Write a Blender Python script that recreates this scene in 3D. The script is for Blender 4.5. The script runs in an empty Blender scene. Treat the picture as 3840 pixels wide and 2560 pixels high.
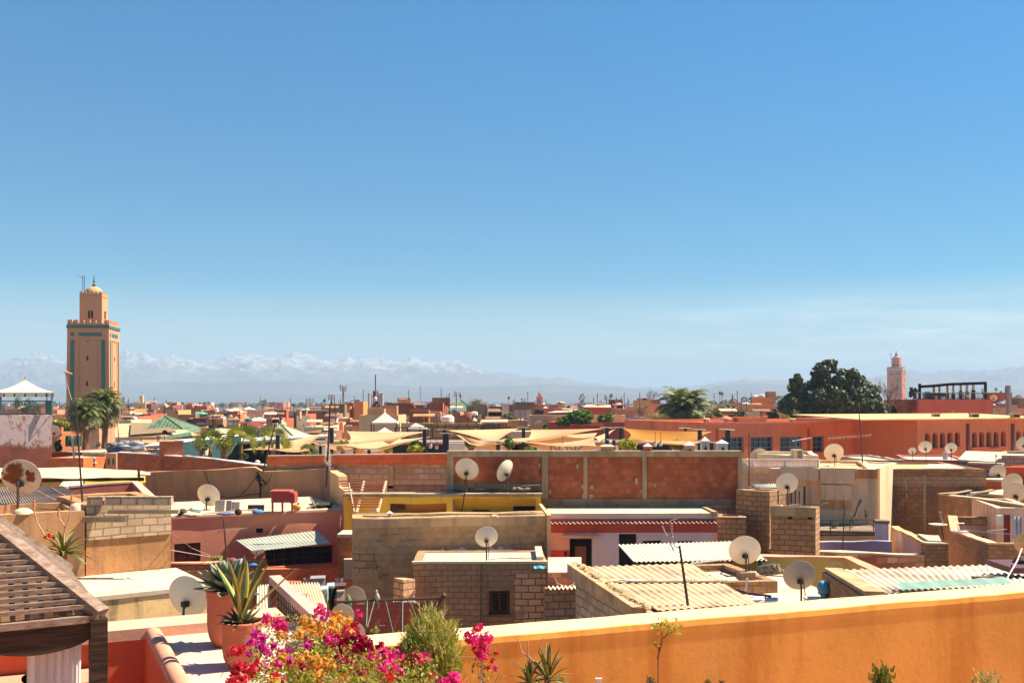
SKYS,CLOUDF,CLOUDC,HAZE,HAZEC,EXPO=.052,.45,(13.,12.8,12.2,1),2.5e-4,(.56,.76,1.,1),1.55
import bpy,math,random
from mathutils import Vector as V,Matrix,noise as mn
S=bpy.context.scene
COL=S.collection
F,CX,HY,CZ=3733.0,1920.0,1510.0,13.0
def X(px,Y):return(px-CX)/F*Y
def Z(py,Y):return CZ+(HY-py)/F*Y
def P(px,py,Y):return V((X(px,Y),Y,Z(py,Y)))
def PL(px,Y):return V((X(px,Y),Y))
def YZ(py,zr):return-zr*F/(py-HY)
rng=random.Random(7)
U=rng.uniform
# ------------------------------------------------------------------ materials
class NT:
 def __init__(s,name):
  s.m=bpy.data.materials.new(name);s.m.use_nodes=True
  s.t=s.m.node_tree;s.t.nodes.clear()
  s.out=s.t.nodes.new('ShaderNodeOutputMaterial')
 def n(s,typ,**kw):
  nd=s.t.nodes.new(typ)
  for k,v in kw.items():setattr(nd,k,v)
  return nd
 def put(s,sock,v):
  if isinstance(v,bpy.types.NodeSocket):s.t.links.new(v,sock)
  elif v is not None:
   if hasattr(sock.default_value,'__len__')and not hasattr(v,'__len__'):v=(v,v,v,1)
   if hasattr(v,'__len__')and len(v)==3 and len(sock.default_value)==4:v=(*v,1)
   sock.default_value=v
 def pos(s):return s.n('ShaderNodeNewGeometry').outputs['Position']
 def uv(s):return s.n('ShaderNodeUVMap',uv_map='m').outputs[0]
 def map(s,vec,sc,loc=(0,0,0)):
  nd=s.n('ShaderNodeMapping');s.put(nd.inputs[0],vec);nd.inputs['Scale'].default_value=sc;nd.inputs['Location'].default_value=loc
  return nd.outputs[0]
 def noise(s,vec,sc,det=4,rough=.55):
  nd=s.n('ShaderNodeTexNoise');s.put(nd.inputs['Vector'],vec)
  nd.inputs['Scale'].default_value=sc;nd.inputs['Detail'].default_value=det;nd.inputs['Roughness'].default_value=rough
  return nd.outputs[0]
 def ramp(s,f,a,b,lo=0.,hi=1.):
  nd=s.n('ShaderNodeMapRange',interpolation_type='SMOOTHSTEP');s.put(nd.inputs[0],f)
  for i,v in zip((1,2,3,4),(a,b,lo,hi)):nd.inputs[i].default_value=v
  return nd.outputs[0]
 def mix(s,f,a,b,mode='MIX'):
  nd=s.n('ShaderNodeMix',data_type='RGBA',blend_type=mode)
  s.put(nd.inputs[0],f);s.put(nd.inputs[6],a);s.put(nd.inputs[7],b)
  return nd.outputs[2]
 def math(s,op,a,b=0.):
  nd=s.n('ShaderNodeMath',operation=op);s.put(nd.inputs[0],a);s.put(nd.inputs[1],b);return nd.outputs[0]
 def brick(s,vec,w,h,c1,c2,mortar,ms=.012,off=.5):
  nd=s.n('ShaderNodeTexBrick');s.put(nd.inputs['Vector'],vec);nd.offset=off
  s.put(nd.inputs['Color1'],c1);s.put(nd.inputs['Color2'],c2);s.put(nd.inputs['Mortar'],mortar)
  nd.inputs['Scale'].default_value=1;nd.inputs['Brick Width'].default_value=w;nd.inputs['Row Height'].default_value=h
  nd.inputs['Mortar Size'].default_value=ms;nd.inputs['Mortar Smooth'].default_value=.15;nd.inputs['Bias'].default_value=0
  return nd.outputs[0],nd.outputs[1]
 def done(s,col,rough=.9,h=None,bs=.3,bd=.02,metal=0.,trans=0.):
  b=s.n('ShaderNodeBsdfPrincipled');s.put(b.inputs['Base Color'],col);b.inputs['Roughness'].default_value=rough
  b.inputs['Metallic'].default_value=metal
  b.inputs['Specular IOR Level'].default_value=.25 if rough>.6 else .5
  if h is not None:
   bp=s.n('ShaderNodeBump');bp.inputs['Strength'].default_value=bs;bp.inputs['Distance'].default_value=bd
   s.put(bp.inputs['Height'],h);s.t.links.new(bp.outputs[0],b.inputs['Normal'])
  o=b.outputs[0]
  if trans:
   tr=s.n('ShaderNodeBsdfTranslucent');s.put(tr.inputs[0],col)
   mx=s.n('ShaderNodeMixShader');mx.inputs[0].default_value=trans
   s.t.links.new(o,mx.inputs[1]);s.t.links.new(tr.outputs[0],mx.inputs[2]);o=mx.outputs[0]
  s.t.links.new(o,s.out.inputs[0]);return s.m
def mul(c,k):return tuple(min(1,x*k)for x in c)
def lerp(a,b,t):return tuple(x+(y-x)*t for x,y in zip(a,b))
MC={}
def warm(c):return(min(.86,c[0]*1.65),min(.82,c[1]*1.42),c[2]*1.12)
def plaster(name,c,stain=.35,scol=None,var=.2,rough=.93,sc=1.,bs=.35):
 if name in MC:return MC[name]
 if name[:4]=='far_':c=lerp(c,warm(c),.35)
 elif max(c)<.56:c=warm(c);scol=warm(scol)if scol else None
 t=NT(name);p=t.pos();scol=scol or mul(c,.38)
 a=t.noise(p,.5*sc,5);b=t.noise(p,4.5*sc,6,.65);k=t.noise(t.map(p,(1.6*sc,1.6*sc,.16*sc)),1.3,5,.6)
 col=t.mix(t.ramp(a,.3,.7),mul(c,1-var),mul(c,1+var*.5))
 col=t.mix(t.ramp(b,.48,.78,0,.55),col,mul(c,1-var*1.4))
 col=t.mix(t.ramp(k,.47,.68,0,stain),col,scol)
 col=t.mix(t.ramp(t.noise(p,1.7*sc,7,.7),.6,.72,0,stain*.8),col,lerp(mul(c,1.15),(.5,.45,.38),.4))
 MC[name]=t.done(col,rough,t.noise(p,14*sc,6,.7),bs,.02);return MC[name]
def bricks(name,w,h,c1,c2,mortar,ms=.012,patch=None,patch_at=(.58,.66),dirt=.35,bs=.6,var=.3,off=.5):
 if name in MC:return MC[name]
 c1,c2,mortar=warm(c1),warm(c2),warm(mortar);patch=warm(patch)if patch else None
 t=NT(name);p=t.pos();uv=t.uv()
 wn=t.n('ShaderNodeTexNoise');t.put(wn.inputs['Vector'],p);wn.inputs['Scale'].default_value=1.1;wn.inputs['Detail'].default_value=5
 wv=t.n('ShaderNodeVectorMath',operation='MULTIPLY_ADD');t.put(wv.inputs[0],wn.outputs[1]);wv.inputs[1].default_value=(.13,.10,0);t.put(wv.inputs[2],uv);uv=wv.outputs[0]
 c,f=t.brick(uv,w,h,c1,c2,mortar,ms,off)
 col=t.mix(t.ramp(t.noise(t.map(uv,(1/w*.37,1/h*.41,1)),1.0,2),.35,.65,0,var),c,mul(c1,.55))
 col=t.mix(t.ramp(t.noise(p,9,6,.7),.5,.8,0,.5),col,mul(c2,.6))
 col=t.mix(t.ramp(t.noise(t.map(p,(1.2,1.2,.3)),.7,6,.65),.5,.72,0,dirt),col,lerp(mul(mortar,.45),(.09,.07,.055),.4))
 if patch:col=t.mix(t.ramp(t.noise(p,.9,6,.6),patch_at[0],patch_at[1]),col,t.mix(t.ramp(t.noise(p,5,5),.3,.7),mul(patch,.75),patch))
 hh=t.math('ADD',t.math('MULTIPLY',f,-1.),t.math('MULTIPLY',t.noise(p,16,5,.7),.5))
 MC[name]=t.done(col,.95,hh,bs,.02);return MC[name]
def plain(name,c,rough=.6,metal=0.,var=.15,sc=8.,trans=0.):
 if name in MC:return MC[name]
 t=NT(name);p=t.pos()
 col=t.mix(t.ramp(t.noise(p,sc,5,.6),.3,.7),mul(c,1-var),mul(c,1+var))
 MC[name]=t.done(col,rough,None,metal=metal,trans=trans);return MC[name]
def leafm(name,c,c2,trans=.3,sc=1.3,rough=.55):
 if name in MC:return MC[name]
 t=NT(name);p=t.pos()
 col=t.mix(t.ramp(t.noise(p,sc,4,.6),.35,.65),c,c2)
 col=t.mix(t.ramp(t.noise(p,sc*9,3,.6),.4,.7,0,.5),col,mul(c,.55))
 MC[name]=t.done(col,rough,None,trans=trans);return MC[name]
def worn(name,c,wear,amt=(.5,.65),sc=3.,rough=.6,metal=0.):
 if name in MC:return MC[name]
 t=NT(name);p=t.pos()
 col=t.mix(t.ramp(t.noise(p,sc*.4,4),.3,.7),mul(c,.85),mul(c,1.1))
 col=t.mix(t.ramp(t.noise(p,sc,6,.65),*amt),col,wear)
 MC[name]=t.done(col,rough,t.noise(p,sc*6,4),.2,.01,metal=metal);return MC[name]
# ------------------------------------------------------------------ mesh builder
class MB:
 def __init__(s):s.v=[];s.f=[];s.uv=[];s.smooth=False
 def face(s,pts,uv=None):
  i=len(s.v);pts=[V(p)for p in pts];s.v+=pts;s.f.append(tuple(range(i,i+len(pts))))
  if uv is None:
   nr=(pts[1]-pts[0]).cross(pts[2]-pts[0])
   if nr.length>1e-12:nr.normalize()
   if abs(nr.z)>.7:uv=[(p.x,p.y)for p in pts]
   else:
    tx,ty=-nr.y,nr.x;l=math.hypot(tx,ty)or 1
    uv=[((p.x*tx+p.y*ty)/l,p.z)for p in pts]
  s.uv.append(uv)
 def hexa(s,b,t):
  n=len(b)
  for i in range(n):
   j=(i+1)%n;s.face([b[i],b[j],t[j],t[i]])
  s.face(t);s.face(b[::-1])
 def prism(s,pl,z0,z1):
  n=len(pl);z1=z1 if hasattr(z1,'__len__')else[z1]*n;z0=z0 if hasattr(z0,'__len__')else[z0]*n
  ar=sum(pl[i][0]*pl[(i+1)%n][1]-pl[(i+1)%n][0]*pl[i][1]for i in range(n))
  idx=range(n)if ar>0 else range(n-1,-1,-1)
  s.hexa([V((pl[i][0],pl[i][1],z0[i]))for i in idx],[V((pl[i][0],pl[i][1],z1[i]))for i in idx])
 def box(s,x0,x1,y0,y1,z0,z1):s.prism([(x0,y0),(x1,y0),(x1,y1),(x0,y1)],z0,z1)
 def obox(s,c,ax,ay,az):
  c,ax,ay,az=V(c),V(ax),V(ay),V(az)
  q=[-ax-ay,ax-ay,ax+ay,-ax+ay]
  s.hexa([c+k-az for k in q],[c+k+az for k in q])
 def wall(s,pl,z0,z1,t):
  n=len(pl);pl=[V(p[:2])for p in pl];z1=z1 if hasattr(z1,'__len__')else[z1]*n
  off=[]
  for i in range(n):
   d=(pl[min(i+1,n-1)]-pl[max(i-1,0)]).normalized();off.append(V((-d.y,d.x))*t)
  for i in range(n-1):
   s.prism([pl[i],pl[i+1],pl[i+1]+off[i+1],pl[i]+off[i]],z0,[z1[i],z1[i+1],z1[i+1],z1[i]])
 def tube(s,pts,r,n=6,cap=True):
  pts=[V(p)for p in pts];k=len(pts);r=r if hasattr(r,'__len__')else[r]*k
  rings=[]
  for i,p in enumerate(pts):
   d=(pts[min(i+1,k-1)]-pts[max(i-1,0)]);
   d=d.normalized()if d.length>1e-9 else V((0,0,1))
   u=d.cross(V((0,0,1))if abs(d.z)<.9 else V((1,0,0))).normalized();w=d.cross(u)
   rings.append([p+(u*math.cos(2*math.pi*a/n)+w*math.sin(2*math.pi*a/n))*r[i]for a in range(n)])
  for i in range(k-1):
   for a in range(n):
    b=(a+1)%n;s.face([rings[i][a],rings[i+1][a],rings[i+1][b],rings[i][b]])
  if cap:s.face(rings[0]);s.face(rings[-1][::-1])
 def lathe(s,c,prof,n=16,ax=(0,0,1),sx=1.,ribs=0,ribd=0.):
  c=V(c);ax=V(ax).normalized()
  u=(V((0,0,1)).cross(ax)if abs(ax.z)<.9 else V((1,0,0)).cross(ax)).normalized();w=ax.cross(u)
  if abs(ax.z)>.9:u,w=V((1,0,0)),V((0,1,0))*(1 if ax.z>0 else-1)
  def pt(r,h,a):
   k=r*(1+(ribd*abs(math.sin(a*ribs/2))if ribs else 0))
   return c+ax*h+(u*math.cos(a)*sx+w*math.sin(a))*k
  for i in range(len(prof)-1):
   for a in range(n):
    a0,a1=2*math.pi*a/n,2*math.pi*(a+1)/n
    (r0,h0),(r1,h1)=prof[i],prof[i+1]
    q=[pt(r0,h0,a0),pt(r0,h0,a1),pt(r1,h1,a1),pt(r1,h1,a0)]
    if r0<1e-6:q=[q[0],q[2],q[3]]
    elif r1<1e-6:q=q[:3]
    s.face(q,[(a0*r0,h0),(a1*r0,h0),(a1*r1,h1),(a0*r1,h1)][:len(q)])
 def patch(s,g):
  for i in range(len(g)-1):
   for j in range(len(g[0])-1):
    s.face([g[i][j],g[i][j+1],g[i+1][j+1],g[i+1][j]])
 def card(s,c,size,nrm=None,asp=1.):
  nrm=nrm or V((U(-1,1),U(-1,1),U(-1,1)))
  if nrm.length<1e-6:nrm=V((0,0,1))
  nrm=nrm.normalized();u=nrm.cross(V((U(-1,1),U(-1,1),U(-1,1)))).normalized()*size;w=nrm.cross(u)*asp
  s.face([c-u,c+w*.7-u*.15,c+u,c-w*.7+u*.1])
 def ball(s,c,r,n,size,shell=.5,up=.3):
  for _ in range(n):
   d=V((rng.gauss(0,1),rng.gauss(0,1),rng.gauss(0,1))).normalized()
   k=shell+(1-shell)*U(0,1)**.6
   s.card(V(c)+V((d.x*r[0],d.y*r[1],d.z*r[2]))*k,size*U(.6,1.4),d+V((U(-1,1),U(-1,1),U(-1,1)+up))*.9)
 def blob(s,c,r,seg=10,rings=7,amp=.15,fr=2.,flat=None):
  c=V(c);r=r if hasattr(r,'__len__')else(r,r,r);g=[]
  for i in range(rings+1):
   th=math.pi*i/rings;row=[]
   for j in range(seg+1):
    ph=2*math.pi*(j%seg)/seg;d=V((math.sin(th)*math.cos(ph),math.sin(th)*math.sin(ph),math.cos(th)))
    k=1+amp*mn.noise(d*fr+c*3)*2
    q=c+V((d.x*r[0],d.y*r[1],d.z*r[2]))*k
    if flat is not None:q.z=max(q.z,flat)
    row.append(q)
   g.append(row)
  s.patch([row[::-1]for row in g])
 def build(s,name,m,parent=None,smooth=False):
  me=bpy.data.meshes.new(name)
  o0=V((0,0,0))
  if parent is not None:
   q=parent
   while q is not None:o0+=q.location;q=q.parent
  elif s.v:
   xs=[p.x for p in s.v];ys=[p.y for p in s.v]
   o0=V(((min(xs)+max(xs))/2,(min(ys)+max(ys))/2,min(p.z for p in s.v)))
  me.from_pydata([tuple(p-o0)for p in s.v],[],s.f)
  l=me.uv_layers.new(name='m');k=0;dat=[0.]*(2*len(me.loops))
  for uvs in s.uv:
   for uv in uvs:dat[2*k]=uv[0];dat[2*k+1]=uv[1];k+=1
  l.data.foreach_set('uv',dat)
  me.materials.append(m)
  if smooth:
   me.polygons.foreach_set('use_smooth',[True]*len(me.polygons))
  o=bpy.data.objects.new(name,me);COL.objects.link(o)
  if parent is not None:o.parent=parent
  else:o.location=o0
  return o
def weld(o):
 import bmesh
 b=bmesh.new();b.from_mesh(o.data);bmesh.ops.remove_doubles(b,verts=b.verts,dist=1e-4);b.to_mesh(o.data);b.free();return o
LABELS={}
def tag(o,label,cat,group=None,kind=None):
 o['label']=label;o['category']=cat
 if group:o['group']=group
 if kind:o['kind']=kind
 return o
def thing(name,label,cat,loc,group=None):
 o=bpy.data.objects.new(name,None);COL.objects.link(o);o.location=loc;o.empty_display_size=.2
 return tag(o,label,cat,group)
def struct(o):o['kind']='structure';return o
def at_line(A,B,px):
 k=(px-CX)/F;d=B-A
 den=d.x-k*d.y
 t=(k*A.y-A.x)/den if abs(den)>1e-9 else 0.
 return A+d*t,t*d.length
# ------------------------------------------------------------------ buildings
def face_with_holes(mb,A,B,z0,z1,holes,rev):
 d=(B-A);L=d.length;d=d.normalized();n=V((-d.y,d.x))
 def pt(u,z,dep=0.):q=A+d*u+n*dep;return V((q.x,q.y,z))
 us=sorted({0.,L,*[h[0]for h in holes],*[h[1]for h in holes]});zs=sorted({z0,z1,*[h[2]for h in holes],*[h[3]for h in holes]})
 for i in range(len(us)-1):
  for j in range(len(zs)-1):
   um,zm=(us[i]+us[i+1])/2,(zs[j]+zs[j+1])/2
   if any(h[0]<um<h[1]and h[2]<zm<h[3]for h in holes):continue
   mb.face([pt(us[i],zs[j]),pt(us[i+1],zs[j]),pt(us[i+1],zs[j+1]),pt(us[i],zs[j+1])])
 for h in holes:
  u0,u1,a,b=h[:4];arch=len(h)>4 and h[4]
  if not arch:
   for p,q in(((u0,a),(u0,b)),((u0,b),(u1,b)),((u1,b),(u1,a)),((u1,a),(u0,a))):
    mb.face([pt(*p),pt(*q),pt(*q,rev),pt(*p,rev)])
  else:
   r=(u1-u0)/2;uc=(u0+u1)/2;zc=b-r;N=10
   arc=[(uc-r*math.cos(math.pi*k/N),zc+r*math.sin(math.pi*k/N))for k in range(N+1)]
   for k in range(N):
    p,q=arc[k],arc[k+1]
    mb.face([pt(*p),pt(*q),pt(q[0],b),pt(p[0],b)]);mb.face([pt(*p),pt(*q),pt(*q,rev),pt(*p,rev)])
   for p,q in(((u0,a),(u0,zc)),((u1,zc),(u1,a)),((u1,a),(u0,a))):
    mb.face([pt(*p),pt(*q),pt(*q,rev),pt(*p,rev)])
class Bld:pass
def bld(name,label,cat,a,b,zt,depth,m,zb=-13.,para=.35,t=.22,roof=None,holes=(),rev=.22,group=None,wname='wall',ytop=None):
 A,B=PL(*a),PL(*b)
 if ytop is not None:zt=(HY-ytop)/F*(a[1]+b[1])/2
 d=(B-A).normalized();n=V((-d.y,d.x));C,D=B+n*depth,A+n*depth
 z1=CZ+zt;z0=max(CZ+zb,-.02);zr=z1-para
 r=Bld();r.A,r.B,r.d,r.n,r.z1,r.z0,r.zr,r.depth=A,B,d,n,z1,z0,zr,depth
 r.root=thing(name,label,cat,((A.x+B.x+C.x+D.x)/4,(A.y+B.y+C.y+D.y)/4,z0),group)
 r.root['kind']='thing'
 hs=[]
 for h in holes:
  p0,u0=at_line(A,B,h[0]);p1,u1=at_line(A,B,h[2]);Yc=(p0.y+p1.y)/2
  hs.append((u0,u1,max(Z(h[3],Yc),z0+.02),Z(h[1],Yc),len(h)>4 and h[4]))
 r.h=hs
 mb=MB();face_with_holes(mb,A,B,z0,z1,hs,rev)
 def v(p,z):return V((p.x,p.y,z))
 for p,q in((B,C),(C,D),(D,A)):mb.face([v(p,z0),v(q,z0),v(q,z1),v(p,z1)])
 if para>.01:
  ai,bi,ci,di=A+(d+n)*t,B+(n-d)*t,C-(d+n)*t,D+(d-n)*t
  for p,q,pi,qi in((A,B,ai,bi),(B,C,bi,ci),(C,D,ci,di),(D,A,di,ai)):
   mb.face([v(p,z1),v(q,z1),v(qi,z1),v(pi,z1)]);mb.face([v(qi,zr-.1),v(pi,zr-.1),v(pi,z1),v(qi,z1)])
  rp=[ai,bi,ci,di]
 else:
  rp=[A-(d+n)*.03,B+(d-n)*.03,C+(d+n)*.03,D+(n-d)*.03];zr=z1+.10;r.zr=zr
  mb.face([v(A,z1),v(B,z1),v(C,z1),v(D,z1)])
 r.wall=mb.build(wname,m,r.root)
 mb=MB();mb.prism(rp,zr-.10,zr);r.roof=mb.build('roof',roof or ROOF,r.root)
 if a[1]<62:rough(r.wall,.04)
 return r
def inpane(r,i,name,m,dep=.16,inset=0.,lab=None):
 u0,u1,a,b=r.h[i][:4];q0=r.A+r.d*(u0+.004);q1=r.A+r.d*(u1-.004);n=r.n
 mb=MB();mb.prism([q0+n*dep,q1+n*dep,q1+n*(dep+.05),q0+n*(dep+.05)],a+.004,b-.004)
 o=mb.build(name,m,r.root)
 if lab:o['label']=lab
 return o
def inbars(r,i,name,m,nx,nz,w=.05,dep=.1,border=True,parent=None):
 u0,u1,a,b=r.h[i][:4];mb=MB();n=r.n
 def bar(ua,ub,za,zb_,k=0.):
  q0,q1=r.A+r.d*ua,r.A+r.d*ub
  mb.prism([q0+n*(dep+k),q1+n*(dep+k),q1+n*(dep+.045),q0+n*(dep+.045)],za,zb_)
 if border:
  bar(u0+.005,u0+w,a+.005,b-.005);bar(u1-w,u1-.005,a+.005,b-.005);bar(u0+w,u1-w,a+.005,a+w);bar(u0+w,u1-w,b-w,b-.005)
 for k in range(1,nx):c=u0+(u1-u0)*k/nx;bar(c-w*.4,c+w*.4,a+w,b-w,.004)
 for k in range(1,nz):c=a+(b-a)*k/nz;bar(u0+w,u1-w,c-w*.35,c+w*.35,.008)
 return mb.build(name,m,parent or r.root)
def onfront(r,px0,py0,px1,py1,name,m,out=.03,inn=.02,parent=None):
 p0,_=at_line(r.A,r.B,px0);p1,_=at_line(r.A,r.B,px1);Y=(p0.y+p1.y)/2
 mb=MB();mb.prism([p0-r.n*out,p1-r.n*out,p1+r.n*inn,p0+r.n*inn],Z(py1,Y),Z(py0,Y));return mb.build(name,m,parent or r.root)
def wallthing(name,label,cat,pts,z0,z1,t,m,group=None,cap=None):
 pl=[PL(*p)for p in pts];mb=MB();zz=[CZ+z for z in z1]if hasattr(z1,'__len__')else CZ+z1
 mb.wall(pl,CZ+z0,zz,t);o=mb.build(name,m);tag(o,label,cat,group,'thing')
 if cap:
  mb=MB();zz=zz if hasattr(zz,'__len__')else[zz]*len(pl)
  n=len(pl);off=[]
  for i in range(n):
   d=(pl[min(i+1,n-1)]-pl[max(i-1,0)]).normalized();off.append(V((-d.y,d.x)))
  for i in range(n-1):
   mb.prism([pl[i]-off[i]*.02,pl[i+1]-off[i+1]*.02,pl[i+1]+off[i+1]*(t+.02),pl[i]+off[i]*(t+.02)],[zz[i],zz[i+1],zz[i+1],zz[i]],[z+.05 for z in(zz[i],zz[i+1],zz[i+1],zz[i])])
  rough(mb.build('coping',cap,o),.04)
 rough(o,.04);return o
def corr(fl,fr,nr,nl,waves,amp,m,name,label=None,cat=None,parent=None,rows=6,group=None,sag=0.,thick=.012):
 fl,fr,nr,nl=V(fl),V(fr),V(nr),V(nl);nrm=(fr-fl).cross(nl-fl).normalized()
 if nrm.z<0:nrm=-nrm
 cols=waves*6;top=[];bot=[]
 for i in range(rows+1):
  v=i/rows;r1=[];r2=[]
  for j in range(cols+1):
   u=j/cols;p=(fl*(1-u)+fr*u)*(1-v)+(nl*(1-u)+nr*u)*v
   p=p+nrm*(amp*math.sin(2*math.pi*waves*u)+.25*amp*mn.noise(p*2.))-V((0,0,sag*math.sin(math.pi*v)*math.sin(math.pi*u)))
   r1.append(p);r2.append(p-nrm*thick)
  top.append(r1);bot.append(r2)
 mb=MB();mb.patch(top[::-1]);mb.patch(bot)
 for j in range(cols):mb.face([top[-1][j],bot[-1][j],bot[-1][j+1],top[-1][j+1]]);mb.face([top[0][j+1],bot[0][j+1],bot[0][j],top[0][j]])
 o=mb.build(name,m,parent,smooth=False)
 if label:tag(o,label,cat,group)
 return o
# ------------------------------------------------------------------ dishes, antennas
def rough(o,amp=.03,step=1.1):
 import bmesh
 b=bmesh.new();b.from_mesh(o.data);bmesh.ops.remove_doubles(b,verts=b.verts,dist=1e-4)
 for _ in range(4):
  es=[e for e in b.edges if e.calc_length()>step and max(v.co.z for v in e.verts)-min(v.co.z for v in e.verts)<step*3]
  if not es or len(b.edges)>4000:break
  bmesh.ops.subdivide_edges(b,edges=es,cuts=1)
 w=o.matrix_basis.translation+(o.parent.location if o.parent else V((0,0,0)))
 for v in b.verts:
  q=v.co+w
  if q.z<.5:continue
  n=mn.noise_vector(V((q.x*.9,q.y*.9,q.z*.25)))+mn.noise_vector(V((q.x*3.1,q.y*3.1,q.z)))*.5
  v.co+=V((n.x*.45,n.y*.45,n.z))*amp
 b.to_mesh(o.data);b.free();return o
DG='satellite dishes on the rooftops'
def dish(px,py,dia,Y,base_py,label,m=None,yaw=0.,pitch=25.,sq=1.,block=False,mast=None,group=DG,arm=True,mx=0.):
 m=m or BEIGE;R=dia/F*Y/2;c=P(px,py,Y);yw,pt=math.radians(yaw),math.radians(pitch)
 n=V((math.sin(yw)*math.cos(pt),math.cos(yw)*math.cos(pt),math.sin(pt)))
 root=thing('satellite_dish',label,'satellite dish',(c.x,Y,Z(base_py,Y)),group)
 mb=MB();N=28 if dia>40 else 16;dep=.2*R
 prof=[(R*k/5,dep*(k/5)**2-dep*.6)for k in range(6)]+[(R*1.025,dep*.42),(R*1.02,dep*.5)]
 mb.lathe(c,prof,N,n,sq);q=[(r,h+.012*R+.006)for r,h in prof[:-2]][::-1]
 mb.lathe(c,[(R*1.02,dep*.5)]+q,N,n,sq)
 o=mb.build('reflector',m,root,smooth=True);weld(o)
 bc=c-n*(dep*.6+.05*R)-V((0,0,R*.28));s=R*.13
 mb=MB();mb.obox(bc,(s*1.4,0,0),(0,.05*R+.02,0),(0,0,s*.9));mb.obox(bc-V((0,.12*R,s*.2)),(s*.35,0,0),(0,.12*R,0),(0,0,s*1.3))
 mb.build('bracket',DARKMETAL,root)
 pr=max(.022,R*.055);pb=bc-V((0,.22*R,0));mb=MB();mb.tube([V((pb.x+mx,pb.y,Z(base_py,Y)-.02)),V((pb.x,pb.y,bc.z+s*1.3))],pr,7);mb.build('mast',mast or RUSTMETAL,root)
 if dia>60:
  g=Z(base_py,Y);e=rng.choice((-1,1));k=[V((pb.x+.04,pb.y-.04,bc.z)),V((pb.x+.07*e,pb.y-.05,(bc.z+g)/2)),V((pb.x+.05,pb.y-.06,g+.02)),V((pb.x+.5*e,pb.y+.25,g+.02)),V((pb.x+1.1*e,pb.y+.1,g+.02)),V((pb.x+1.5*e,pb.y+.6,g+.02))]
  mb=MB();mb.tube(k,.011,4,False);mb.build('cable',VOIDC,root)
 if arm and dia>34:
  low=c+n*dep*.4-(V((0,0,1))-n*n.z).normalized()*R;tip=c+n*R*1.1-V((0,0,R*.75));mb=MB();mb.tube([low,tip],R*.03+.004,5)
  mb.build('feed_arm',DARKMETAL,root);mb=MB();mb.tube([tip-n*R*.02,tip-n*R*.2],R*.07,8);mb.build('receiver',WHITEP,root)
 if block:
  b0=V((pb.x,pb.y,Z(base_py,Y)));mb=MB();mb.obox(b0+V((0,0,.06)),(R*.5,R*.1,0),(-R*.07,R*.35,0),(0,0,.09));mb.build('base_block',CONC,root)
 return root
AG='television antennas on masts'
def antenna(px,ytop,ybot,Y,label,lean=0.,booms=(),r=.02,m=None,group=AG,elem=.3):
 m=m or RUSTMETAL;b=P(px-lean,ybot,Y);t=P(px,ytop,Y)
 root=thing('antenna',label,'antenna',b,group);mb=MB();mb.tube([b-V((0,0,.05)),(b+t)/2,t],[r*1.1,r,r*.8],6);mb.build('mast',m,root)
 for(py,ang,ln,ne,tilt)in booms:
  k=(ybot-py)/(ybot-ytop);c=b.lerp(t,k);a=math.radians(ang);d=V((math.cos(a),math.sin(a),math.tan(math.radians(tilt)))).normalized();w=V((-math.sin(a),math.cos(a),0))
  mb=MB();mb.tube([c-d*ln*.25,c+d*ln*.75],.013,5)
  for e in range(ne):
   q=c+d*ln*(-.22+.95*e/max(1,ne-1));L=elem*(1-.35*e/max(1,ne));up=V((0,0,1))if elem<.25 else w*.6+V((0,0,.8))
   mb.tube([q-up*L*.5,q+up*L*.5],.008,4)
  mb.build('aerial',ALU,root)
 return root
# ------------------------------------------------------------------ plants
def palm(px,py,Y,rad,label,ybase=None,n=46,lf=15,m=None,droop=1.,name='palm_tree',group=None,trunk=.22,dead=0,up=.2,lw=.055):
 c=P(px,py,Y);zb=0. if ybase is None else Z(ybase,Y)
 root=thing(name,label,'palm',(c.x,c.y,zb),group)
 mb=MB();H=c.z-zb;mb.tube([V((c.x+.12*math.sin(k*1.3),c.y,zb+H*k/6))for k in range(7)],[trunk*(1.15-.25*k/6)for k in range(7)],9);mb.build('trunk',TRUNK,root)
 def fronds(n,lo,hi,dr,mat,nm):
  mb=MB()
  for i in range(n):
   a=2.399*i+U(-.2,.2);el=lo+(hi-lo)*((i+.5)/n)+U(-.12,.12);L=rad*U(.8,1.1)
   pts=[]
   for k in range(8):
    t=k/7;e=el-dr*t*t*1.25
    if k==0:pts.append(c.copy())
    else:pts.append(pts[-1]+V((math.cos(a)*math.cos(e),math.sin(a)*math.cos(e),math.sin(e)))*L/7)
   mb.tube(pts,[rad*.012*(1.2-t/7)for t in range(8)],3,False)
   for k in range(2,lf*2):
    t=(k/(lf*2))**.8;f=t*7;i0=min(int(f),6);p=pts[i0].lerp(pts[i0+1],f-i0);d=(pts[i0+1]-pts[i0]).normalized()
    sd=d.cross(V((0,0,1)));
    if sd.length<1e-3:sd=V((1,0,0))
    sd=sd.normalized()*(1 if k%2 else-1);ll=rad*.3*math.sin(math.pi*min(1,.18+t*.8))*U(.8,1.15)
    tip=p+(sd*.75+d*.6+V((0,0,-.25-U(0,.3)+.25)))*ll;w=d*rad*lw
    mb.face([p-w*.5,p+w*.5,tip.lerp(p,.3)+w*.45,tip])
  return mb.build(nm,mat,root)
 fronds(n,-.35+up,1.35,droop,m or PALMG,'crown')
 if dead:fronds(dead,-1.2,-.5,.5,PALMDEAD,'dead_fronds')
 return root
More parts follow.
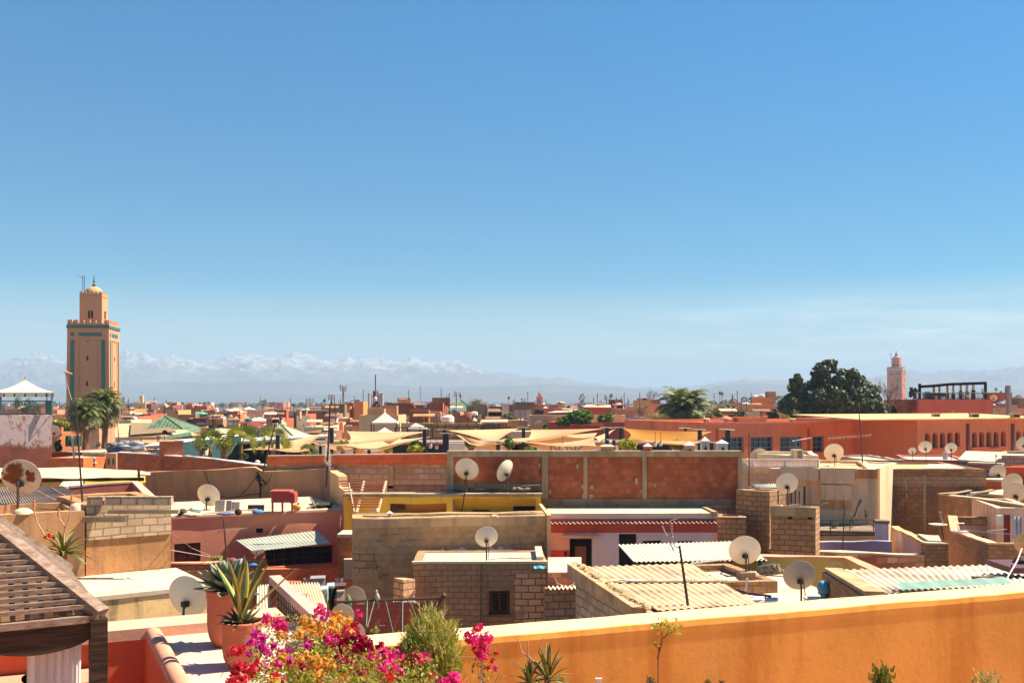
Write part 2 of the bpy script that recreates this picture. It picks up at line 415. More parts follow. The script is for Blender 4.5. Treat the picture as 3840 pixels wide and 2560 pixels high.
def tree(px,ptop,pbot,Y,wpx,label,cat='tree',name='tree',m=None,n=600,clumps=14,size=None,group=None,ybase=None,shape=1.,seed=None,tm=None,gap=.8):
 global rng,U
 w=wpx/F*Y/2;h=(pbot-ptop)/F*Y/2;c=P(px,(ptop+pbot)/2,Y);size=size or w*.13;zb=0. if ybase is None else Z(ybase,Y)
 root=thing(name,label,cat,(c.x,c.y,zb),group)
 mb=MB();tr=max(.03*h+.05*w,.03);zt=c.z-h*.2;mb.tube([V((c.x,c.y,zb)),V((c.x+w*.05,c.y,(zb+zt)/2)),V((c.x,c.y,zt))],[tr*1.3,tr,tr*.7],7)
 cl=[]
 for i in range(clumps):
  th=2.399*i;zz=-0.85+1.75*(i+.5)/clumps;rr=math.sqrt(max(0.06,1-min(1,zz*zz)))*(1. if shape==1 else(1-shape*max(0,zz)))
  q=c+V((math.cos(th)*rr*w*.7*U(.7,1.1),math.sin(th)*rr*w*.7,zz*h*.78+U(-.1,.1)*h));cl.append(q)
  mb.tube([V((c.x,c.y,zt-h*.2)),c.lerp(q,.45)-V((0,0,h*.15)),q],[tr*.5,tr*.3,tr*.12],4,False)
 mb.build('trunk',tm or TRUNK,root);mb=MB()
 for q in cl:
  k=U(.28,.42);mb.ball(q,(w*k*gap,w*k*gap,h*k*.75*gap),max(8,n//clumps),size,.45)
 mb.build('crown',m or LEAFD,root);return root
def blade(mb,b,tip,w,bend=0.,seg=8,fold=.25,curl=V((0,0,1)),wmax=.35):
 b,tip=V(b),V(tip);d=tip-b;L=d.length;side=d.cross(V((0,0,1)))
 side=side.normalized()if side.length>1e-4 else V((1,0,0));nr=side.cross(d).normalized();rows=[]
 for k in range(seg+1):
  t=k/seg;p=b+d*t+curl*bend*L*math.sin(math.pi*t);ww=w*(min(1,.55+.45*t/wmax)if t<wmax else max(.02,1-((t-wmax)/(1-wmax))**1.7));rows.append((p,ww,t))
 for(p,w0,t0),(q,w1,t1)in zip(rows,rows[1:]):
  for s0,s1 in((-1,-.0),(0,1)):
   a=lambda pp,ww,s:pp+side*s*ww+nr*abs(s)*ww*fold
   mb.face([a(p,w0,s0),a(p,w0,s1),a(q,w1,s1),a(q,w1,s0)],[(s0*.5+.5,t0),(s1*.5+.5,t0),(s1*.5+.5,t1),(s0*.5+.5,t1)])
   off=-nr*w*.12
   mb.face([a(q,w1,s0)+off,a(q,w1,s1)+off,a(p,w0,s1)+off,a(p,w0,s0)+off],[(s0*.5+.5,t1),(s1*.5+.5,t1),(s1*.5+.5,t0),(s0*.5+.5,t0)])
# ------------------------------------------------------------------ material library
ROOF=plaster('roof_screed',(.56,.47,.34),.3,(.25,.19,.13),.15,sc=1.2)
ROOFW=plaster('roof_limewash',(.66,.53,.37),.4,(.38,.27,.17),.15,sc=1.2)
CONC=plaster('grey_cement',(.27,.225,.17),.5,(.1,.08,.06),.22,sc=1.5,bs=.6)
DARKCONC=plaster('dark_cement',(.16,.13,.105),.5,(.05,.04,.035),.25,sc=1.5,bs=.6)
BEIGE=worn('beige_dish_paint',(.70,.56,.40),(.50,.38,.26),(.55,.85),2.,.55)
DISHW=worn('white_dish_paint',(.86,.76,.60),(.55,.42,.3),(.6,.9),2.,.5)
DISHG=worn('greyish_dish_paint',(.50,.42,.34),(.40,.3,.2),(.55,.85),2.,.55)
_t=NT('rusty_dish_paint');_p=_t.pos();_m=0.
for(_x,_y,_r)in((62,1762,.30),(52,1788,.22),(30,1785,.14),(70,1732,.14),(88,1738,.12),(112,1778,.14),(116,1795,.13),(108,1765,.09),(18,1770,.10)):
 _v=_t.n('ShaderNodeVectorMath',operation='DISTANCE');_t.put(_v.inputs[0],_p);_v.inputs[1].default_value=P(_x,_y,27.)
 _d=_t.math('ADD',_v.outputs['Value'],_t.math('MULTIPLY',_t.math('SUBTRACT',_t.noise(_p,9.,5,.7),.5),.26));_m=_t.math('MAXIMUM',_m,_t.ramp(_d,_r,_r*.72))
RUSTDISH=_t.done(_t.mix(_m,_t.mix(_t.ramp(_t.noise(_p,3,5),.4,.7),(.66,.52,.40),(.52,.34,.24)),_t.mix(_t.noise(_p,8,5),(.10,.018,.006),(.26,.07,.015))),.75)
TERRADISH=worn('terracotta_dish_paint',(.45,.13,.07),(.3,.08,.05),(.5,.8),2.,.6)
BLACKDISH=plain('black_mesh',(.03,.025,.025),.7)
VOIDC=plain('black_cable',(.012,.01,.01),.6)
DARKMETAL=plain('dark_iron',(.045,.035,.03),.6,.3)
RUSTMETAL=worn('rusty_iron',(.09,.055,.04),(.14,.05,.025),(.45,.65),8.,.75,.2)
ALU=worn('dull_aluminium',(.42,.36,.3),(.25,.18,.13),(.5,.8),8.,.5,.5)
WHITEP=plaster('white_paint',(.74,.70,.64),.25,(.4,.3,.22),.08,.7)
TRUNK=plaster('bark',(.14,.095,.06),.4,None,.3,sc=4)
PALMG=leafm('palm_leaf',(.12,.16,.03),(.26,.27,.06),.25,.5)
PALMDEAD=leafm('dry_palm_leaf',(.20,.13,.05),(.28,.19,.08),.25,.5)
LEAFD=leafm('dark_leaf',(.04,.068,.014),(.10,.135,.03),.2,.25)
LEAFG=leafm('bright_leaf',(.09,.17,.015),(.18,.27,.03),.4,.5)
LEAFY=leafm('yellow_leaf',(.36,.34,.015),(.50,.45,.05),.4,2.)
LEAFO=leafm('olive_leaf',(.10,.105,.025),(.20,.18,.05),.3,.8)
LEAFB=leafm('grey_green_leaf',(.045,.065,.04),(.085,.10,.06),.2,.1)
TWIG=plain('dry_twig',(.30,.22,.15),.8)
# ================================================================== FOREGROUND: our own terrace
ORANGE=plaster('ochre_limewash',(.82,.41,.085),.6,(.55,.20,.03),.2,sc=1.1,bs=.2)
CAPM=plaster('pale_ochre_cap',(.74,.54,.30),.2,(.5,.3,.1),.1,sc=1.2,bs=.3)
SALMON=plaster('salmon_plaster',(.66,.30,.19),.18,(.4,.14,.08),.1,sc=1.4,bs=.2)
REDW=plaster('red_plaster',(.40,.10,.055),.25,(.3,.05,.02),.12,sc=1.2,bs=.2)
TERRA=worn('terracotta_pot_clay',(.50,.165,.085),(.42,.14,.08),(.45,.8),1.5,.8)
SOIL=plaster('dark_soil',(.05,.03,.02),.2,None,.4,sc=6)
WOOD=NT('weathered_wood')
_p=WOOD.pos();_g=WOOD.noise(WOOD.map(_p,(9,9,30)),1.,6,.65)
_c=WOOD.mix(WOOD.ramp(_g,.3,.7),(.14,.085,.06),(.30,.21,.16))
WOOD=WOOD.done(WOOD.mix(WOOD.ramp(WOOD.noise(_p,3.5,5,.65),.5,.75,0,.6),_c,(.36,.28,.23)),.85,_g,.3,.01)
DWOOD=NT('dark_stained_wood')
_p=DWOOD.pos();_g=DWOOD.noise(DWOOD.map(_p,(3,3,40)),1.,6,.65)
DWOOD=DWOOD.done(DWOOD.mix(DWOOD.ramp(_g,.35,.7),(.022,.011,.007),(.075,.04,.022)),.7,_g,.3,.008)
mb=MB();mb.prism([(-9,.5),(9,.5),(9,13.),(5.6,11.3),(-1.2,8.9),(-2.2,8.9),(-4,11),(-9,9)],CZ-3.75,CZ-3.6)
struct(mb.build('terrace_floor',plaster('terrace_tile',(.60,.25,.12),.3,None,.15)))
# --- ochre parapet wall across the foreground
_L,_R=V((-1.9,8.37)),V((8.2,11.95));_d=(_R-_L).normalized();_n=V((_d.y,-_d.x))
w=thing('parapet_wall','long ochre plastered parapet wall with a sunlit cream coping','wall',(2.5,9.5,CZ-3.6));w['kind']='thing'
mb=MB();mb.prism([_L,_R,_R+_n*.43,_L+_n*.43],CZ-6,CZ-2.10);mb.build('wall',ORANGE,w)
N=40;mb=MB()
def cappt(k,s,top):
 p=_L.lerp(_R,k/N)+_n*s;e=(.012*mn.noise(V((p.x*1.3,p.y,s)))+.006*mn.noise(V((p.x*5,p.y,s))))
 return V((p.x,p.y,CZ-2.0+e if top else CZ-2.11))
prof=[(-.02,0),(-.02,.55),(-.005,.92),(.015,1),(.22,1.03),(.41,1.01),(.425,.96),(.436,.5),(.434,.0)]
g=[]
for k in range(N+1):
 row=[]
 for s,h in prof:
  t=cappt(k,s,True);row.append(V((t.x,t.y,CZ-2.11+(t.z-CZ+2.11)*h)))
 g.append(row)
mb.patch([r[3:][:6][::-1]for r in g])if False else mb.patch([r[:6][::-1]for r in g]);mb.face(g[0]);mb.face(g[-1][::-1]);weld(mb.build('coping',CAPM,w,smooth=True));mb=MB();mb.patch([r[5:][::-1]for r in g]);mb.build('coping_lip',ORANGE,w)
# --- salmon planter ledge with two pots
fl=thing('planter_ledge','salmon masonry ledge with rounded rim that carries two clay pots','planter',(-3.2,10,CZ-3.6))
e1=V((.9,.436));e2=V((-.436,.9))
def pq(o,a,b):return V(o)+e1*a+e2*b
O=V((-2.72,8.62))
mb=MB();mb.prism([pq(O,-.02,-.2),pq(O,1.5,-.2),pq(O,1.5,2.55),pq(O,-.02,2.55)],CZ-4.6,CZ-2.53);mb.build('bed',plaster('ledge_screed',(.66,.46,.36),.2,(.42,.25,.2),.1),fl)
mb=MB();g=[]
for k in range(13):
 b=-.2+2.72*k/12;row=[]
 for j in range(11):
  a=math.pi*j/10;q=pq(O,-.02-.088+.088*math.cos(math.pi-a)*1.0,b);row.append(V((q.x,q.y,CZ-2.50+.08*math.sin(a)+.004*mn.noise(V((k,j,1))))))
 g.append(row)
mb.patch(g);weld(mb.build('rounded_rim',SALMON,fl,smooth=True))
mb=MB();mb.prism([pq(O,-.194,-.2),pq(O,-.022,-.2),pq(O,-.022,2.5),pq(O,-.194,2.5)],CZ-4.6,CZ-2.50);mb.build('side_wall',REDW,fl)
mb=MB();mb.prism([pq(O,-.27,-.44),pq(O,1.6,-.44),pq(O,1.6,-.2),pq(O,-.27,-.2)],CZ-4.6,CZ-2.43);mb.build('front_wall',SALMON,fl)
bw=thing('low_wall','salmon low wall with a broad cream coping behind the clay pots','wall',(-5,10.8,CZ-3.6));bw['kind']='thing'
Ba,Bb=V((-6.2,9.72)),V((-2.6,11.36));bd=(Bb-Ba).normalized();bn=V((-bd.y,bd.x))
mb=MB();mb.prism([Ba,Bb,Bb+bn*.44,Ba+bn*.44],CZ-6,CZ-2.54);mb.build('wall',REDW,bw)
mb=MB();mb.prism([Ba-bn*.03,Bb-bn*.03,Bb+bn*.47,Ba+bn*.47],CZ-2.54,CZ-2.42);mb.build('coping',plaster('peach_cap',(.70,.42,.28),.15,(.5,.26,.15),.1),bw)
def pot(c,r,h,label):
 root=thing('clay_pot',label,'plant pot',c,'clay pots on the ledge')
 mb=MB();prof=[(0,.0),(r*.62,0),(r*.74,h*.06),(r*.88,h*.2),(r*.95,h*.4),(r*.955,h*.7),(r*.95,h*.8),(r*.97,h*.84),(r*1.0,h*.88),(r*.98,h*.91),(r*1.02,h*.96),(r*1.03,h),(r*.95,h*1.01),(r*.9,h*.95),(r*.88,h*.8)]
 mb.lathe(c,prof,36);weld(mb.build('pot',TERRA,root,smooth=True))
 mb=MB();mb.blob(V(c)+V((0,0,h*.84)),(r*.9,r*.9,r*.14),14,6,.1,9);mb.build('soil',SOIL,root);return root
p1=V((-2.98,10.42,CZ-2.53));p2=V((-2.60,9.58,CZ-2.53))
pot(p1,.215,.585,'tall clay pot, farther of two, holding the blue grey agave')
pot(p2,.193,.435,'wide clay pot, nearer of two, holding the yellow edged agave')
AGB=leafm('blue_agave_leaf',(.15,.225,.145),(.24,.31,.20),.1,5.,.5)
t=NT('variegated_agave_leaf');uvn=t.n('ShaderNodeSeparateXYZ');t.put(uvn.inputs[0],t.uv());ed=t.math('ABSOLUTE',t.math('SUBTRACT',uvn.outputs[0],.5))
AGV=t.done(t.mix(t.ramp(ed,.26,.36),t.mix(t.ramp(t.noise(t.pos(),12,4),.35,.65),(.10,.16,.05),(.19,.26,.09)),(.62,.48,.08)),.45,trans=.15)
AGD=leafm('dry_agave_leaf',(.10,.085,.04),(.22,.20,.10),.1,6.)
a1=thing('agave_plant','compact blue grey agave rosette in the taller clay pot','agave',p1+V((0,0,.5)),'agaves in the clay pots')
mb=MB();c=p1+V((0,0,.56))
for i in range(44):
 t_=(i+.5)/44;a=2.399*i;el=-.12+1.35*t_**.8;L=.31*(1-.15*t_)*U(.9,1.1)
 d=V((math.cos(a)*math.cos(el),math.sin(a)*math.cos(el),math.sin(el)));b=c+d*.05+V((0,0,.05*t_))
 blade(mb,b,b+d*L,.058*(1-.25*t_),-.04,7,.5,wmax=.5)
mb.build('leaves',AGB,a1)
a2=thing('agave_plant','tall variegated agave with yellow edged sword leaves in the nearer pot','agave',p2+V((0,0,.4)),'agaves in the clay pots')
mb=MB();c=p2+V((0,0,.52))
for(tx,ty,dy,w_)in((806,2112,.05,.054),(852,2085,-.12,.05),(916,2080,.1,.064),(926,2100,-.1,.058),(985,2090,.15,.054),(1005,2112,-.05,.058),(1105,2135,0.,.040),(870,2150,.25,.04),(950,2160,.28,.04)):
 T=P(tx,ty,9.58+dy);b=c+(T-c)*.04+V((0,dy*.2,-.08));blade(mb,b,T,w_,.03*(1 if tx>907 else-1)*0+.02,10,.45,V((0,1,0)),.45)
mb.build('leaves',AGV,a2);mb=MB()
for i in range(40):
 a=2.399*i;el=U(-.15,.9);L=U(.10,.2);d=V((math.cos(a)*math.cos(el),math.sin(a)*math.cos(el),math.sin(el)))
 b=p2+V((d.x*.08,d.y*.08,.42));blade(mb,b,b+d*L,.022,U(-.1,.1),5,.4)
mb.build('dry_leaves',AGD,a2)
# --- pink handrail with iron balusters
hr=thing('balcony_railing','pink coped balcony railing with thin iron balusters beside the agaves','railing',(-2.6,11.8,CZ-3.6))
h0,h1=PL(1030,13.35),PL(1275,9.95);d=(h1-h0).normalized();n=V((-d.y,d.x));zt=-2.31
mb=MB();mb.prism([h0-n*.075,h1-n*.075,h1+n*.075,h0+n*.075],CZ+zt-.1,CZ+zt);mb.build('coping',plaster('pink_coping',(.58,.36,.30),.25,(.4,.24,.2),.1),hr)
mb=MB();q=h0+d*.12;mb.prism([q-n*.09-d*.1,q-n*.09+d*.1,q+n*.09+d*.1,q+n*.09-d*.1],CZ-3.6,CZ+zt-.13);mb.build('post',plaster('brown_post',(.22,.11,.08),.3),hr)
mb=MB();L=(h1-h0).length
for k in range(30):
 q=h0+d*(.3+(L-.35)*k/29);mb.tube([(q.x,q.y,CZ-3.6),(q.x,q.y,CZ+zt-.16)],.011,5)
 for zz in(-.4,-.62):mb.tube([(q.x,q.y,CZ+zt+zz-.03),(q.x,q.y,CZ+zt+zz+.03)],[.008,.022],5)
for zz in(-.16,-.26,-.8):a,b=h0+d*.2,h1;mb.tube([(a.x,a.y,CZ+zt+zz),(b.x,b.y,CZ+zt+zz)],.014,5)
mb.build('balusters',RUSTMETAL,hr)
# --- timber pergola at the left edge
A3=P(368,2288,7.5);dB=V((-.50,.866));dL=V((-.866,-.50));side=2.3;rise=1.02
pg=thing('pergola','dark timber pergola with slatted hipped roof at the left edge','pergola',(A3.x-1,A3.y,CZ-3.6))
def rp(a,b,z=0.):q=V((A3.x,A3.y))+dL*a+dB*b;return V((q.x,q.y,A3.z+z))
ap=rp(side/2,side/2,rise);mb=MB()
def rail(a,b,w,h,m=mb):
 a,b=V(a),V(b);d=(b-a);L=d.length;d.normalize();s=d.cross(V((0,0,1))).normalized();u=s.cross(d);m.obox((a+b)/2,d*L/2,s*w/2,u*h/2)
cs=[rp(0,0),rp(0,side),rp(side,side),rp(side,0)]
for q in cs:rail(q+(q-ap)*.02,ap,.125,.07)
mb.build('hip_rafters',WOOD,pg)
mb=MB()
for i in range(4):
 a,b=cs[i],cs[(i+1)%4];nr=(b-a).cross(ap-a).normalized();nr=nr if nr.z>0 else-nr
 if i in(0,):
  K=34
  for k in range(K):
   t=(k+.5)/K;top=min(t,1-t)*2;p=a.lerp(b,t);mid=(a+b)/2;q=p+(ap-mid)*top*.97
   if top>.06:rail(p+nr*.015,q+nr*.015,side/K*.62,.03,mb)
 else:
  K=25
  for k in range(K):
   t=(k+.6)/K*.97;rail(a.lerp(ap,t)+nr*.02,b.lerp(ap,t)+nr*.02,.038,.03,mb)
  for k in range(1,24):
   t=k/24;top=min(t,1-t)*2;p=a.lerp(b,t);mid=(a+b)/2;rail(p-nr*.02,p+(ap-mid)*top*.96-nr*.02,.035,.025,mb)
mb.build('roof_slats',WOOD,pg)
mb=MB()
for i in range(4):
 a,b=cs[i],cs[(i+1)%4];rail(a+V((0,0,-.05)),b+V((0,0,-.05)),.1,.05,mb)
mb.build('eaves_board',WOOD,pg)
def fascia(a,b,name,arcs,h0_,h1_):
 a,b=V(a),V(b);d=(b-a);nn=d.cross(V((0,0,1))).normalized()*.02;g1=[];g2=[];mb=MB();N=48
 for k in range(N+1):
  t=k/N;ph=(t*arcs)%1;dz=h0_+(h1_-h0_)*math.sin(math.pi*ph)**.7;p=a+d*t
  g1.append((p+nn,p+nn-V((0,0,dz))));g2.append((p-nn,p-nn-V((0,0,dz))))
 for k in range(N):
  mb.face([g1[k][0],g1[k][1],g1[k+1][1],g1[k+1][0]]);mb.face([g2[k+1][0],g2[k+1][1],g2[k][1],g2[k][0]]);mb.face([g1[k][1],g2[k][1],g2[k+1][1],g1[k+1][1]]);mb.face([g1[k][0],g1[k+1][0],g2[k+1][0],g2[k][0]])
 return mb.build(name,DWOOD,pg)
zf=V((0,0,-.075));fascia(rp(.06,.0)+zf,rp(side-.06,.0)+zf,'fascia',3.05,.125,.205);fascia(rp(0,side-.06)+zf,rp(0,.06)+zf,'fascia',3,.125,.205)
for q in cs:
 mb=MB();u=dL*.06;v_=dB*.06;mb.obox((q.x,q.y,(CZ-3.6+q.z-.07)/2+0),(u.x,u.y,0),(v_.x,v_.y,0),(0,0,(q.z-.04-(CZ-3.6))/2));mb.build('post',DWOOD,pg)
cu=MB();g=[]
for i in range(15):
 row=[]
 for k in range(91):
  t=k/90;zz=-.26-2.05*i/14;a=.36-.12*i/14*(1-t)+(.56-.1*i/14)*t+0.0;a=.10+t*(.37-.03*i/14)+.012*math.sin(i*.4)
  bb=-.0+.045*math.sin(t*40+.4*math.sin(i*.35))+.02*math.sin(t*91)+.12
  row.append(rp(a,bb,zz))
 g.append(row)
cu.patch(g);weld(tag(cu.build('curtain',plain('white_voile',(.88,.86,.86),.8,0,.03,3,.5),None,True),'white voile curtain hanging in folds under the timber pergola','curtain'))
lg=wallthing('low_wall','salmon ledge wall with a round drain hole under the pergola','wall',[(-420,9.3),(335,10.0)],-6,-2.78,.5,SALMON)
mb=MB();mb.prism([PL(-420,9.1),PL(335,9.75),PL(335,10.1),PL(-420,9.4)],CZ-3.6,CZ-2.95);mb.build('plinth',REDW,lg)
mb=MB();hc=P(104,2541,9.32);mb.lathe(hc,[(0,0),(.035,0),(.042,.01),(.042,.04)],16,(0,-1,.0));mb.build('drain_hole',plain('black_void',(.008,.006,.006),.9),lg)
# --- aloe behind the pergola
def aloe(px,py,Y,r,n,label,zlow,cat='aloe',m=None,pots=True,stalks=(),w=.05,up=.45):
 c=P(px,py,Y);root=thing('aloe_plant',label,cat,(c.x,c.y,zlow));mb=MB()
 for i in range(n):
  a=2.399*i;t=(i+.5)/n;el=-.35+1.5*t**1.1*up*2;L=r*U(.75,1.1);d=V((math.cos(a)*math.cos(el),math.sin(a)*math.cos(el),math.sin(el)));b=c+d*r*.06
  blade(mb,b,b+d*L-V((0,0,L*.18*(1-t))),r*w*U(.8,1.2)*1.5,.10,7,.5)
 mb.build('leaves',m or ALOE,root);mb=MB();mb.tube([(c.x,c.y,zlow),c],r*.12,7);mb.build('stem',TWIG,root)
 for s in stalks:
  mb=MB();pts=[c]+[P(x,y,Y)for x,y in s];mb.tube(pts,[.0075*Y/9.6*(1-.1*k)for k in range(len(pts))],5);mb.build('flower_stalk',STALK,root)
 return root
ALOE=leafm('aloe_leaf',(.11,.17,.035),(.30,.24,.05),.2,5.,.5);STALK=plain('pink_flower_stalk',(.55,.32,.22),.7)
al=aloe(238,2072,10.6,.31,26,'spiky aloe with tall dried flower stalks behind the pergola roof',CZ-3.4,stalks=[[(170,2010),(140,1960),(130,1920),(128,1868)],[(238,2010),(245,1975),(224,1945),(220,1905)],[(240,2000),(248,1970),(262,1930),(268,1850)]])
for x,y in((128,1868),(268,1850),(220,1905)):
 mb=MB();mb.tube([P(x,y+30,10.6),P(x,y,10.6)],[.016,.006],6);mb.build('flower_spike',plain('orange_spike',(.62,.2,.08),.7),al)
mb=MB();mb.ball(P(186,2010,10.5),(.06,.06,.05),30,.018);mb.build('flower',plain('coral_flower',(.7,.12,.05),.7),al)
# --- bougainvillea
FL={}
for k,c1,c2 in(('purple',(.72,.012,.34),(.56,.012,.30)),('magenta',(.86,.02,.26),(.72,.02,.20)),('red',(.72,.025,.03),(.55,.015,.05)),('crimson',(.36,.004,.03),(.50,.006,.06)),('orange',(.82,.33,.015),(.80,.42,.08)),('leaf',(.22,.26,.015),(.36,.36,.03)),('pale',(.50,.20,.24),(.46,.30,.16))):
 FL[k]=leafm('bract_'+k,c1,c2,.45,9.,.6)
bg=thing('bougainvillea','sprawling bougainvillea in purple, red and orange bloom on the terrace','flowering shrub',(-1.5,7.6,CZ-3.6))
cl={k:[]for k in FL}
def add(k,*pts):
 for p in pts:cl[k].append(p)
add('purple',(955,2375,26),(985,2395,30),(945,2410,24),(975,2425,28),(935,2450,16),(1000,2440,24),(1030,2420,18),(1050,2450,20),(985,2500,22),(1015,2515,24),(1075,2440,18),(1085,2475,18),(945,2525,14),(1178,2312,15),(1150,2420,14),(1040,2490,14),(1215,2320,12),(1130,2370,14))
add('magenta',(1005,2322,26),(1052,2338,32),(1064,2358,24),(1200,2285,22),(1232,2300,14),(1345,2300,14),(1405,2470,34),(1440,2455,34),(1480,2470,36),(1460,2495,28),(1515,2455,30),(1550,2440,30),(1570,2465,26),(1530,2480,26),(1600,2465,18),(1510,2430,22),(1435,2505,18),(1325,2355,12),(1240,2400,24),(1500,2520,14),(1700,2555,40),(1670,2560,30))
add('red',(880,2438,22),(905,2428,16),(870,2448,14),(895,2500,26),(930,2510,26),(950,2520,24),(880,2535,22),(905,2550,24),(870,2556,20),(960,2490,16),(1035,2535,16),(1150,2400,14),(1300,2360,18),(1330,2345,18),(1290,2340,14),(1460,2545,20),(1610,2545,20),(1085,2505,18),(1190,2505,10),(1045,2365,12))
add('crimson',(1275,2420,34),(1310,2400,36),(1345,2390,34),(1370,2410,30),(1290,2450,34),(1320,2440,34),(1260,2470,30),(1300,2490,26),(1345,2430,28),(1385,2430,20),(1255,2380,16),(1290,2375,14),(1240,2435,20),(1050,2550,22),(1135,2500,14),(1225,2390,18),(1160,2415,18),(1425,2420,16),(1350,2530,18))
add('orange',(1135,2335,24),(1165,2342,26),(1200,2345,22),(1265,2310,22),(1285,2330,30),(1305,2345,24),(1250,2345,26),(1230,2370,24),(1265,2370,26),(1310,2380,22),(1180,2375,20),(1120,2380,20),(1060,2385,18),(1150,2460,18),(1060,2470,22),(1090,2490,28),(1030,2495,18),(1180,2480,28),(1215,2490,26),(1240,2500,20),(1205,2540,24),(1180,2530,16),(1120,2480,20),(1030,2560,24),(1470,2500,16),(1290,2540,18),(1235,2465,18),(1145,2365,16),(1240,2330,16),(1210,2375,18))
add('leaf',(1180,2425,26),(1200,2440,26),(1220,2420,24),(1190,2460,26),(1160,2550,26),(1130,2545,24),(1240,2440,20),(1320,2545,26),(1345,2560,28),(1290,2510,22),(1095,2520,22),(1400,2540,20),(1410,2360,14),(1230,2550,22),(1060,2520,16),(1085,2560,22),(1250,2520,22))
add('pale',(1090,2400,30),(1110,2430,34),(1060,2425,30),(1100,2350,26),(1140,2390,30),(1080,2460,30),(1180,2390,26),(1100,2310,22),(1250,2400,22),(1030,2460,30),(990,2460,26),(1130,2520,28),(1270,2390,24))
def depth(py):return 9.1-(py-2260)/300*2.3
for k,L in cl.items():
 mb=MB()
 for(x,y,r)in L:
  Y=depth(y)+U(-.25,.15);c=P(x,y,Y);rr=r/F*Y;r*=(.72 if k=='purple' else .95);rr=r/F*Y;n=int(25*(r/22)**1.6)if k!='pale' else 3
  for _ in range(n):
   d=V((rng.gauss(0,1),rng.gauss(0,1),rng.gauss(0,1))).normalized();q=c+d*rr*U(.25,1.05);s=U(.015,.024)
   for b in range(3 if k not in('leaf','pale')else 1):mb.card(q+V((U(-1,1),U(-1,1),U(-1,1)))*s*.8,s,d+V((U(-1,1),U(-1,1)-.5,U(-1,1)))*.8,.9)
 mb.build('leaves' if k=='leaf' else 'blossoms',FL[k],bg)
mb=MB()
for _ in range(3400):
 x=U(930,1640);lo=2300 if x<1330 else 2430
 if x<1000:lo=2400
 y=U(lo,2600);Y=depth(y)+U(-.12,.6);mb.card(P(x,y,Y),U(.009,.018))
mb.build('leaves',leafm('small_olive_leaf',(.12,.16,.015),(.27,.29,.05),.35,9.),bg)
mb=MB()
for _ in range(900):
 x=U(960,1640);y=U(2310 if x<1330 else 2440,2600);mb.card(P(x,y,depth(y)+U(-.35,-.1)),U(.010,.018))
mb.build('leaves',FL['leaf'],bg)
mb=MB()
def twig(p,q,r,k=5,wob=.05):
 p,q=V(p),V(q);pts=[p.lerp(q,t/k)+V((U(-1,1),U(-1,1),U(-1,1)))*wob*(0 if t in(0,k)else 1)for t in range(k+1)];mb.tube(pts,[r*(1-.7*t/k)for t in range(k+1)],4,False);return pts
base=V((-1.55,7.3,CZ-3.6))
for _ in range(220):
 x=U(960,1640);y=U(2330 if x<1300 else 2440,2570);q=P(x,y,depth(y)+U(-.4,.4));s=q+V((U(-.35,.35),U(-.3,.3),-U(.15,.4)));twig(s,q,U(.002,.005),4,.03)
for _ in range(26):
 x=U(1000,1600);y=U(2420,2560);twig(base+V((U(-.4,.6),U(-.4,.4),0)),P(x,y,depth(y)),.014,6,.08)
twig(P(1330,2510,7.7),P(1480,2425,7.7),.010,6,.03);twig(P(1480,2425,7.7),P(1600,2445,7.6),.008,5,.015);twig(P(1600,2445,7.6),P(1790,2460,7.55),.007,6,.015)
for(x0,y0,x1,y1)in((1395,2380,1425,2320),(1420,2370,1410,2330),(1415,2355,1440,2345),(1400,2520,1620,2490),(1450,2560,1600,2440)):twig(P(x0,y0,8.1),P(x1,y1,8.1),.004,4,.02)
mb.build('branches',TWIG,bg)
b2=thing('bougainvillea','slender bougainvillea spray of magenta red flowers before the ochre wall','flowering shrub',(X(1810,7.4),7.4,CZ-3.6));FM=[('magenta',[(1750,2380,22),(1775,2395,26),(1800,2400,30),(1830,2390,22),(1790,2420,26),(1815,2430,26),(1805,2460,22),(1800,2350,16),(1840,2400,14),(1855,2505,9)]),('red',[(1785,2360,20),(1800,2445,24),(1812,2470,20),(1830,2500,14),(1760,2400,16),(1860,2450,10),(1845,2475,8),(1780,2430,16)])]
for k,L in FM:
 mb=MB()
 for(x,y,r)in L:
  c=P(x,y,7.4+U(-.1,.1));rr=r/F*7.4
  for _ in range(int(26*(r/22)**1.6)+3):
   d=V((rng.gauss(0,1),rng.gauss(0,1),rng.gauss(0,1))).normalized();q=c+d*rr*U(.2,1);s=U(.010,.016)
   for b in range(3):mb.card(q+V((U(-1,1),U(-1,1),U(-1,1)))*s*.8,s,d+V((U(-1,1),U(-1,1)-.5,U(-1,1)))*.8,.9)
 mb.build('blossoms',FL[k],b2)
mb=MB();st=V((X(1835,7.4),7.4,CZ-3.6))
for(x,y)in((1800,2400),(1815,2470),(1780,2380),(1840,2480),(1880,2490),(1760,2540),(1890,2520),(1850,2530),(1790,2500)):twig(st.lerp(P(1815,2560,7.4),.9),P(x,y,7.4),.005,6,.03)
twig(st,P(1815,2555,7.4),.014,4,.02);mb.build('branches',TWIG,b2)
mb=MB()
for _ in range(90):x=U(1770,1860);mb.card(P(x,U(2380,2560),7.42),U(.009,.018))
mb.build('leaves',FL['leaf'],b2)
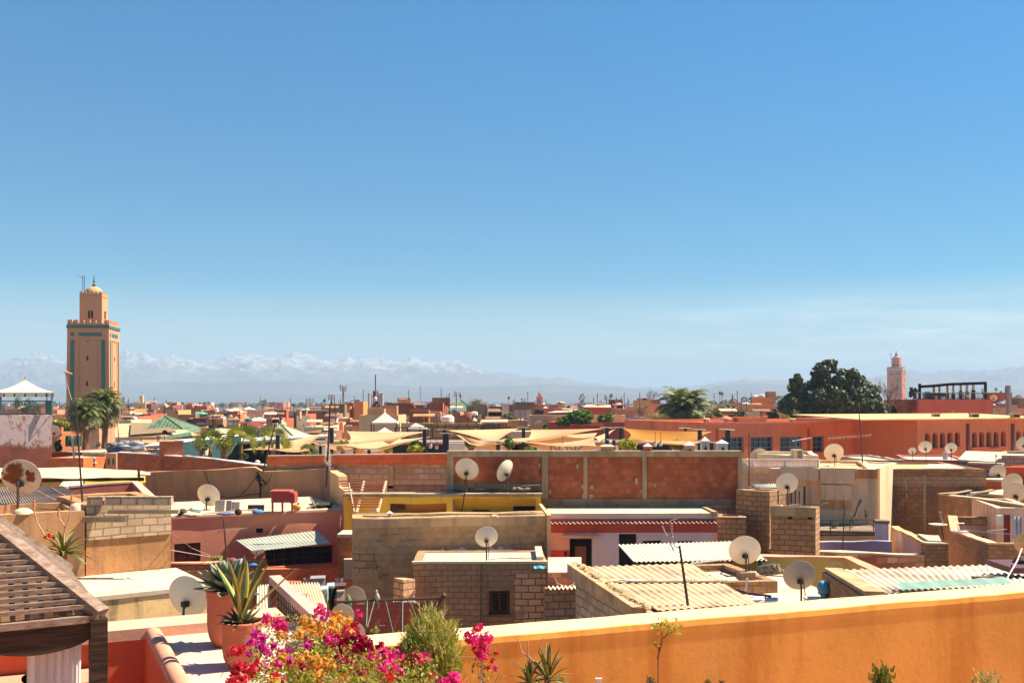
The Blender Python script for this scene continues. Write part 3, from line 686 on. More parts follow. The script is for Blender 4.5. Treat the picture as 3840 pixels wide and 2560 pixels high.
# --- feathery conifer in front of the wall
cf=thing('conifer_shrub','feathery yellow green conifer standing before the ochre wall','shrub',(X(1605,7.7),7.7,CZ-3.6))
CON1=leafm('conifer_foliage',(.22,.28,.012),(.38,.40,.04),.25,9.);CON2=leafm('dry_conifer_tips',(.46,.40,.10),(.58,.48,.16),.3,9.)
for mm,cnt,lo in((CON1,190,.0),(CON2,80,.5)):
 mb=MB()
 PLU=((1610,2300,44),(1575,2335,40),(1650,2322,40),(1540,2375,34),(1685,2365,34),(1625,2390,60),(1560,2430,50),(1680,2440,44),(1520,2440,26))
 for i in range(int(cnt*1.3)):
  px_,tp,rad=PLU[i%9];t=U(lo,1);y=2620-(2620-tp)*t;k=(1-t)*.75+.25;q=P(px_+U(-1,1)*rad*k,y,7.7+U(-.22,.22));x=px_
  for s in range(9):
   d=V((U(-.5,.5)+(x-1605)*.003,U(-.5,.3),U(.5,1))).normalized();L=U(.05,.11);w_=d.cross(V((U(-1,1),U(-1,1),U(-1,1)))).normalized()*.006;b=q+V((U(-1,1),U(-1,1),U(-1,1)))*.05
   mb.face([b-w_,b+w_,b+d*L+w_*.3,b+d*L-w_*.3]);e=d.cross(w_).normalized()
   for j in range(3):bb=b+d*L*(.2+.25*j);f=(d+e*(1 if j%2 else-1)).normalized()*L*.45;mb.face([bb-w_*.5,bb+w_*.5,bb+f])
 mb.build('foliage',mm,cf)
mb=MB()
for i in range(14):twig(V((X(1605,7.7),7.7,CZ-3.6)),P(1605+U(-70,70),U(2330,2480),7.7),.012,6,.05)
mb.build('branches',TWIG,cf)
# --- aloes and small plants along the wall foot
aloe(1985,2560,7.5,.19,26,'small green aloe tuft growing beside the magenta flower spray',CZ-3.6,w=.045,up=.7)
aloe(2055,2548,7.6,.27,30,'larger spiky aloe with pale dry stalks before the ochre wall',CZ-3.6,w=.04,up=.75,stalks=[[(2020,2510),(1990,2470),(1955,2440),(1945,2392)],[(2010,2490),(1978,2455),(1980,2402)],[(2048,2490),(2022,2440),(2035,2390)],[(2075,2500),(2090,2460)]])
sp=thing('sapling','thin stemmed sapling with yellow leaves against the ochre wall','sapling',(X(2468,8.),8.,CZ-3.6))
mb=MB();twig((X(2468,8.),8.,CZ-3.6),P(2468,2470,8.),.014,3,.005);twig(P(2468,2470,8.),P(2485,2390,8.),.009,4,.008);twig(P(2485,2390,8.),P(2530,2365,8.),.006,4,.008);twig(P(2470,2440,8.),P(2482,2385,8.),.006,3,.006);twig(P(2472,2430,8.),P(2447,2412,8.),.005,3,.006);twig(P(2482,2385,8.),P(2475,2310,8.),.004,4,.01);mb.build('stem',plain('brown_stem',(.16,.085,.05),.8),sp)
mb=MB()
for(x,y,r,n)in((2490,2350,30,70),(2465,2345,20,36),(2535,2350,16,26),(2545,2375,12,18),(2455,2412,16,30),(2505,2365,20,36),(2495,2325,14,18),(2535,2322,9,10),(2448,2360,8,8)):
 for _ in range(n):mb.card(P(x+rng.gauss(0,r*.55),y+rng.gauss(0,r*.5),8.+U(-.05,.05)),U(.010,.018),asp=.7)
mb.build('leaves',LEAFY,sp)
def tuft(x,y,r,Y,m,label,n=240,cat='shrub',h=1.2):
 c=P(x,y,Y);root=thing('small_shrub',label,cat,(c.x,c.y,CZ-3.6));rr=r/F*Y;mb=MB()
 for i in range(n):
  a=U(0,6.28);q=V((c.x+math.cos(a)*rr*U(0,1),c.y+math.sin(a)*rr*U(0,1)*.8,c.z-rr*h+U(0,rr*h*1.9)*(1-.3*U(0,1))));d=V((U(-.5,.5),U(-.5,.5),1)).normalized();L=rr*.28;s=d.cross(V((U(-1,1),U(-1,1),.2))).normalized()*.009
  mb.face([q-s,q+s,q+d*L+s*.5,q+d*L-s*.5])
 mb.build('foliage',m,root);mb=MB();mb.tube([(c.x,c.y,CZ-3.6),c],.02,6);mb.build('stem',TWIG,root)
tuft(3310,2548,52,7.4,leafm('shrub_green',(.10,.15,.012),(.19,.22,.02),.25,9.),'bushy green shrub top at the foot of the ochre wall',420)
tuft(3700,2575,60,7.3,leafm('dry_grass',(.42,.34,.1),(.5,.42,.16),.3,9.),'pale dry grass tuft low in front of the ochre wall',300)
tuft(2655,2560,22,7.6,leafm('golden_bud',(.4,.26,.04),(.45,.34,.08),.3,9.),'golden flower bud tuft between sapling and shrub',120)
tuft(2440,2555,20,7.7,LEAFO,'little leafy herb at the foot of the yellow sapling',90)
tuft(2705,2560,12,7.7,leafm('brown_bud',(.16,.085,.03),(.24,.13,.05),.2,9.),'narrow brown seed spike beside the golden bud tuft',60)
nb=MB();c=P(2245,2556,7.6);nb.obox(c,(.025,0,0),(0,.012,0),(0,0,.03));o=nb.build('wall_socket',WHITEP);nb=MB();nb.obox(c+V((0,-.014,-.004)),(.015,0,0),(0,.004,0),(0,0,.018));nb.build('cover',BEIGE,o)
nb=MB();nb.tube([V((c.x,c.y,CZ-3.6)),c],.012,5);nb.build('post',DARKMETAL,o);tag(o,'small white outdoor socket box on a post by the ochre wall','socket')
# ================================================================== NEAR ROOFTOPS (15-50 m)
TAN=plaster('tan_render',(.36,.215,.125),.55,(.13,.085,.055),.18)
TANL=plaster('light_tan_render',(.46,.31,.19),.5,(.2,.13,.08),.16)
BROWNR=plaster('brown_patched_render',(.30,.175,.095),.55,(.09,.06,.04),.28,sc=1.4,bs=.7)
BLOCKG=bricks('grey_block',.40,.20,(.30,.25,.21),(.40,.33,.28),(.16,.13,.105),.018,None,dirt=.4)
BLOCKT=bricks('tan_block',.34,.17,(.23,.145,.09),(.32,.21,.14),(.12,.08,.055),.016,(.20,.14,.09),(.54,.64),.6)
BLOCKP=bricks('pinkish_block',.36,.18,(.50,.33,.22),(.40,.26,.175),(.10,.07,.05),.016,(.30,.20,.13),(.60,.66),.25)
BLOCKD=bricks('dark_brown_brick',.30,.13,(.20,.115,.07),(.27,.165,.10),(.13,.095,.07),.014,(.15,.115,.09),(.55,.64),.5)
BLOCK2=bricks('two_tone_brick',.40,.20,(.22,.06,.035),(.48,.29,.19),(.20,.13,.095),.014,None,dirt=.2,var=.15)
REDB=bricks('red_hollow_brick',.225,.21,(.22,.052,.024),(.36,.098,.046),(.15,.10,.07),.021,None,dirt=.3,var=.35)
REDB2=bricks('dull_red_brick',.24,.20,(.34,.085,.04),(.44,.12,.055),(.22,.13,.09),.012,(.27,.12,.075),(.56,.66),.35)
PINKW=plaster('pink_house_plaster',(.86,.36,.21),.12,(.45,.27,.2),.12)
YELL=plaster('yellow_house_plaster',(.86,.50,.06),.35,(.45,.16,.02),.1)
YELL2=plaster('deep_yellow_plaster',(.84,.44,.03),.2,(.4,.16,.02),.1)
YELLP=plaster('pale_yellow_plaster',(.66,.44,.13),.25,(.5,.3,.08),.08)
MAROON=plaster('maroon_paint',(.26,.055,.055),.3,(.14,.03,.03),.12)
PURPL=plaster('plum_paint',(.22,.085,.085),.3,(.12,.05,.05),.1)
LILAC=plaster('lilac_white_paint',(.62,.50,.52),.2,(.4,.3,.3),.07)
CRIM=plaster('crimson_paint',(.42,.05,.035),.25,(.2,.04,.03),.12)
BLUEW=plaster('peeling_blue_wash',(.30,.30,.46),.6,(.52,.44,.36),.35,sc=.8)
BEIGEW=plaster('beige_house_render',(.78,.55,.33),.45,(.24,.15,.09),.12)
CREAMW=plaster('cream_render',(.66,.55,.36),.3,(.4,.3,.18),.1)
VOID=plain('dark_interior',(.010,.008,.007),.95)
BROWND=worn('brown_door_wood',(.16,.045,.018),(.25,.09,.03),(.5,.75),5.,.6)
BLUEP=plain('blue_window_paint',(.08,.22,.48),.5)
GLASS=plain('dark_glass',(.02,.022,.022),.12)
CORRT=worn('tan_fibre_cement',(.74,.50,.29),(.40,.27,.18),(.46,.66),.9,.85)
CORRC=worn('cream_fibre_cement',(.80,.72,.52),(.66,.57,.40),(.5,.8),.7,.85)
CORRG=worn('old_grey_fibre_cement',(.25,.19,.155),(.17,.13,.105),(.45,.7),1.2,.9)
ZINC=worn('pale_zinc_sheet',(.40,.42,.34),(.27,.26,.2),(.5,.75),1.4,.6)
CREAMT=plain('cream_tarpaulin',(.80,.66,.38),.7,0,.06,.8,.15)
YTARP=plain('yellow_tarpaulin',(.62,.38,.03),.7,0,.1,.8,.2)
ALUTARP=plain('teal_tarpaulin',(.20,.33,.27),.7,0,.12,2.)
def box3(name,px0,py0,px1,py1,Y,d,m,parent=None):
 mb=MB();mb.box(X(px0,Y),X(px1,Y),Y,Y+d,Z(py1,Y),Z(py0,Y));return mb.build(name,m,parent)
def board(mb,p,q,w,h):
 p,q=V(p),V(q);d=(q-p);L=d.length;d.normalize();s=d.cross(V((0,0,1)));s=s.normalized()if s.length>1e-4 else V((1,0,0));u=s.cross(d);mb.obox((p+q)/2,d*L/2,s*w/2,u*h/2)
# ---------------- left group
b=bld('plaster_house','tan plastered house wall left of the grey block house','house',(-90,24.2),(317,25.5),-2.75,2.6,TAN,para=.5)
mb=MB();mb.lathe(P(86,1925,24.9),[(.24,0),(.22,.06),(.16,.11),(.08,.14),(0,.15)],18,(0,0,1));weld(mb.build('plaster_mound',CREAMW,b.root,smooth=True))
mb=MB();mb.lathe(P(286,1912,25.6),[(.17,0),(.16,.1),(.1,.17),(0,.2)],16);weld(mb.build('plaster_mound',CREAMW,b.root,smooth=True))
b=bld('block_house','grey concrete block house with unfinished open top and brown lower render','house',(322,25.6),(641,26.9),-2.62,3.2,BROWNR,para=.7,t=.3)
onfront(b,323,1884,640,2012,'block_course',BLOCKG,.05,.1)
mb=MB()
for k in range(5):
 x0=325+k*62+(8 if k else 0);p0=P(x0,1903,25.58);p1=P(x0+60.5,1903,25.62);mb.prism([(p0.x,p0.y),(p1.x,p1.y),(p1.x,p1.y+.18),(p0.x,p0.y+.18)],CZ-2.63,CZ-2.41+.006*(k%2))
mb.build('loose_block_row',BLOCKG,b.root)
mb=MB();mb.obox(P(395,1945,25.5),(.55,0,0),(0,.1,0),(.02,0,.07));mb.obox(P(540,1917,25.55),(.9,0,0),(0,.07,0),(.01,0,.05));mb.build('mortar_crust',CONC,b.root)
b=bld('flat_roof_house','cream flat roofed house with grimy stained front behind the big white dish','house',(300,22.7),(790,24.4),-4.55,3.0,plaster('stained_cream_render',(.50,.38,.22),.85,(.12,.10,.07),.25,sc=1.3),para=0,roof=ROOFW)
mb=MB();board(mb,P(322,2188,24.6),P(590,2161,25.8),.04,.04);board(mb,P(478,2166,25.3),P(526,2187,24.7),.03,.03);o=mb.build('wooden_pole',WOOD);tag(o,'thin wooden pole lying on the cream flat roof','pole')
dish(702,2236,158,18.5,2420,'big white dish close behind the salmon low wall',DISHW,yaw=14,pitch=12,arm=False)
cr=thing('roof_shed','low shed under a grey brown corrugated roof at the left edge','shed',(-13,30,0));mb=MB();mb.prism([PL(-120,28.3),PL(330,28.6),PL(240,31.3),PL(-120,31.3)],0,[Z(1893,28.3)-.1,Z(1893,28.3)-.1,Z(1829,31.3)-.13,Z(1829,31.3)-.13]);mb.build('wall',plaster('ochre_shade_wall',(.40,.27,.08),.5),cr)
corr(P(-120,1824,31.5),P(236,1821,31.5),P(330,1880,28.),P(-120,1892,28.),44,.016,CORRG,'roof',parent=cr)
mb=MB();board(mb,P(138,1840,30.4),P(212,1878,28.3),.05,.03);board(mb,P(190,1828,31),P(262,1868,28.6),.04,.03);mb.build('batten',plain('rust_batten',(.25,.12,.1),.8),cr)
dish(78,1790,140,27.,1912,'large rust eaten dish above the corrugated shed at the left edge',RUSTDISH,yaw=-8,pitch=20)
aw=thing('awning_roof','long cream tarpaulin awning over a yellow sided lean-to','awning',(-14,37,0))
mb=MB();g=[]
for i in range(9):
 v=i/8;row=[]
 for j in range(31):
  u=j/30;far=P(-40+u*(440+40),1757-6*u,40.5).lerp(P(565,1772,37.5),max(0,(u-.8)/.2));near=P(-60+u*620,1792-2*math.sin(u*9)-(12 if u>.9 else 0),36.)
  p=far.lerp(near,v);p.z+=.05*mn.noise(p*.9)-.06*math.sin(math.pi*v);row.append(p)
 g.append(row)
mb.patch([r for r in g[::-1]]);o=mb.build('tarpaulin',CREAMT,aw,True);weld(o)
mb=MB()
for x in(20,150,300,395,520):mb.tube([V((X(x,36.1),36.1,8.5)),P(x,1793,36.1)],.04,5)
for y,r in((1800,.03),(1806,.045)):mb.tube([P(-60,y,36.15),P(540,y-8,36.15)],r,5)
mb.tube([P(520,1757,36.),P(522,1795,36.)],.05,5);mb.build('frame',DARKMETAL,aw)
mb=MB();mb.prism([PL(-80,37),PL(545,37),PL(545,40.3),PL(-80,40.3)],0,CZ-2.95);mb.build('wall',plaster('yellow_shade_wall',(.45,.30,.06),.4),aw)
g=[]
for i in range(4):
 row=[]
 for j in range(20):u=j/19;p=P(318+u*218,1803+i*5+2*math.sin(u*7),35.6-.2*i);row.append(p)
 g.append(row)
mb=MB();mb.patch(g[::-1]);o=mb.build('yellow_sheet',YTARP,aw,True)
mb=MB();mb.patch([[P(220,1825,34.6),P(310,1822,34.6)],[P(236,1804,35.8),P(312,1802,35.8)]]);mb.build('white_sheet',ROOFW,aw)
pc=wallthing('courtyard_wall','plum painted courtyard wall with scalloped right shoulder','wall',[(262,32.),(497,33.),(560,31.)],-13,(-2.73,-2.64,-3.05),.25,PURPL,cap=plaster('plum_coping',(.56,.38,.30),.2))
wallthing('courtyard_wall','little dark courtyard wall beneath the cream awning','wall',[(150,33.4),(270,32.1)],-13,(-2.9,-2.8),.25,MAROON,cap=ROOF)
wallthing('boundary_wall','long tan boundary wall behind the pink house roof, hung with black cables','wall',[(540,43.6),(760,43.9),(955,44.2),(985,44.2),(1120,44.1),(1250,44.3)],-13,(-3.02,-2.96,-2.86,-3.03,-3.0,-2.88),.3,TAN)
mb=MB();mb.tube([P(966,1768,43.9),P(972,1800,43.85),P(978,1828,43.85),P(976,1860,43.85),P(990,1905,43.85)],.05,5)
for k in range(7):
 a=U(0,6);mb.tube([P(968+U(-4,4),1775,43.85),P(972+12*math.cos(a),1800+10*math.sin(a),43.83),P(985+14*math.cos(a+1),1815+8*math.sin(a),43.83),P(975,1826,43.84)],.022,4)
for q in([(968,1775),(930,1830),(900,1855)],[(705,1768),(708,1830),(702,1880)],[(765,1765),(785,1815),(830,1868)],[(985,1830),(1010,1800),(1020,1775)],[(976,1850),(960,1850),(860,1866),(790,1850)]):mb.tube([P(x,y,43.86)for x,y in q],.016,4)
tag(mb.build('cable_bundle',VOID),'tangle of black cables hanging on the tan boundary wall','cables')
# ---------------- pink house
b=bld('pink_house','salmon pink house with a cluttered flat roof and brown double door','house',(645,36.),(1290,38.7),-4.2,5.4,PINKW,para=0,roof=ROOF,holes=[(654,2036,752,2112),(960,1981,987,1999),(995,2050,1250,2118)],rev=.3)
inpane(b,0,'door',BROWND,.2);inbars(b,0,'door_frame',plain('door_frame_wood',(.10,.03,.015),.7),2,2,.07,.12);inpane(b,1,'vent',VOID,.25);inpane(b,2,'porch_back',VOID,.28);inbars(b,2,'porch_grille',plain('dark_timber',(.07,.03,.02),.8),7,3,.05,.2)
mb=MB();A_,B_=P(645,1947,35.95),P(1290,1913,38.65);mb.prism([(A_.x,A_.y),(B_.x,B_.y),(B_.x,B_.y+.25),(A_.x,A_.y+.25)],CZ-4.2,CZ-4.14);mb.build('coping',plaster('pink_edge',(.66,.36,.25),.2),b.root)
corr(P(885,2024,36.3),P(1190,1988,37.6),P(1238,2034,35.1),P(946,2066,33.9),22,.011,ZINC,'canopy','pale zinc sheet canopy sagging over the pink house porch','canopy',rows=8,sag=.05)
mb=MB();g=[[P(942+j*12,2064-j*1.5+i*7*(1-abs(j-2)/4),33.95-.05*(j%2))for j in range(5)]for i in range(4)];mb.patch(g[::-1]);tag(mb.build('torn_sheet',plain('grey_plastic_sheet',(.42,.38,.33),.6,0,.1,5,.2)),'torn grey plastic sheet hanging off the zinc canopy corner','sheet')
wallthing('yard_wall','low rough block yard wall in front of the pink house door','wall',[(640,33.5),(905,34.4)],-13,(-5.45,-5.50),.25,BLOCKD,cap=plaster('pink_wall_cap',(.50,.26,.19),.2))
wallthing('yard_wall','low red brick yard wall under the zinc canopy','wall',[(985,33.2),(1272,34.)],-13,(-5.55,-5.62),.25,REDB2)
wallthing('yard_wall','short brown yard wall end with flower pots beside the zinc canopy','wall',[(880,33.9),(1000,34.2)],-13,(-5.38,-5.38),.3,BROWNR)
b=bld('brick_pillar','narrow brown brick pillar between the pink house and the grey tan house','pillar',(1268,31.5),(1326,31.5),0,1.,bricks('patched_pillar_brick',.3,.2,(.20,.11,.06),(.32,.13,.06),(.16,.1,.07),.02),ytop=2014,para=0)
wallthing('stepped_wall','tan wall stepping down toward us between pink and yellow houses','wall',[(1236,43.8),(1270,40.5),(1271,40.4),(1314,35.6),(1318,34.6)],-13,(-2.98,-2.98,-3.38,-3.38,-3.5),.35,TANL)
CL='clutter on the pink house roof'
dish(781,1857,88,38.2,1944,'pinkish white dish on the pink house roof',DISHW,yaw=10,pitch=20)
def zroof(px,py):return None
def onroof(px,py,zr=-4.1):Y=YZ(py,zr);return V((X(px,Y),Y,CZ+zr))
ck=thing('storage_chest','red pink metal chest standing on thin legs on the cluttered roof','chest',onroof(1060,1920))
q=onroof(1058,1922);mb=MB();mb.box(q.x-.41,q.x+.42,q.y,q.y+.6,q.z+.38,q.z+.76);mb.build('box',plaster('faded_red_paint',(.30,.055,.055),.3),ck)
mb=MB();mb.box(q.x-.46,q.x+.30,q.y-.05,q.y+.62,q.z+.765,q.z+.82);mb.build('lid',plaster('faded_red_lid',(.34,.08,.08),.3),ck);mb=MB();mb.box(q.x+.3,q.x+.47,q.y-.02,q.y+.55,q.z+.36,q.z+.7);mb.build('side_tray',plaster('faded_red_paint',(.30,.055,.055)),ck)
for dx in(-.37,.0,.36):
 mb=MB();mb.box(q.x+dx-.03,q.x+dx+.03,q.y+.02,q.y+.08,q.z,q.z+.38);mb.build('leg',plaster('faded_red_paint',(.30,.055,.055)),ck)
def jug(px,py,w,h,c,label):
 q=onroof(px,py);mb=MB();mb.blob(q+V((0,0,h*.5)),(w*.5,w*.3,h*.5),12,8,.06,3);o=weld(mb.build('jerry_can',plain('plastic_%d'%int(px),c,.45),None,True));mb=MB();mb.tube([q+V((w*.2,0,h*.9)),q+V((w*.2,0,h*1.15))],w*.1,7);mb.build('cap',DARKMETAL,o);return tag(o,label,'jerry can',CL)
jug(1111,1915,.38,.27,(.70,.30,.02),'orange plastic can beside the red chest')
def sack(px,py,w,h,d,c,label,cat='sack',name='sack',amp=.18):
 q=onroof(px,py);mb=MB();mb.blob(q+V((0,0,h*.5)),(w*.5,d*.5,h*.5),14,8,amp,2.2);o=weld(mb.build(name,plain('cloth_%d'%int(px),c,.85,0,.3,6),None,True));return tag(o,label,cat,CL)
sack(735,1921,.48,.22,.4,(.42,.55,.48),'pale turquoise bundle left of the roof dish')
sack(715,1938,.62,.18,.5,(.62,.52,.36),'cream cloth heap at the front edge left of the dish')
sack(683,1932,.36,.24,.4,(.05,.035,.03),'black bag at the left end of the cluttered roof')
sack(848,1931,.66,.10,.4,(.12,.14,.30),'blue violet rug rolled right of the roof dish','rug','rug')
sack(966,1927,.40,.17,.35,(.08,.22,.42),'bright blue plastic bundle in the middle of the roof')
sack(893,1931,.27,.24,.26,(.06,.022,.015),'dark rusty round pot on the roof front edge','pot','cooking_pot',.05)
sack(1205,1901,.9,.18,.8,(.045,.035,.03),'dark rubbish heap at the right end of the roof','rubbish','rubbish_heap',.3)
def lean(px,py,w,h,c,label,tilt=.12):
 q=onroof(px,py,-4.1);mb=MB();mb.obox(q+V((0,0,h/2)),(w/2,0,0),(0,.025,0),(0,h*tilt,h/2));return tag(mb.build('board',plain('board_%d'%int(px),c,.8)),label,'board',CL)
lean(825,1917,.36,.42,(.45,.38,.30),'grey panel leaning behind the rug');lean(877,1915,.44,.34,(.50,.42,.33),'white panel leaning on the tan wall');lean(858,1916,.2,.40,(.28,.26,.24),'narrow dark panel between the leaning panels');lean(960,1914,.62,.22,(.10,.04,.03),'dark wooden crate side leaning on the tan wall')
for(a,c_,lab)in(((1150,1906,1195,1886),(.36,.26,.17),'pale plank slanting over the rubbish heap'),((1185,1904,1165,1866),(.24,.18,.14),'grey stick standing up from the rubbish heap'),((760,1926,965,1908),(.45,.38,.28),'long pale pole lying across the roof')):
 p0,p1=onroof(a[0],a[1],-4.08),None;Y=p0.y;p1=P(a[2],a[3],Y+.2 if a[0]!=760 else Y+1.2);mb=MB();board(mb,p0,p1,.09 if a[0]==1150 else .045,.05);tag(mb.build('plank',plain('plank_%d'%a[0],c_,.85)),lab,'plank',CL)
antenna(838,1946,2130,35.2,'dark leaning mast with a stick aerial before the pink house',lean=-16,booms=[(1990,18,1.0,3,6)],r=.03,elem=.12)
hb=thing('hanging_cloth','yellow green towel hanging on a line by the pink door','towel',P(812,2110,34.6));mb=MB();g=[[P(790+j*5.5,2085-j*.6+i*9,34.6+.03*(-1)**j)for j in range(9)]for i in range(5)];mb.patch(g[::-1]);mb.build('cloth',plain('yellow_green_towel',(.42,.38,.10),.8,0,.25,9,.25),hb,True)
mb=MB();mb.tube([P(642,1998,26.2),P(720,2055,31),P(788,2083,34.6)],.012,4);mb.tube([P(642,2062,26.2),P(788,2087,34.6)],.012,4);tag(mb.build('washing_line',plain('pale_cord',(.5,.38,.25),.8)),'two pale cords stretched to the yellow green towel','washing line')
for(x,y,s,c_,lb)in((868,2102,.22,(.22,.06,.06),'reddish round shopping bag on the brown yard wall end'),(900,2112,.34,(.30,.33,.36),'grey crumpled sheet on the brown yard wall end'),(942,2118,.2,(.08,.2,.5),'blue rag on the brown yard wall end')):
 mb=MB();mb.blob(P(x,y,34.),(s,s*.6,s*.45),10,7,.25,4);tag(weld(mb.build('bundle',plain('bundle_%d'%x,c_,.8,0,.3,6),None,True)),lb,'bundle')
# ---------------- yard below: white corrugated lean-to, dishes, clothesline
corr(P(1050,2188,24.2),P(1198,2184,24.4),P(1226,2276,20.6),P(1082,2292,20.4),14,.03,CORRC,'lean_to_roof','cream corrugated lean-to roof behind the balusters','roof',rows=5)
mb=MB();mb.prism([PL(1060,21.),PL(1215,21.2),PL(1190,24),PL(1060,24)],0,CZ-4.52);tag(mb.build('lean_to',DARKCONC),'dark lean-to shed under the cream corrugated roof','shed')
corr(P(965,2195,24.2),P(1012,2192,24.2),P(1022,2300,20.6),P(960,2310,20.6),5,.03,CORRC,'lean_to_roof','narrow cream corrugated roof strip behind the railing post','roof',rows=5)
mb=MB();mb.blob(P(1147,2237,22.3),(.09,.09,.08),9,6,.2,9);tag(mb.build('stone',plain('pink_stone',(.48,.26,.2),.9)),'small pinkish stone lying on the cream lean-to roof','stone')
for k,(x0,x1,y0,y1,Y,c_,lb)in enumerate(((1198,1222,2210,2262,23.,(.50,.52,.46),'white wire crate by the lean-to'),(1222,1246,2198,2245,23.6,(.36,.5,.42),'pale green plastic sheet by the lean-to'),(1160,1212,2170,2200,25.2,(.30,.24,.23),'clear plastic box behind the lean-to'),(1255,1285,2218,2262,24.2,(.34,.25,.18),'worn wooden box between jacket and dish'),(1250,1290,2198,2216,24.4,(.12,.05,.045),'dark red crate behind the black jacket'))):
 mb=MB();p=P((x0+x1)/2,y1,Y);w_,h_=(x1-x0)/F*Y/2,(y1-y0)/F*Y;mb.obox(p+V((0,.2,h_/2)),(w_,.04,0),(-.03,.2,0),(0,.03,h_/2));mb.obox(p+V((0,.2,h_)),(w_*1.04,.04,0),(-.03,.21,0),(0,0,.02));mb.tube([V((p.x,p.y+.2,0)),p+V((0,.2,0))],.06,5);tag(mb.build('crate',plain('crate_%d'%k,c_,.6)),lb,'crate')
jk=MB();g=[[P(1232+j*5.2+(3 if i>4 else 0),2204+i*13+2*math.sin(j),23.+.08*math.sin(j*1.9+i*.4))for j in range(7)]for i in range(8)];jk.patch(g[::-1]);tag(jk.build('hanging_jacket',plain('black_cloth',(.018,.02,.024),.9),None,True),'black jacket hung up beside the lean-to','jacket')
fr=thing('clothes_frame','rusty pipe clothes frame with green cords and scroll ends','clothes rack',P(1440,2420,22.8));mb=MB()
mb.tube([P(1256,2256,22.8),P(1320,2254,22.8),P(1655,2240,22.8)],.035,6);mb.tube([P(1257,2245,22.8),P(1257,2275,22.8)],.03,5);mb.tube([P(1668,2226,22.6),P(1600,2318,23.4),P(1560,2400,24)],.045,6);mb.tube([P(1555,2218,23.6),P(1515,2272,23.0)],.04,6)
for x in(1300,1600):mb.tube([P(x,2252,22.8),V((X(x,22.8),22.8,6.5))],.03,5)
mb.build('pipe_frame',RUSTMETAL,fr);mb=MB()
for k in range(9):
 c_=P(1470+k*16+(k>5)*10,2262+(k>5)*(k-5)*9,22.9);pts=[c_+V((.06*math.cos(a),0,.06*math.sin(a)))for a in[i*.7+k for i in range(8)]];mb.tube(pts,.013,4)
mb.build('scrolls',plain('white_iron_scroll',(.45,.42,.42),.6),fr);mb=MB()
for(x0,x1,y1)in((1377,1374,2345),(1404,1378,2350),(1446,1474,2370),(1510,1509,2368),(1537,1575,2345),(1593,1612,2320),(1618,1628,2330)):mb.tube([P(x0,2252,22.7),P(x1,y1,22.4)],.012,4)
mb.build('cords',plain('green_cord',(.22,.33,.26),.8),fr)
BL=bricks('patterned_blanket',.34,.26,(.26,.05,.045),(.15,.10,.08),(.30,.07,.06),.03,None,dirt=.1)
mb=MB();g=[]
for i in range(9):
 row=[]
 for j in range(29):u=j/28;x=1318+u*282;y=2262-6*u+12*(math.sin(u*9)*.25*(i==0))+i*13.5;row.append(P(x,y,22.85+.10*math.sin(u*17+i*.2)*(i/8+.2)))
 g.append(row)
mb.patch(g[::-1]);tag(mb.build('blanket',BL,None,True),'dark red patterned blanket hanging from the clothes frame','blanket')
dish(1328,2240,88,25.,2345,'beige dish standing behind the clothes frame',BEIGE,yaw=5,pitch=14,arm=False);dish(1285,2305,86,22.,2400,'beige dish in front of the folded green umbrella',BEIGE,yaw=5,pitch=14,arm=False);dish(1326,2372,86,21.,2440,'lowest beige dish half hidden by orange flowers',BEIGE,yaw=5,pitch=14,arm=False)
um=thing('folded_umbrella','folded green umbrella leaning between the two beige dishes','umbrella',P(1305,2290,23.));mb=MB();mb.lathe(P(1305,2290,23.),[(.0,-.02),(.11,0),(.09,.2),(.05,.32),(.012,.37),(0,.38)],8,(.04,0,1),1.,8,.25);mb.build('canopy',plain('green_stripe_cloth',(.12,.20,.09),.7,0,.5,12),um);mb=MB();mb.tube([V((X(1304,23),23,6.5)),P(1306,2228,23)],.015,5);mb.build('pole',WHITEP,um)
dv=MB();pts=[(.0,.012),(.05,.045),(.10,.06),(.16,.055),(.20,.034),(.23,.026),(.255,.03),(.275,.024),(.295,.006)];c0=P(1417,2259,22.8);ax=V((-.12,0,1)).normalized()
dv.lathe(c0+V((0,0,.01)),[(0,0)]+[(r,h)for h,r in pts]+[(0,.297)],10,ax);dv.obox(c0+V((.02,.01,-.05)),(.018,0,0),(0,.008,0),(.015,0,.08));dv.tube([c0+ax*.275+V((-.02,0,0)),c0+ax*.27+V((-.05,0,-.005))],[.008,.001],5);dv.tube([c0+V((-.01,-.02,.03)),c0+V((0,-.02,-.03))],.006,4);dv.tube([c0+V((-.01,.02,.03)),c0+V((0,.02,-.03))],.006,4)
tag(weld(dv.build('dove',plain('dove_grey',(.42,.34,.30),.8,0,.2,20),None,True)),'pale dove perched on the pipe of the clothes frame','bird')
wallthing('yard_wall','dark back wall of the small yard behind the beige dishes','wall',[(1010,29.5),(1325,29.8)],-13,(-5.3,-5.35),.25,REDB2)
for(x,y,s,c_,lb)in((1272,2182,.26,(.2,.18,.16),'grey bucket in the dark yard corner'),(1150,2180,.2,(.3,.2,.16),'brown bundle by the dark yard wall')):
 mb=MB();q=P(x,y,29.);mb.lathe(q-V((0,0,s*.5)),[(0,0),(s*.38,0),(s*.5,s),(s*.46,s),(s*.36,.04),(0,.04)],12);tag(mb.build('bucket',plain('bucket_%d'%x,c_,.6)),lb,'bucket')
b=bld('yard_platform','dark cement yard platform below the clothes frame','platform',(930,20.),(1650,20.5),-6.6,9.,DARKCONC,para=0,roof=DARKCONC)
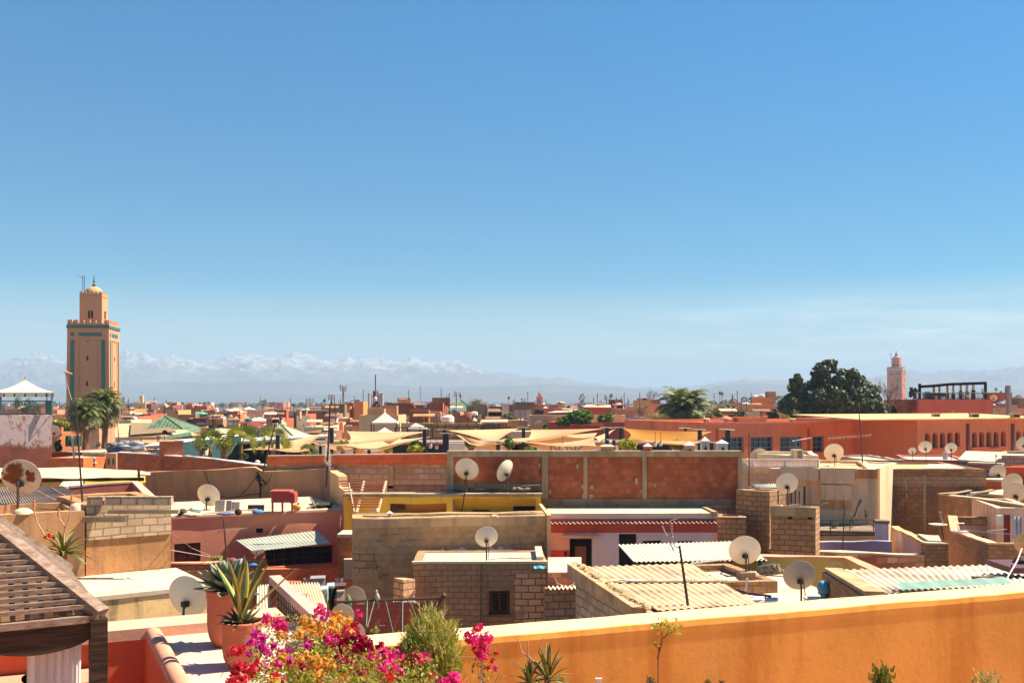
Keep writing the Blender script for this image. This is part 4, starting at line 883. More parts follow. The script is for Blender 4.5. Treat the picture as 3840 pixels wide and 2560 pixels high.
# ---------------- centre: grey tan house, block hut
GT=bricks('render_over_block',.40,.20,(.24,.17,.115),(.34,.25,.165),(.17,.12,.08),.02,(.34,.245,.15),(.40,.50),.75,1.)
b=bld('render_house','big grey tan rendered house with flaking lilac wash above the hut roof','house',(1322,29.2),(2060,30.2),-3.4,1.2,GT,para=.12,t=.3)
onfront(b,1324,1940,2058,1972,'cornice_band',plaster('cornice_render',(.40,.30,.20),.5),.03)
mb=MB();mb.prism([PL(1345,30.5),PL(2042,30.6),PL(2042,30.72),PL(1345,30.62)],CZ-3.6,CZ-3.39);mb.build('rear_kerb',CONC,b.root)
mb=MB();pts=[]
for k in range(41):
 x=1600+k*10;h=26+22*mn.noise(V((k*.33,1.7,0)))+14*mn.noise(V((k*.9,4,0)));h*=min(1,k/6+.15)*min(1,(40-k)/6+.1);pts.append((x,max(3,h)))
for(x0,h0_),(x1,h1_)in zip(pts,pts[1:]):
 a_,b_,c_,d_=[V((*(at_line(b.A,b.B,xx)[0]-b.n*.025),Z(yy,at_line(b.A,b.B,xx)[0].y)))for xx,yy in((x0,2080),(x1,2080),(x1,2080-h1_),(x0,2080-h0_))];mb.face([a_,b_,c_,d_])
mb.build('lilac_wash',plaster('lilac_wash_paint',(.50,.43,.46),.3,(.3,.24,.22),.15),b.root)
cp=thing('chimney_pipe','grey metal chimney pipe with conical cap on the grey tan house','chimney',P(1461,1950,29.8));mb=MB();mb.tube([P(1461,1955,29.8),P(1461,1926,29.8)],.055,10);mb.build('pipe',ALU,cp);mb=MB();mb.lathe(P(1461,1922,29.8),[(.10,0),(.02,.05),(0,.055)],12);mb.lathe(P(1461,1928,29.8),[(.05,0),(.05,.05)],10);mb.build('cap',WHITEP,cp)
mb=MB();mb.blob(P(1853,1935,29.9),(.13,.1,.06),9,6,.25,7);tag(mb.build('stone',plain('pale_rubble',(.5,.36,.26),.9)),'lump of pale rubble on the grey tan parapet','stone')
mb=MB();mb.obox(P(1425,1942,29.9),(.09,0,0),(0,.1,0),(0,0,.02));tag(mb.build('tile',WHITEP),'small white slab lying beside the chimney pipe','slab')
mb=MB();mb.prism([PL(1290,31.2),PL(2060,31.4),PL(2050,34.1),PL(1290,34.1)],2,CZ-4.9);tag(mb.build('bounce_slab',ROOF),'unseen courtyard slab added to bounce sunlight onto the yellow house','courtyard',None,'thing')  # hidden slab added to bounce sunlight up onto the yellow wall
h=bld('block_hut','block hut with white roof and a red framed barred window','hut',(1548,27.),(2052,27.1),-4.34,2.3,bricks('hut_block',.31,.155,(.30,.20,.13),(.26,.175,.115),(.14,.10,.07),.014,(.24,.165,.105),(.50,.62),.5),para=.03,roof=ROOFW,holes=[(1834,2212,1912,2302)],rev=.3)
onfront(h,1545,2103,2053,2112,'roof_lip',ROOFW,.05,.1);inpane(h,0,'window_pane',VOID,.2);o=inbars(h,0,'window',plain('red_brown_frame',(.22,.05,.025),.7),2,1,.1,.08);inbars(h,0,'grille',RUSTMETAL,7,8,.02,.03,False,h.root)
mb=MB();p0=at_line(h.A,h.B,1824)[0];p1=at_line(h.A,h.B,1922)[0];mb.prism([p0-V((0,.07)),p1-V((0,.07)),p1,p0],Z(2312,27),Z(2303,27));mb.build('window_sill',DARKCONC,h.root)
onfront(h,1930,2150,2048,2330,'block_patch',BLOCKP,.02,.05);onfront(h,1800,2113,1806,2345,'drain_line',DARKCONC,.03)
mb=MB();p0,p1=PL(2012,27.2),PL(2038,27.2);mb.prism([p0,p1,p1+V((0,2)),p0+V((0,2))],CZ-4.4,CZ-4.2);mb.build('end_kerb',ROOFW,h.root)
mb=MB();g=[[P(2002+j*9,2120+i*5+2*math.sin(j*2),26.9-.05*i)for j in range(6)]for i in range(3)];mb.patch(g[::-1]);tag(mb.build('blue_rag',plain('turquoise_plastic',(.03,.33,.5),.5)),'turquoise plastic scrap on the hut corner','rag')
dish(1824,2013,84,27.6,2096,'white dish on the white hut roof',DISHW,yaw=-6,pitch=20)
wallthing('low_block_wall','narrow block wall left of the hut','wall',[(1512,26.3),(1556,26.6)],-13,(-4.68,-4.7),.4,BLOCKP)
wallthing('low_block_wall','grey block wall with red brick upper course between hut and shed','wall',[(2046,26.2),(2190,26.3)],-13,(-4.95,-4.95),.25,bricks('big_grey_block',.31,.19,(.25,.19,.15),(.33,.25,.19),(.13,.10,.08),.018),cap=REDB2)
mb=MB();mb.prism([PL(2055,26.6),PL(2180,26.7),PL(2180,29.2),PL(2055,29.2)],4,CZ-4.52);o=mb.build('small_roof_room',plaster('pale_step',(.58,.46,.36),.3));tag(o,'low pale roofed room between hut and tan shed','room',None,'thing')
mb=MB();a_=P(2056,2150,26.55);b_=P(2132,2152,26.55);mb.prism([(a_.x,26.5),(b_.x,26.5),(b_.x,26.59),(a_.x,26.59)],Z(2200,26.5),Z(2146,26.5));mb.build('brick_face',BLOCK2,o)
corr(P(2054,2198,26.3),P(2180,2196,26.3),P(2180,2204,25.9),P(2054,2207,25.9),8,.03,CORRC,'corrugated_strip','short corrugated strip edging the low pale room','roof',rows=2)
mb=MB();mb.tube([P(2072,2148,26.4),P(2090,2185,26.2),P(2125,2200,26.1),P(2150,2190,26.2),P(2168,2165,26.3)],.012,4);tag(mb.build('loose_cable',plain('pale_cord',(.5,.38,.25))),'pale cable looping across the low pale room','cable')
# ---------------- yellow house
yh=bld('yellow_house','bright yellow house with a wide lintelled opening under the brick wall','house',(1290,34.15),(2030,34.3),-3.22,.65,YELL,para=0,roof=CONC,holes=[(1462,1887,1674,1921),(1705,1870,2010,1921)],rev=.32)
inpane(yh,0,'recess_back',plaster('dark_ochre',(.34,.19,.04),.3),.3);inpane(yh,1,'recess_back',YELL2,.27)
for(x0,y0,x1,y1)in((1772,1914,1836,1921),(1926,1900,2006,1920)):onfront(yh,x0,y0,x1,y1,'window',VOID,-.24,.30)
onfront(yh,1464,1888,1517,1910,'picture_grille',plaster('grille_brown',(.10,.06,.035),.6,None,.5,sc=9),-.2,.27);onfront(yh,1699,1872,1705,1921,'pipe',WOOD,.04)
mb=MB();mb.tube([P(1742,1846,34.1),P(1738,1880,34.1),P(1730,1920,34.1)],.018,4);mb.build('cable',VOID,yh.root)
mb=MB();mb.prism([PL(2020,34.1),PL(2032,34.1),PL(2066,29.8),PL(2052,29.8)],2,[CZ-3.45,CZ-3.45,CZ-3.36,CZ-3.36]);o=mb.build('side_wall',TANL,yh.root)
mp_=thing('metal_pergola','bare rust coloured metal roof frame beside the yellow house','pergola frame',P(1360,1925,33));mb=MB()
for k in range(11):t_=k/10;x0,x1=1272+t_*48,1448-t_*26;y=1803+t_*95+t_*t_*2;mb.tube([P(x0,y,36-3*t_),P(x1,y-2,36-3*t_)],.024,5)
mb.build('bars',worn('rust_red_bar',(.30,.085,.04),(.2,.06,.03)),mp_);mb=MB()
for(x0,x1)in((1448,1416),(1366,1338)):board(mb,P(x0,1804,36.05),P(x1,1922,32.8),.07,.09)
mb.tube([P(1448,1800,36.),P(1448,1848,36.)],.03,5);mb.tube([P(1308,1812,34.6),P(1328,1920,33.)],.03,5);mb.tube([P(1365,1926,33),P(1412,1908,32.9)],.03,5);mb.build('rafters',plaster('pale_rafter',(.58,.40,.27),.3),mp_)
dish(1750,1760,88,34.55,1840,'cream dish in front of the red brick wall above the yellow house',DISHW,yaw=12,pitch=22);dish(1896,1765,84,34.6,1836,'white dish turned edgewise right of the cream dish',DISHW,yaw=-48,pitch=20,sq=.98)
mb=MB()
for(x,y)in((1930,1832),(1945,1830),(1955,1834),(1975,1832)):mb.blob(P(x,y,34.5),(.12,.1,.05),8,5,.3,8)
board(mb,P(1955,1822,34.5),P(2025,1817,34.6),.06,.03);tag(mb.build('rubble',plain('grey_rubble',(.28,.23,.18),.9)),'scatter of grey rubble on the yellow house roof edge','rubble',None,'stuff')
# ---------------- long red brick wall
rw=thing('brick_wall','tall red hollow brick wall divided by cement columns','wall',(6,35,0));rw['kind']='thing'
def fp(x0,x1,y0,y1,Y,d,name,m):return box3(name,x0,y0,x1,y1,Y,d,m,rw)
mb=MB();mb.box(X(1680,35),X(2782,35),35.0,35.3,0,Z(1697,35));mb.build('brick_panel',REDB,rw)
fp(1676,2783,1690,1712,34.93,.44,'top_beam',CONC);fp(1680,2783,1869,1960,34.94,.3,'base_beam',DARKCONC)
for(x0,x1)in((1676,1700),(2032,2055),(2188,2203),(2409,2425),(2768,2783)):fp(x0,x1,1711,1870,34.95,.2,'column',CONC)
fp(1690,2040,1812,1838,34.965,.1,'patch_band',DARKCONC)
for(x,y,w_,h_)in((2160,1740,10,16),(2180,1816,15,16),(2212,1818,14,16),(2182,1852,12,16),(2210,1852,14,18),(2382,1792,10,22),(2402,1834,20,14),(2450,1812,11,14),(2058,1834,10,18),(2018,1736,9,14)):fp(x,x+w_,y,y+h_,34.97,.1,'cement_patch',CONC)
fp(2060,2784,1893,1935,34.90,.1,'block_course',BLOCKT)
lw=thing('brick_wall','long low red brick wall topping grey blocks left of the cement columns','wall',(-5,47,0));lw['kind']='thing'
mb=MB();mb.box(X(1000,44.6),X(1690,44.6),44.6,44.85,0,Z(1742,44.6));mb.build('block_panel',bricks('grey_block_wide',.52,.26,(.26,.22,.19),(.36,.30,.26),(.22,.17,.125),.03,(.25,.19,.14),(.50,.60),.4),lw)
mb=MB();mb.prism([PL(1000,44.55),PL(1690,44.55),PL(1690,44.87),PL(1000,44.87)],CZ-2.77,[CZ-2.42,CZ-2.30,CZ-2.30,CZ-2.42]);mb.build('brick_band',bricks('red_band_brick',.29,.23,(.44,.10,.035),(.54,.14,.05),(.25,.15,.1),.014,None,dirt=.25,var=.35),lw)
mb=MB();mb.prism([PL(1000,44.53),PL(1690,44.53),PL(1690,44.9),PL(1000,44.9)],[CZ-2.42,CZ-2.30,CZ-2.30,CZ-2.42],[CZ-2.36,CZ-2.25,CZ-2.25,CZ-2.36]);mb.build('coping',plaster('pale_pink_coping',(.58,.36,.27),.2),lw)
for(x0,x1,y0,y1,m)in((1215,1262,1745,1830,CONC),(1455,1475,1745,1830,CONC),(1260,1680,1820,1850,DARKCONC)):box3('cement_strip',x0,y0,x1,y1,44.56,.1,m,lw)
wallthing('brick_wall','sloping red brick wall end beside the dark restaurant corner','wall',[(985,44.7),(1035,44.6)],-13,(-3.2,-2.40),.25,REDB)
wallthing('brick_wall','dull red brick wall with white coping left of the sail terrace','wall',[(440,51.),(690,50.)],-13,(-2.57,-2.72),.3,REDB2,cap=WHITEP)
wallthing('brick_wall','red brick wall with white coping below the teal terrace','wall',[(684,50.),(1010,46.)],-13,(-2.68,-2.95),.3,REDB2,cap=WHITEP)
b=bld('brick_block','squat red brick stair block beside the teal terrace wall','stair house',(597,50.2),(688,50.6),0,.6,REDB2,ytop=1655,para=.1,roof=TAN)
# ---------------- vents on the wall top
def vent(px,ytop,ybot,w,Y,label,m,cap,tri=True):
 c=P(px,ybot,Y);s=w/F*Y/2;H=(ybot-ytop)/F*Y;root=thing('chimney_vent',label,'chimney',c,'roof vents with triangular holes');mb=MB();hb_=H*.62
 mb.box(c.x-s*.86,c.x+s*.86,c.y,c.y+s*1.7,c.z-.05,c.z+hb_);mb.build('body',m,root)
 mb=MB();e0=[V((c.x+sx_*s,c.y+s*.85+sy_*s,c.z+hb_))for sx_,sy_ in((-1,-1),(1,-1),(1,1),(-1,1))];e1=[q+V((0,0,H*.06))for q in e0];mb.hexa(e0,e1);ap_=V((c.x,c.y+s*.85,c.z+H));tp=[q.lerp(ap_+V((0,0,0)),.86 if tri!=2 else .45)+V((0,0,H*.02))for q in e1]
 if tri==2:mb.hexa(e1,tp)
 else:
  for i in range(4):mb.face([e1[i],e1[(i+1)%4],ap_])
 mb.build('cap',cap,root);mb=MB()
 for dx in((-.4,.4)if tri==2 else(0,)):
  q=c+V((dx*s,-.012,hb_*.12));mb.face([q+V((-s*.28,0,0)),q+V((s*.28,0,0)),q+V((0,0,hb_*.6))])
 mb.build('vent_holes',VOID if tri!=2 else YELLP,root)
 return root
vent(2280,1662,1696,54,35.05,'broad brown vent with two triangles on the brick wall top',TAN,CREAMW,2);vent(2431,1661,1697,34,35.05,'small brick red vent with white cap on the brick wall top',REDW,WHITEP);vent(2588,1655,1697,40,35.05,'white capped vent with one triangle right on the brick wall top',TANL,WHITEP)
vent(2646,1636,1690,34,40.,'tall white vent behind the wall end under the orange sail',WHITEP,WHITEP);vent(2711,1648,1690,44,38.,'white hexagonal vent beside the dark post at the wall end',WHITEP,WHITEP)
# ---------------- maroon and white house
mh=bld('painted_house','maroon and lilac white house with dark doorways','house',(2062,33.),(2690,33.1),-3.76,1.75,LILAC,para=0,roof=ROOFW,holes=[(2136,2014,2221,2135),(2320,2001,2388,2130),(2409,2026,2481,2120),(2540,2028,2602,2120)],rev=.3)
inpane(mh,0,'door',VOID,.25);inpane(mh,1,'window',GLASS,.22);inpane(mh,2,'window',VOID,.22);inpane(mh,3,'window',VOID,.22)
u0=mh.h[0];onfront(mh,2158,2050,2200,2134,'door_leaf',BROWND,-.15,.2)
onfront(mh,2061,1944,2690,1996,'maroon_band',MAROON,.02,.05);onfront(mh,2061,1995,2136,2062,'pink_panel',plaster('dusty_pink',(.50,.27,.25),.2),.012,.05);onfront(mh,2061,2061,2136,2130,'crimson_panel',CRIM,.014,.05);onfront(mh,2675,1997,2690,2130,'pink_corner',plaster('dusty_pink',(.50,.27,.25)),.02,.05)
onfront(mh,2108,2002,2243,2015,'lintel',plaster('grey_lintel',(.36,.25,.22),.5),.22,.05)
corr(P(2061,1956,33.05),P(2690,1954,33.15),P(2690,1959,32.85),P(2061,1961,32.75),38,.03,worn('dirty_fringe',(.42,.33,.25),(.12,.08,.06)),'eaves_fringe',parent=mh.root,rows=2)
mb=MB();mb.prism([PL(2626,34.9),PL(2640,34.9),PL(2690,33.),PL(2672,33.)],CZ-3.8,CZ-3.60);mb.build('end_kerb',CONC,mh.root)
mb=MB();mb.tube([P(2119,2066,32.9),P(2121,2085,32.85),P(2117,2098,32.9)],.04,6);mb.build('handle',VOID,mh.root)
# ---------------- corrugated roofs centre
sh=thing('corrugated_shed','block shed under a broad tan corrugated roof','shed',(3.6,22,0));fl_,fr_,nr_,nl_=P(2200,2124,24.2),P(2592,2111,24.6),P(2842,2262,20.4),P(2468,2288,19.8)
corr(fl_,fr_,nr_,nl_,14,.018,CORRT,'roof',parent=sh,rows=10)
mb=MB();mb.wall([V(nl_.xy),V(fl_.xy)],0,[nl_.z-.06,fl_.z-.06],.28);mb.build('side_wall',BLOCKG,sh);mb=MB();mb.wall([V(nl_.xy)+V((-.22,.1)),V(fl_.xy)+V((-.18,.1))],CZ-4.25,[nl_.z+.06,fl_.z+.07],.30)
for k in range(26):t_=k/25;q=nl_.lerp(fl_,t_);mb.blob(q+V((-.25,.1,.05+.02*U(-1,1))),(.13*U(.7,1.4),.16,.06),7,5,.35,6)
mb.build('mortar_verge',plaster('rough_mortar',(.38,.28,.19),.5,None,.3,sc=3,bs=1.),sh)
mb=MB();e=V(nr_.xy);mb.prism([V(nl_.xy)+V((.1,.25)),e+V((-.3,.25)),V(fr_.xy)+V((-.2,-.2)),V(fl_.xy)+V((.3,-.2))],0,[nl_.z-.1,nr_.z-.1,fr_.z-.1,fl_.z-.1]);mb.build('wall',plaster('red_brown_wall',(.42,.13,.06),.3),sh)
mb=MB()
for k in range(40):t_=k/39;q=P(2300+t_*415,2192-12*t_+2*math.sin(k*2.1),22.4-.0*t_);q.z=fl_.lerp(nl_,.47).z+.05;mb.blob(q+V((0,0,.0)),(.1*U(.6,1.3),.07,.035),7,5,.4,8)
mb.build('mortar_seams',plaster('grey_mortar',(.62,.54,.44),.3,None,.2,sc=4),sh)
cs2=thing('corrugated_canopy','cream corrugated canopy before the lilac white house','canopy',(5.2,27,0));corr(P(2318,2041,28.6),P(2760,2028,29.),P(2878,2098,26.3),P(2376,2105,26.),29,.018,CORRC,'roof',parent=cs2,rows=6)
mb=MB()
for x in(2400,2470,2560,2650,2735,2850):mb.tube([V((X(x,26.4),26.4,5)),P(x,2103,26.4)],.05,5)
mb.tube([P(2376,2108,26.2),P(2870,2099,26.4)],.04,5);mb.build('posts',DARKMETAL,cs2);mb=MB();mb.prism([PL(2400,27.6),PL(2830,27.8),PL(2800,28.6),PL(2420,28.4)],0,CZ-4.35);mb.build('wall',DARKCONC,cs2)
mb=MB();mb.tube([P(2590,2112,26.1),P(2700,2098,26.1),P(2760,2093,26.2)],.03,5);mb.build('gutter',WHITEP,cs2)
b=bld('flat_roof_room','low roofed room with a block kerb carrying a dish','house',(2600,22.6),(2918,23.1),-4.12,2.6,BLOCKT,para=.16,t=.22,roof=ROOF)
dish(2793,2064,116,23.4,2163,'white dish standing beyond the tan corrugated shed',DISHW,yaw=6,pitch=18,block=True)
mb=MB()
for k in range(16):p0=P(2845+U(-6,40),2150+U(-22,6),24.3);dd=V((.28,-.35,.12));mb.tube([p0,p0+dd],.055,7)
tag(mb.build('roof_tiles',worn('green_glazed_tile',(.10,.16,.12),(.40,.24,.15),(.45,.6),9.,.4)),'pile of green glazed roof tiles on the room roof corner','tile pile')
mb=MB();mb.tube([P(2700,2148,23.6),P(2725,2160,23.5),P(2760,2158,23.5),P(2790,2145,23.5)],.012,4);mb.tube([P(2738,2160,23.4),P(2700,2150,23.6),P(2715,2142,23.8),P(2780,2150,23.6)],.010,4);tag(mb.build('loose_cable',VOID),'black cable coiled on the dish room roof','cable')
b=bld('flat_roof_room','pale lowest flat roof just beyond the ochre parapet','house',(2720,20.8),(3260,21.4),-4.5,4.8,CREAMW,para=0,roof=ROOFW)
mb=MB();board(mb,P(2757,2206,22.2),P(2815,2226,21.8),.07,.05);board(mb,P(2812,2223,21.8),P(2892,2236,21.6),.07,.06);mb.tube([P(2870,2236,21.5),P(2870,2256,21.5)],.02,5);tag(mb.build('timber',plain('dark_timber2',(.10,.045,.03),.8)),'two dark timbers propped on the pale lowest roof','timber')
mb=MB();mb.blob(P(2855,2246,21.6),(.35,.2,.06),10,6,.3,4);tag(mb.build('white_sheet',WHITEP),'white plastic sheet crumpled by the dark timbers','sheet')
mb=MB();mb.obox(P(2799,2188,22.2)-V((0,0,.02)),(.02,0,.0),(0,.02,0),(.02,0,.14));tag(mb.build('white_pipe',WHITEP),'short white pipe stub standing by the dish room kerb','pipe')
dish(2999,2158,118,21.6,2262,'white dish standing before the pale yellow wall',DISHG,yaw=5,pitch=18)
dish(3130,2146,78,25.5,2215,'yellowish dish half hidden behind the right corrugated roof',plain('yellowish_dish',(.60,.43,.2),.6),yaw=4,pitch=14,arm=False)
wallthing('yard_wall','pale yellow yard wall with pink coping','wall',[(2700,27.),(3166,26.6),(3290,23.6)],-13,(-4.19,-4.17,-4.08),.3,YELLP,cap=plaster('pink_wall_cap',(.50,.26,.19),.2))
rs=thing('corrugated_shed','long shed under cream corrugated sheets at the right edge','shed',(9,19,0));fl_,fr_,nr_,nl_=P(3138,2136,20.8),P(3960,2108,21.6),P(3960,2190,17.4),P(3296,2226,16.9)
corr(fl_,fr_,nr_,nl_,30,.018,worn('buff_fibre_cement',(.74,.60,.43),(.44,.34,.23),(.45,.66),.9,.85),'roof',parent=rs,rows=8)
mb=MB();mb.wall([V(nl_.xy),V(fl_.xy)],0,[nl_.z-.03,fl_.z-.03],.3);mb.build('side_wall',BLOCKD,rs);mb=MB();mb.wall([V(nl_.xy)+V((.08,-.05)),V(fl_.xy)+V((.08,-.05))],CZ-4.5,[nl_.z+.05,fl_.z+.05],.34);mb.build('verge',plaster('rough_mortar',(.38,.28,.19)),rs)
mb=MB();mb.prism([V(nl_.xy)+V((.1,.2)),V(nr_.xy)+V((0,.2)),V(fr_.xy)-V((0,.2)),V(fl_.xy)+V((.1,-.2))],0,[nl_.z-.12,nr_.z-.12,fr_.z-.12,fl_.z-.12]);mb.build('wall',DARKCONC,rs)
mb=MB();g=[]
for i in range(5):g.append([P(3345+j*14.5+i*10,2199-j*.75+i*6+1.5*math.sin(j*1.3),17.4-.12*i)+V((0,0,.07))for j in range(30)])
mb.patch(g[::-1]);tag(mb.build('tarpaulin',ALUTARP,None,True),'teal tarpaulin spread along the lower edge of the buff roof','tarpaulin')
mb=MB();board(mb,P(3650,2165,18.3),P(3765,2166,18.4),.12,.05);board(mb,P(3672,2172,18.2),P(3720,2160,18.4),.1,.05);mb.tube([P(3682,2168,18.2),P(3682,2186,18.1)],.03,5);tag(mb.build('scrap_wood',plain('dark_scrap',(.16,.08,.06),.9)),'dark scrap boards lying on the buff corrugated roof','boards')
for k,(x,y,s,c_,lb)in enumerate(((3090,2205,22,(.10,.30,.42),'turquoise plastic bag heap beside the shed wall'),(3122,2222,16,(.05,.13,.32),'dark blue plastic bag leaning on the shed wall'),(3160,2200,14,(.12,.10,.07),'black bag topmost by the shed wall'),(3165,2232,12,(.55,.5,.45),'small white bag at the foot of the shed wall'))):
 mb=MB();r_=s/F*20;mb.blob(P(x,y,20.),(r_*1.2,r_,r_*1.25),14,10,.25,7);mb.tube([V((X(x,20),20.,CZ-4.6)),P(x,y+s*.5,20.)],r_*.6,7);tag(weld(mb.build('rubbish_bag',plain('bag_%d'%k,c_,.35,0,.35,9),None,True)),lb,'bag','rubbish bags by the shed')
mb=MB();mb.obox(P(3055,2243,20.5),(.2,0,0),(0,.12,0),(0,0,.025));tag(mb.build('white_tray',WHITEP),'flat white tray beside the turquoise bags','tray')
mb=MB();mb.box(X(3795,18.6),X(3900,18.6),18.6,19.6,Z(2150,18.6),Z(2128,18.6));mb.blob(P(3832,2110,19.2),(.16,.2,.14),9,6,.2,5);tag(mb.build('covered_crate',plain('dark_red_cover',(.10,.045,.06),.8)),'dark covered crate on the buff roof at the right edge','crate')
mb=MB();mb.tube([P(3765,2187,17.5),P(3815,2100,18.5),P(3832,2055,19)],.014,5);tag(mb.build('white_cable',plain('white_cable',(.6,.5,.42),.6)),'white cable rising from the buff roof to the right edge dish','cable')
# ================================================================== RIGHT HAND HOUSES
b=bld('block_tower','tan block tower joining the red brick wall on its right','house',(2762,34.4),(2886,33.6),0,1.2,BLOCKT,ytop=1841,para=.25)
b=bld('block_house','tan block wall house with square putlog holes','house',(2690,33.4),(2800,33.3),0,.9,BLOCKT,ytop=1937,para=.1)
b=bld('block_house','tan block house carrying a dish before the beige house','house',(2889,32.),(3059,31.4),0,.9,BLOCKT,ytop=1903,para=.15)
onfront(b,2888,1899,3060,1934,'cement_band',CONC,.03)
for x in(2955,3030):onfront(b,x,1938,x+16,1946,'putlog_hole',VOID,.02)
mb=MB();p=P(2929,1898,32.1);mb.blob(p,(.06,.06,.05),8,6,.1);tag(mb.build('tin',ALU),'shiny tin can on the block house kerb','can')
dish(2951,1813,80,32.4,1892,'white dish on the block house before the beige facade',DISHW,yaw=8,pitch=16)
rk=thing('metal_rack','thin iron rack behind the block house dish','rack',P(2970,1890,33.2));mb=MB()
for x,y in((2918,1838),(2968,1836),(2983,1830),(2997,1840),(3015,1822),(3019,1822)):mb.tube([P(x,1896,33.2),P(x,y,33.2)],.022,5)
mb.tube([P(2990,1822,33.2),P(3019,1822,33.2)],.022,5);mb.build('bars',DARKMETAL,rk)
corr(P(2820,1816,38.),P(2916,1812,38.),P(2912,1826,36.5),P(2846,1830,36.5),10,.015,ZINC,'tin_sheet','thin tin sheet roof lying behind the tan block tower','roof',rows=3)
antenna(2809,1622,1830,35.6,'tall thin rod rising behind the brick wall end',r=.022);antenna(2827,1735,1830,35.8,'short grey rod beside the tall one at the brick wall end',r=.018,m=ALU)
for x in(2812,2834):
 mb=MB();q=P(x,1838,35.3);mb.obox(q+V((0,0,.05)),(.14,0,0),(0,.1,0),(0,0,.07));mb.tube([V((q.x,q.y,0)),q],.05,5);tag(mb.build('rubble_block',plain('rubble_%d'%x,(.20,.11,.07),.9)),('pale' if x==2812 else 'dark')+' block beside the rods on the block tower','block')
b=bld('beige_house','tall beige house with stained recessed panels and balcony','house',(2778,41.),(3290,39.6),-2.66,7.,BEIGEW,para=.15,t=.3,roof=plaster('orange_roof',(.66,.40,.2),.2,None,.15))
onfront(b,2779,1753,2890,1802,'block_panel',bricks('pale_block',.36,.22,(.50,.36,.24),(.56,.42,.28),(.36,.26,.17),.012,None,dirt=.3),.015)
onfront(b,2925,1752,3069,1798,'ledge_panel',BEIGEW,.25);onfront(b,3074,1752,3204,1811,'ledge_panel',BEIGEW,.35);onfront(b,3076,1815,3192,1871,'ledge_panel',BEIGEW,.30);onfront(b,3206,1758,3290,1792,'stepped_parapet',BROWNR,.1)
onfront(b,3076,1871,3194,1910,'dark_band',plaster('sooty_render',(.40,.28,.18),.9,(.05,.035,.025),.3),.012)  # darker streaked render band below the ledge panel
bl=thing('balcony_screen','white lattice balcony screen on the beige house roof','balcony',P(2920,1752,40.8));mb=MB()
for y in(1723,1751):mb.tube([P(2778,y,40.9),P(3071,y-1,40.1)],.035,5)
for k in range(0,3):mb.tube([P(2822+k*124,1723,40.8-.35*k),P(2822+k*124,1752,40.8-.35*k)],.04,5)
mb.build('rails',WHITEP,bl);mb=MB()
for k in range(44):x=2780+k*6.6;Y=40.9-.8*k/44;mb.tube([P(x,1724,Y),P(x+4,1751,Y)],.012,4);mb.tube([P(x+4,1724,Y),P(x,1751,Y)],.012,4)
mb.build('lattice',WHITEP,bl);box3('backing',2790,1727,3068,1750,41.4,.1,plaster('lilac_grey_wall',(.50,.36,.32),.3),bl)
b2_=bld('roof_room','cream roof room with perforated corner block','house',(2840,42.5),(3070,42.),0,3.,CREAMW,ytop=1705,para=.1,zb=-4);box3('perforated_block',2977,1686,3012,1722,41.8,.5,CREAMW,b2_.root)
mb=MB()
for r in range(5):
 for c_ in range(3):q=P(2993+c_*6,1692+r*6,41.79);mb.box(q.x-.02,q.x+.02,41.78,41.9,q.z-.02,q.z+.02)
mb.build('holes',VOID,b2_.root)
mb=MB()
for k in range(30):q=P(2990+U(-20,25),1684,41.9);mb.tube([q,q+V((U(-.25,.25),0,U(.05,.2)))],.006,3)
tag(mb.build('dry_weeds',TWIG),'dry weeds on the perforated corner block','weeds')
antenna(2990,1640,1690,41.9,'ragged aerial over the perforated block',lean=8,r=.012,booms=[(1650,15,.9,5,8)],m=ALU)
dish(2847,1712,66,43.2,1745,'pinkish dish behind the lattice balcony',BEIGE,yaw=4,pitch=20,arm=False);dish(2778,1758,56,39.8,1812,'beige dish peeping out behind the brick wall end',BEIGE,yaw=4,pitch=20,arm=False)
dish(3127,1697,70,44.,1744,'cream dish alone on the flat roof before the red school',DISHW,yaw=10,pitch=20)
antenna(3222,1552,1753,44.,'tall mast with long side aerial before the red school',lean=-14,booms=[(1634,186,2.0,12,-4)],r=.03,elem=.3)
b=bld('flat_roof_house','wide flat house whose pale roof carries the lone cream dish','house',(3070,43.2),(3300,42.),-2.77,5.,BEIGEW,para=.06,roof=plaster('peach_roof',(.70,.50,.30),.2))
b=bld('terrace_ledge','low ochre streaked terrace ledge below the beige house','terrace',(2900,38.2),(3300,37.6),-4.95,3.4,plaster('ochre_streaked',(.45,.33,.16),.7),para=0,roof=DARKCONC)
mb=MB()
for y in(1948,2006):mb.tube([P(3060,y,37.9),P(3280,y-1,37.6)],.018,5)
for x in(3060,3114,3187,3275):mb.tube([P(x,1946,37.8),P(x,2008,37.8)],.02,5)
tag(mb.build('terrace_railing',DARKMETAL),'thin iron railing before the potted plants of the beige house','railing')
def pplant(px,py,ptop,w,Y,c,label,name='potted_plant',cat='potted plant',n=130,potc=None,grp=None,pw=None,lsz=None):
 q=P(px,py,Y);h=(py-ptop)/F*Y;ww=w/F*Y/2;r=(pw or w*.45)/F*Y/2;root=thing(name,label,cat,q,grp)
 mb=MB();ph=min(h*.35,r*2.2);mb.lathe(q,[(0,0),(r*.75,0),(r,ph),(r*.85,ph),(0,ph*.85)],12);mb.build('pot',plain('pot_%d_%d'%(px,py),potc or(.3,.12,.07),.7),root)
 mb=MB();mb.tube([q,q+V((0,0,h*.7))],max(.012,ww*.05),5);mb.build('stem',TRUNK,root)
 mb=MB();mb.ball(q+V((0,0,ph+(h-ph)*.52)),(ww,ww,(h-ph)*.5),n,lsz or ww*.2,.3);mb.build('foliage',c,root);return root
pplant(3130,2005,1950,32,38.6,LEAFD,'bushy plant in a pink pot behind the iron railing',potc=(.5,.12,.14),pw=16);pplant(3196,2006,1918,26,38.8,LEAFD,'straggly tall plant in a pale pot behind the iron railing',potc=(.5,.4,.3),pw=11)
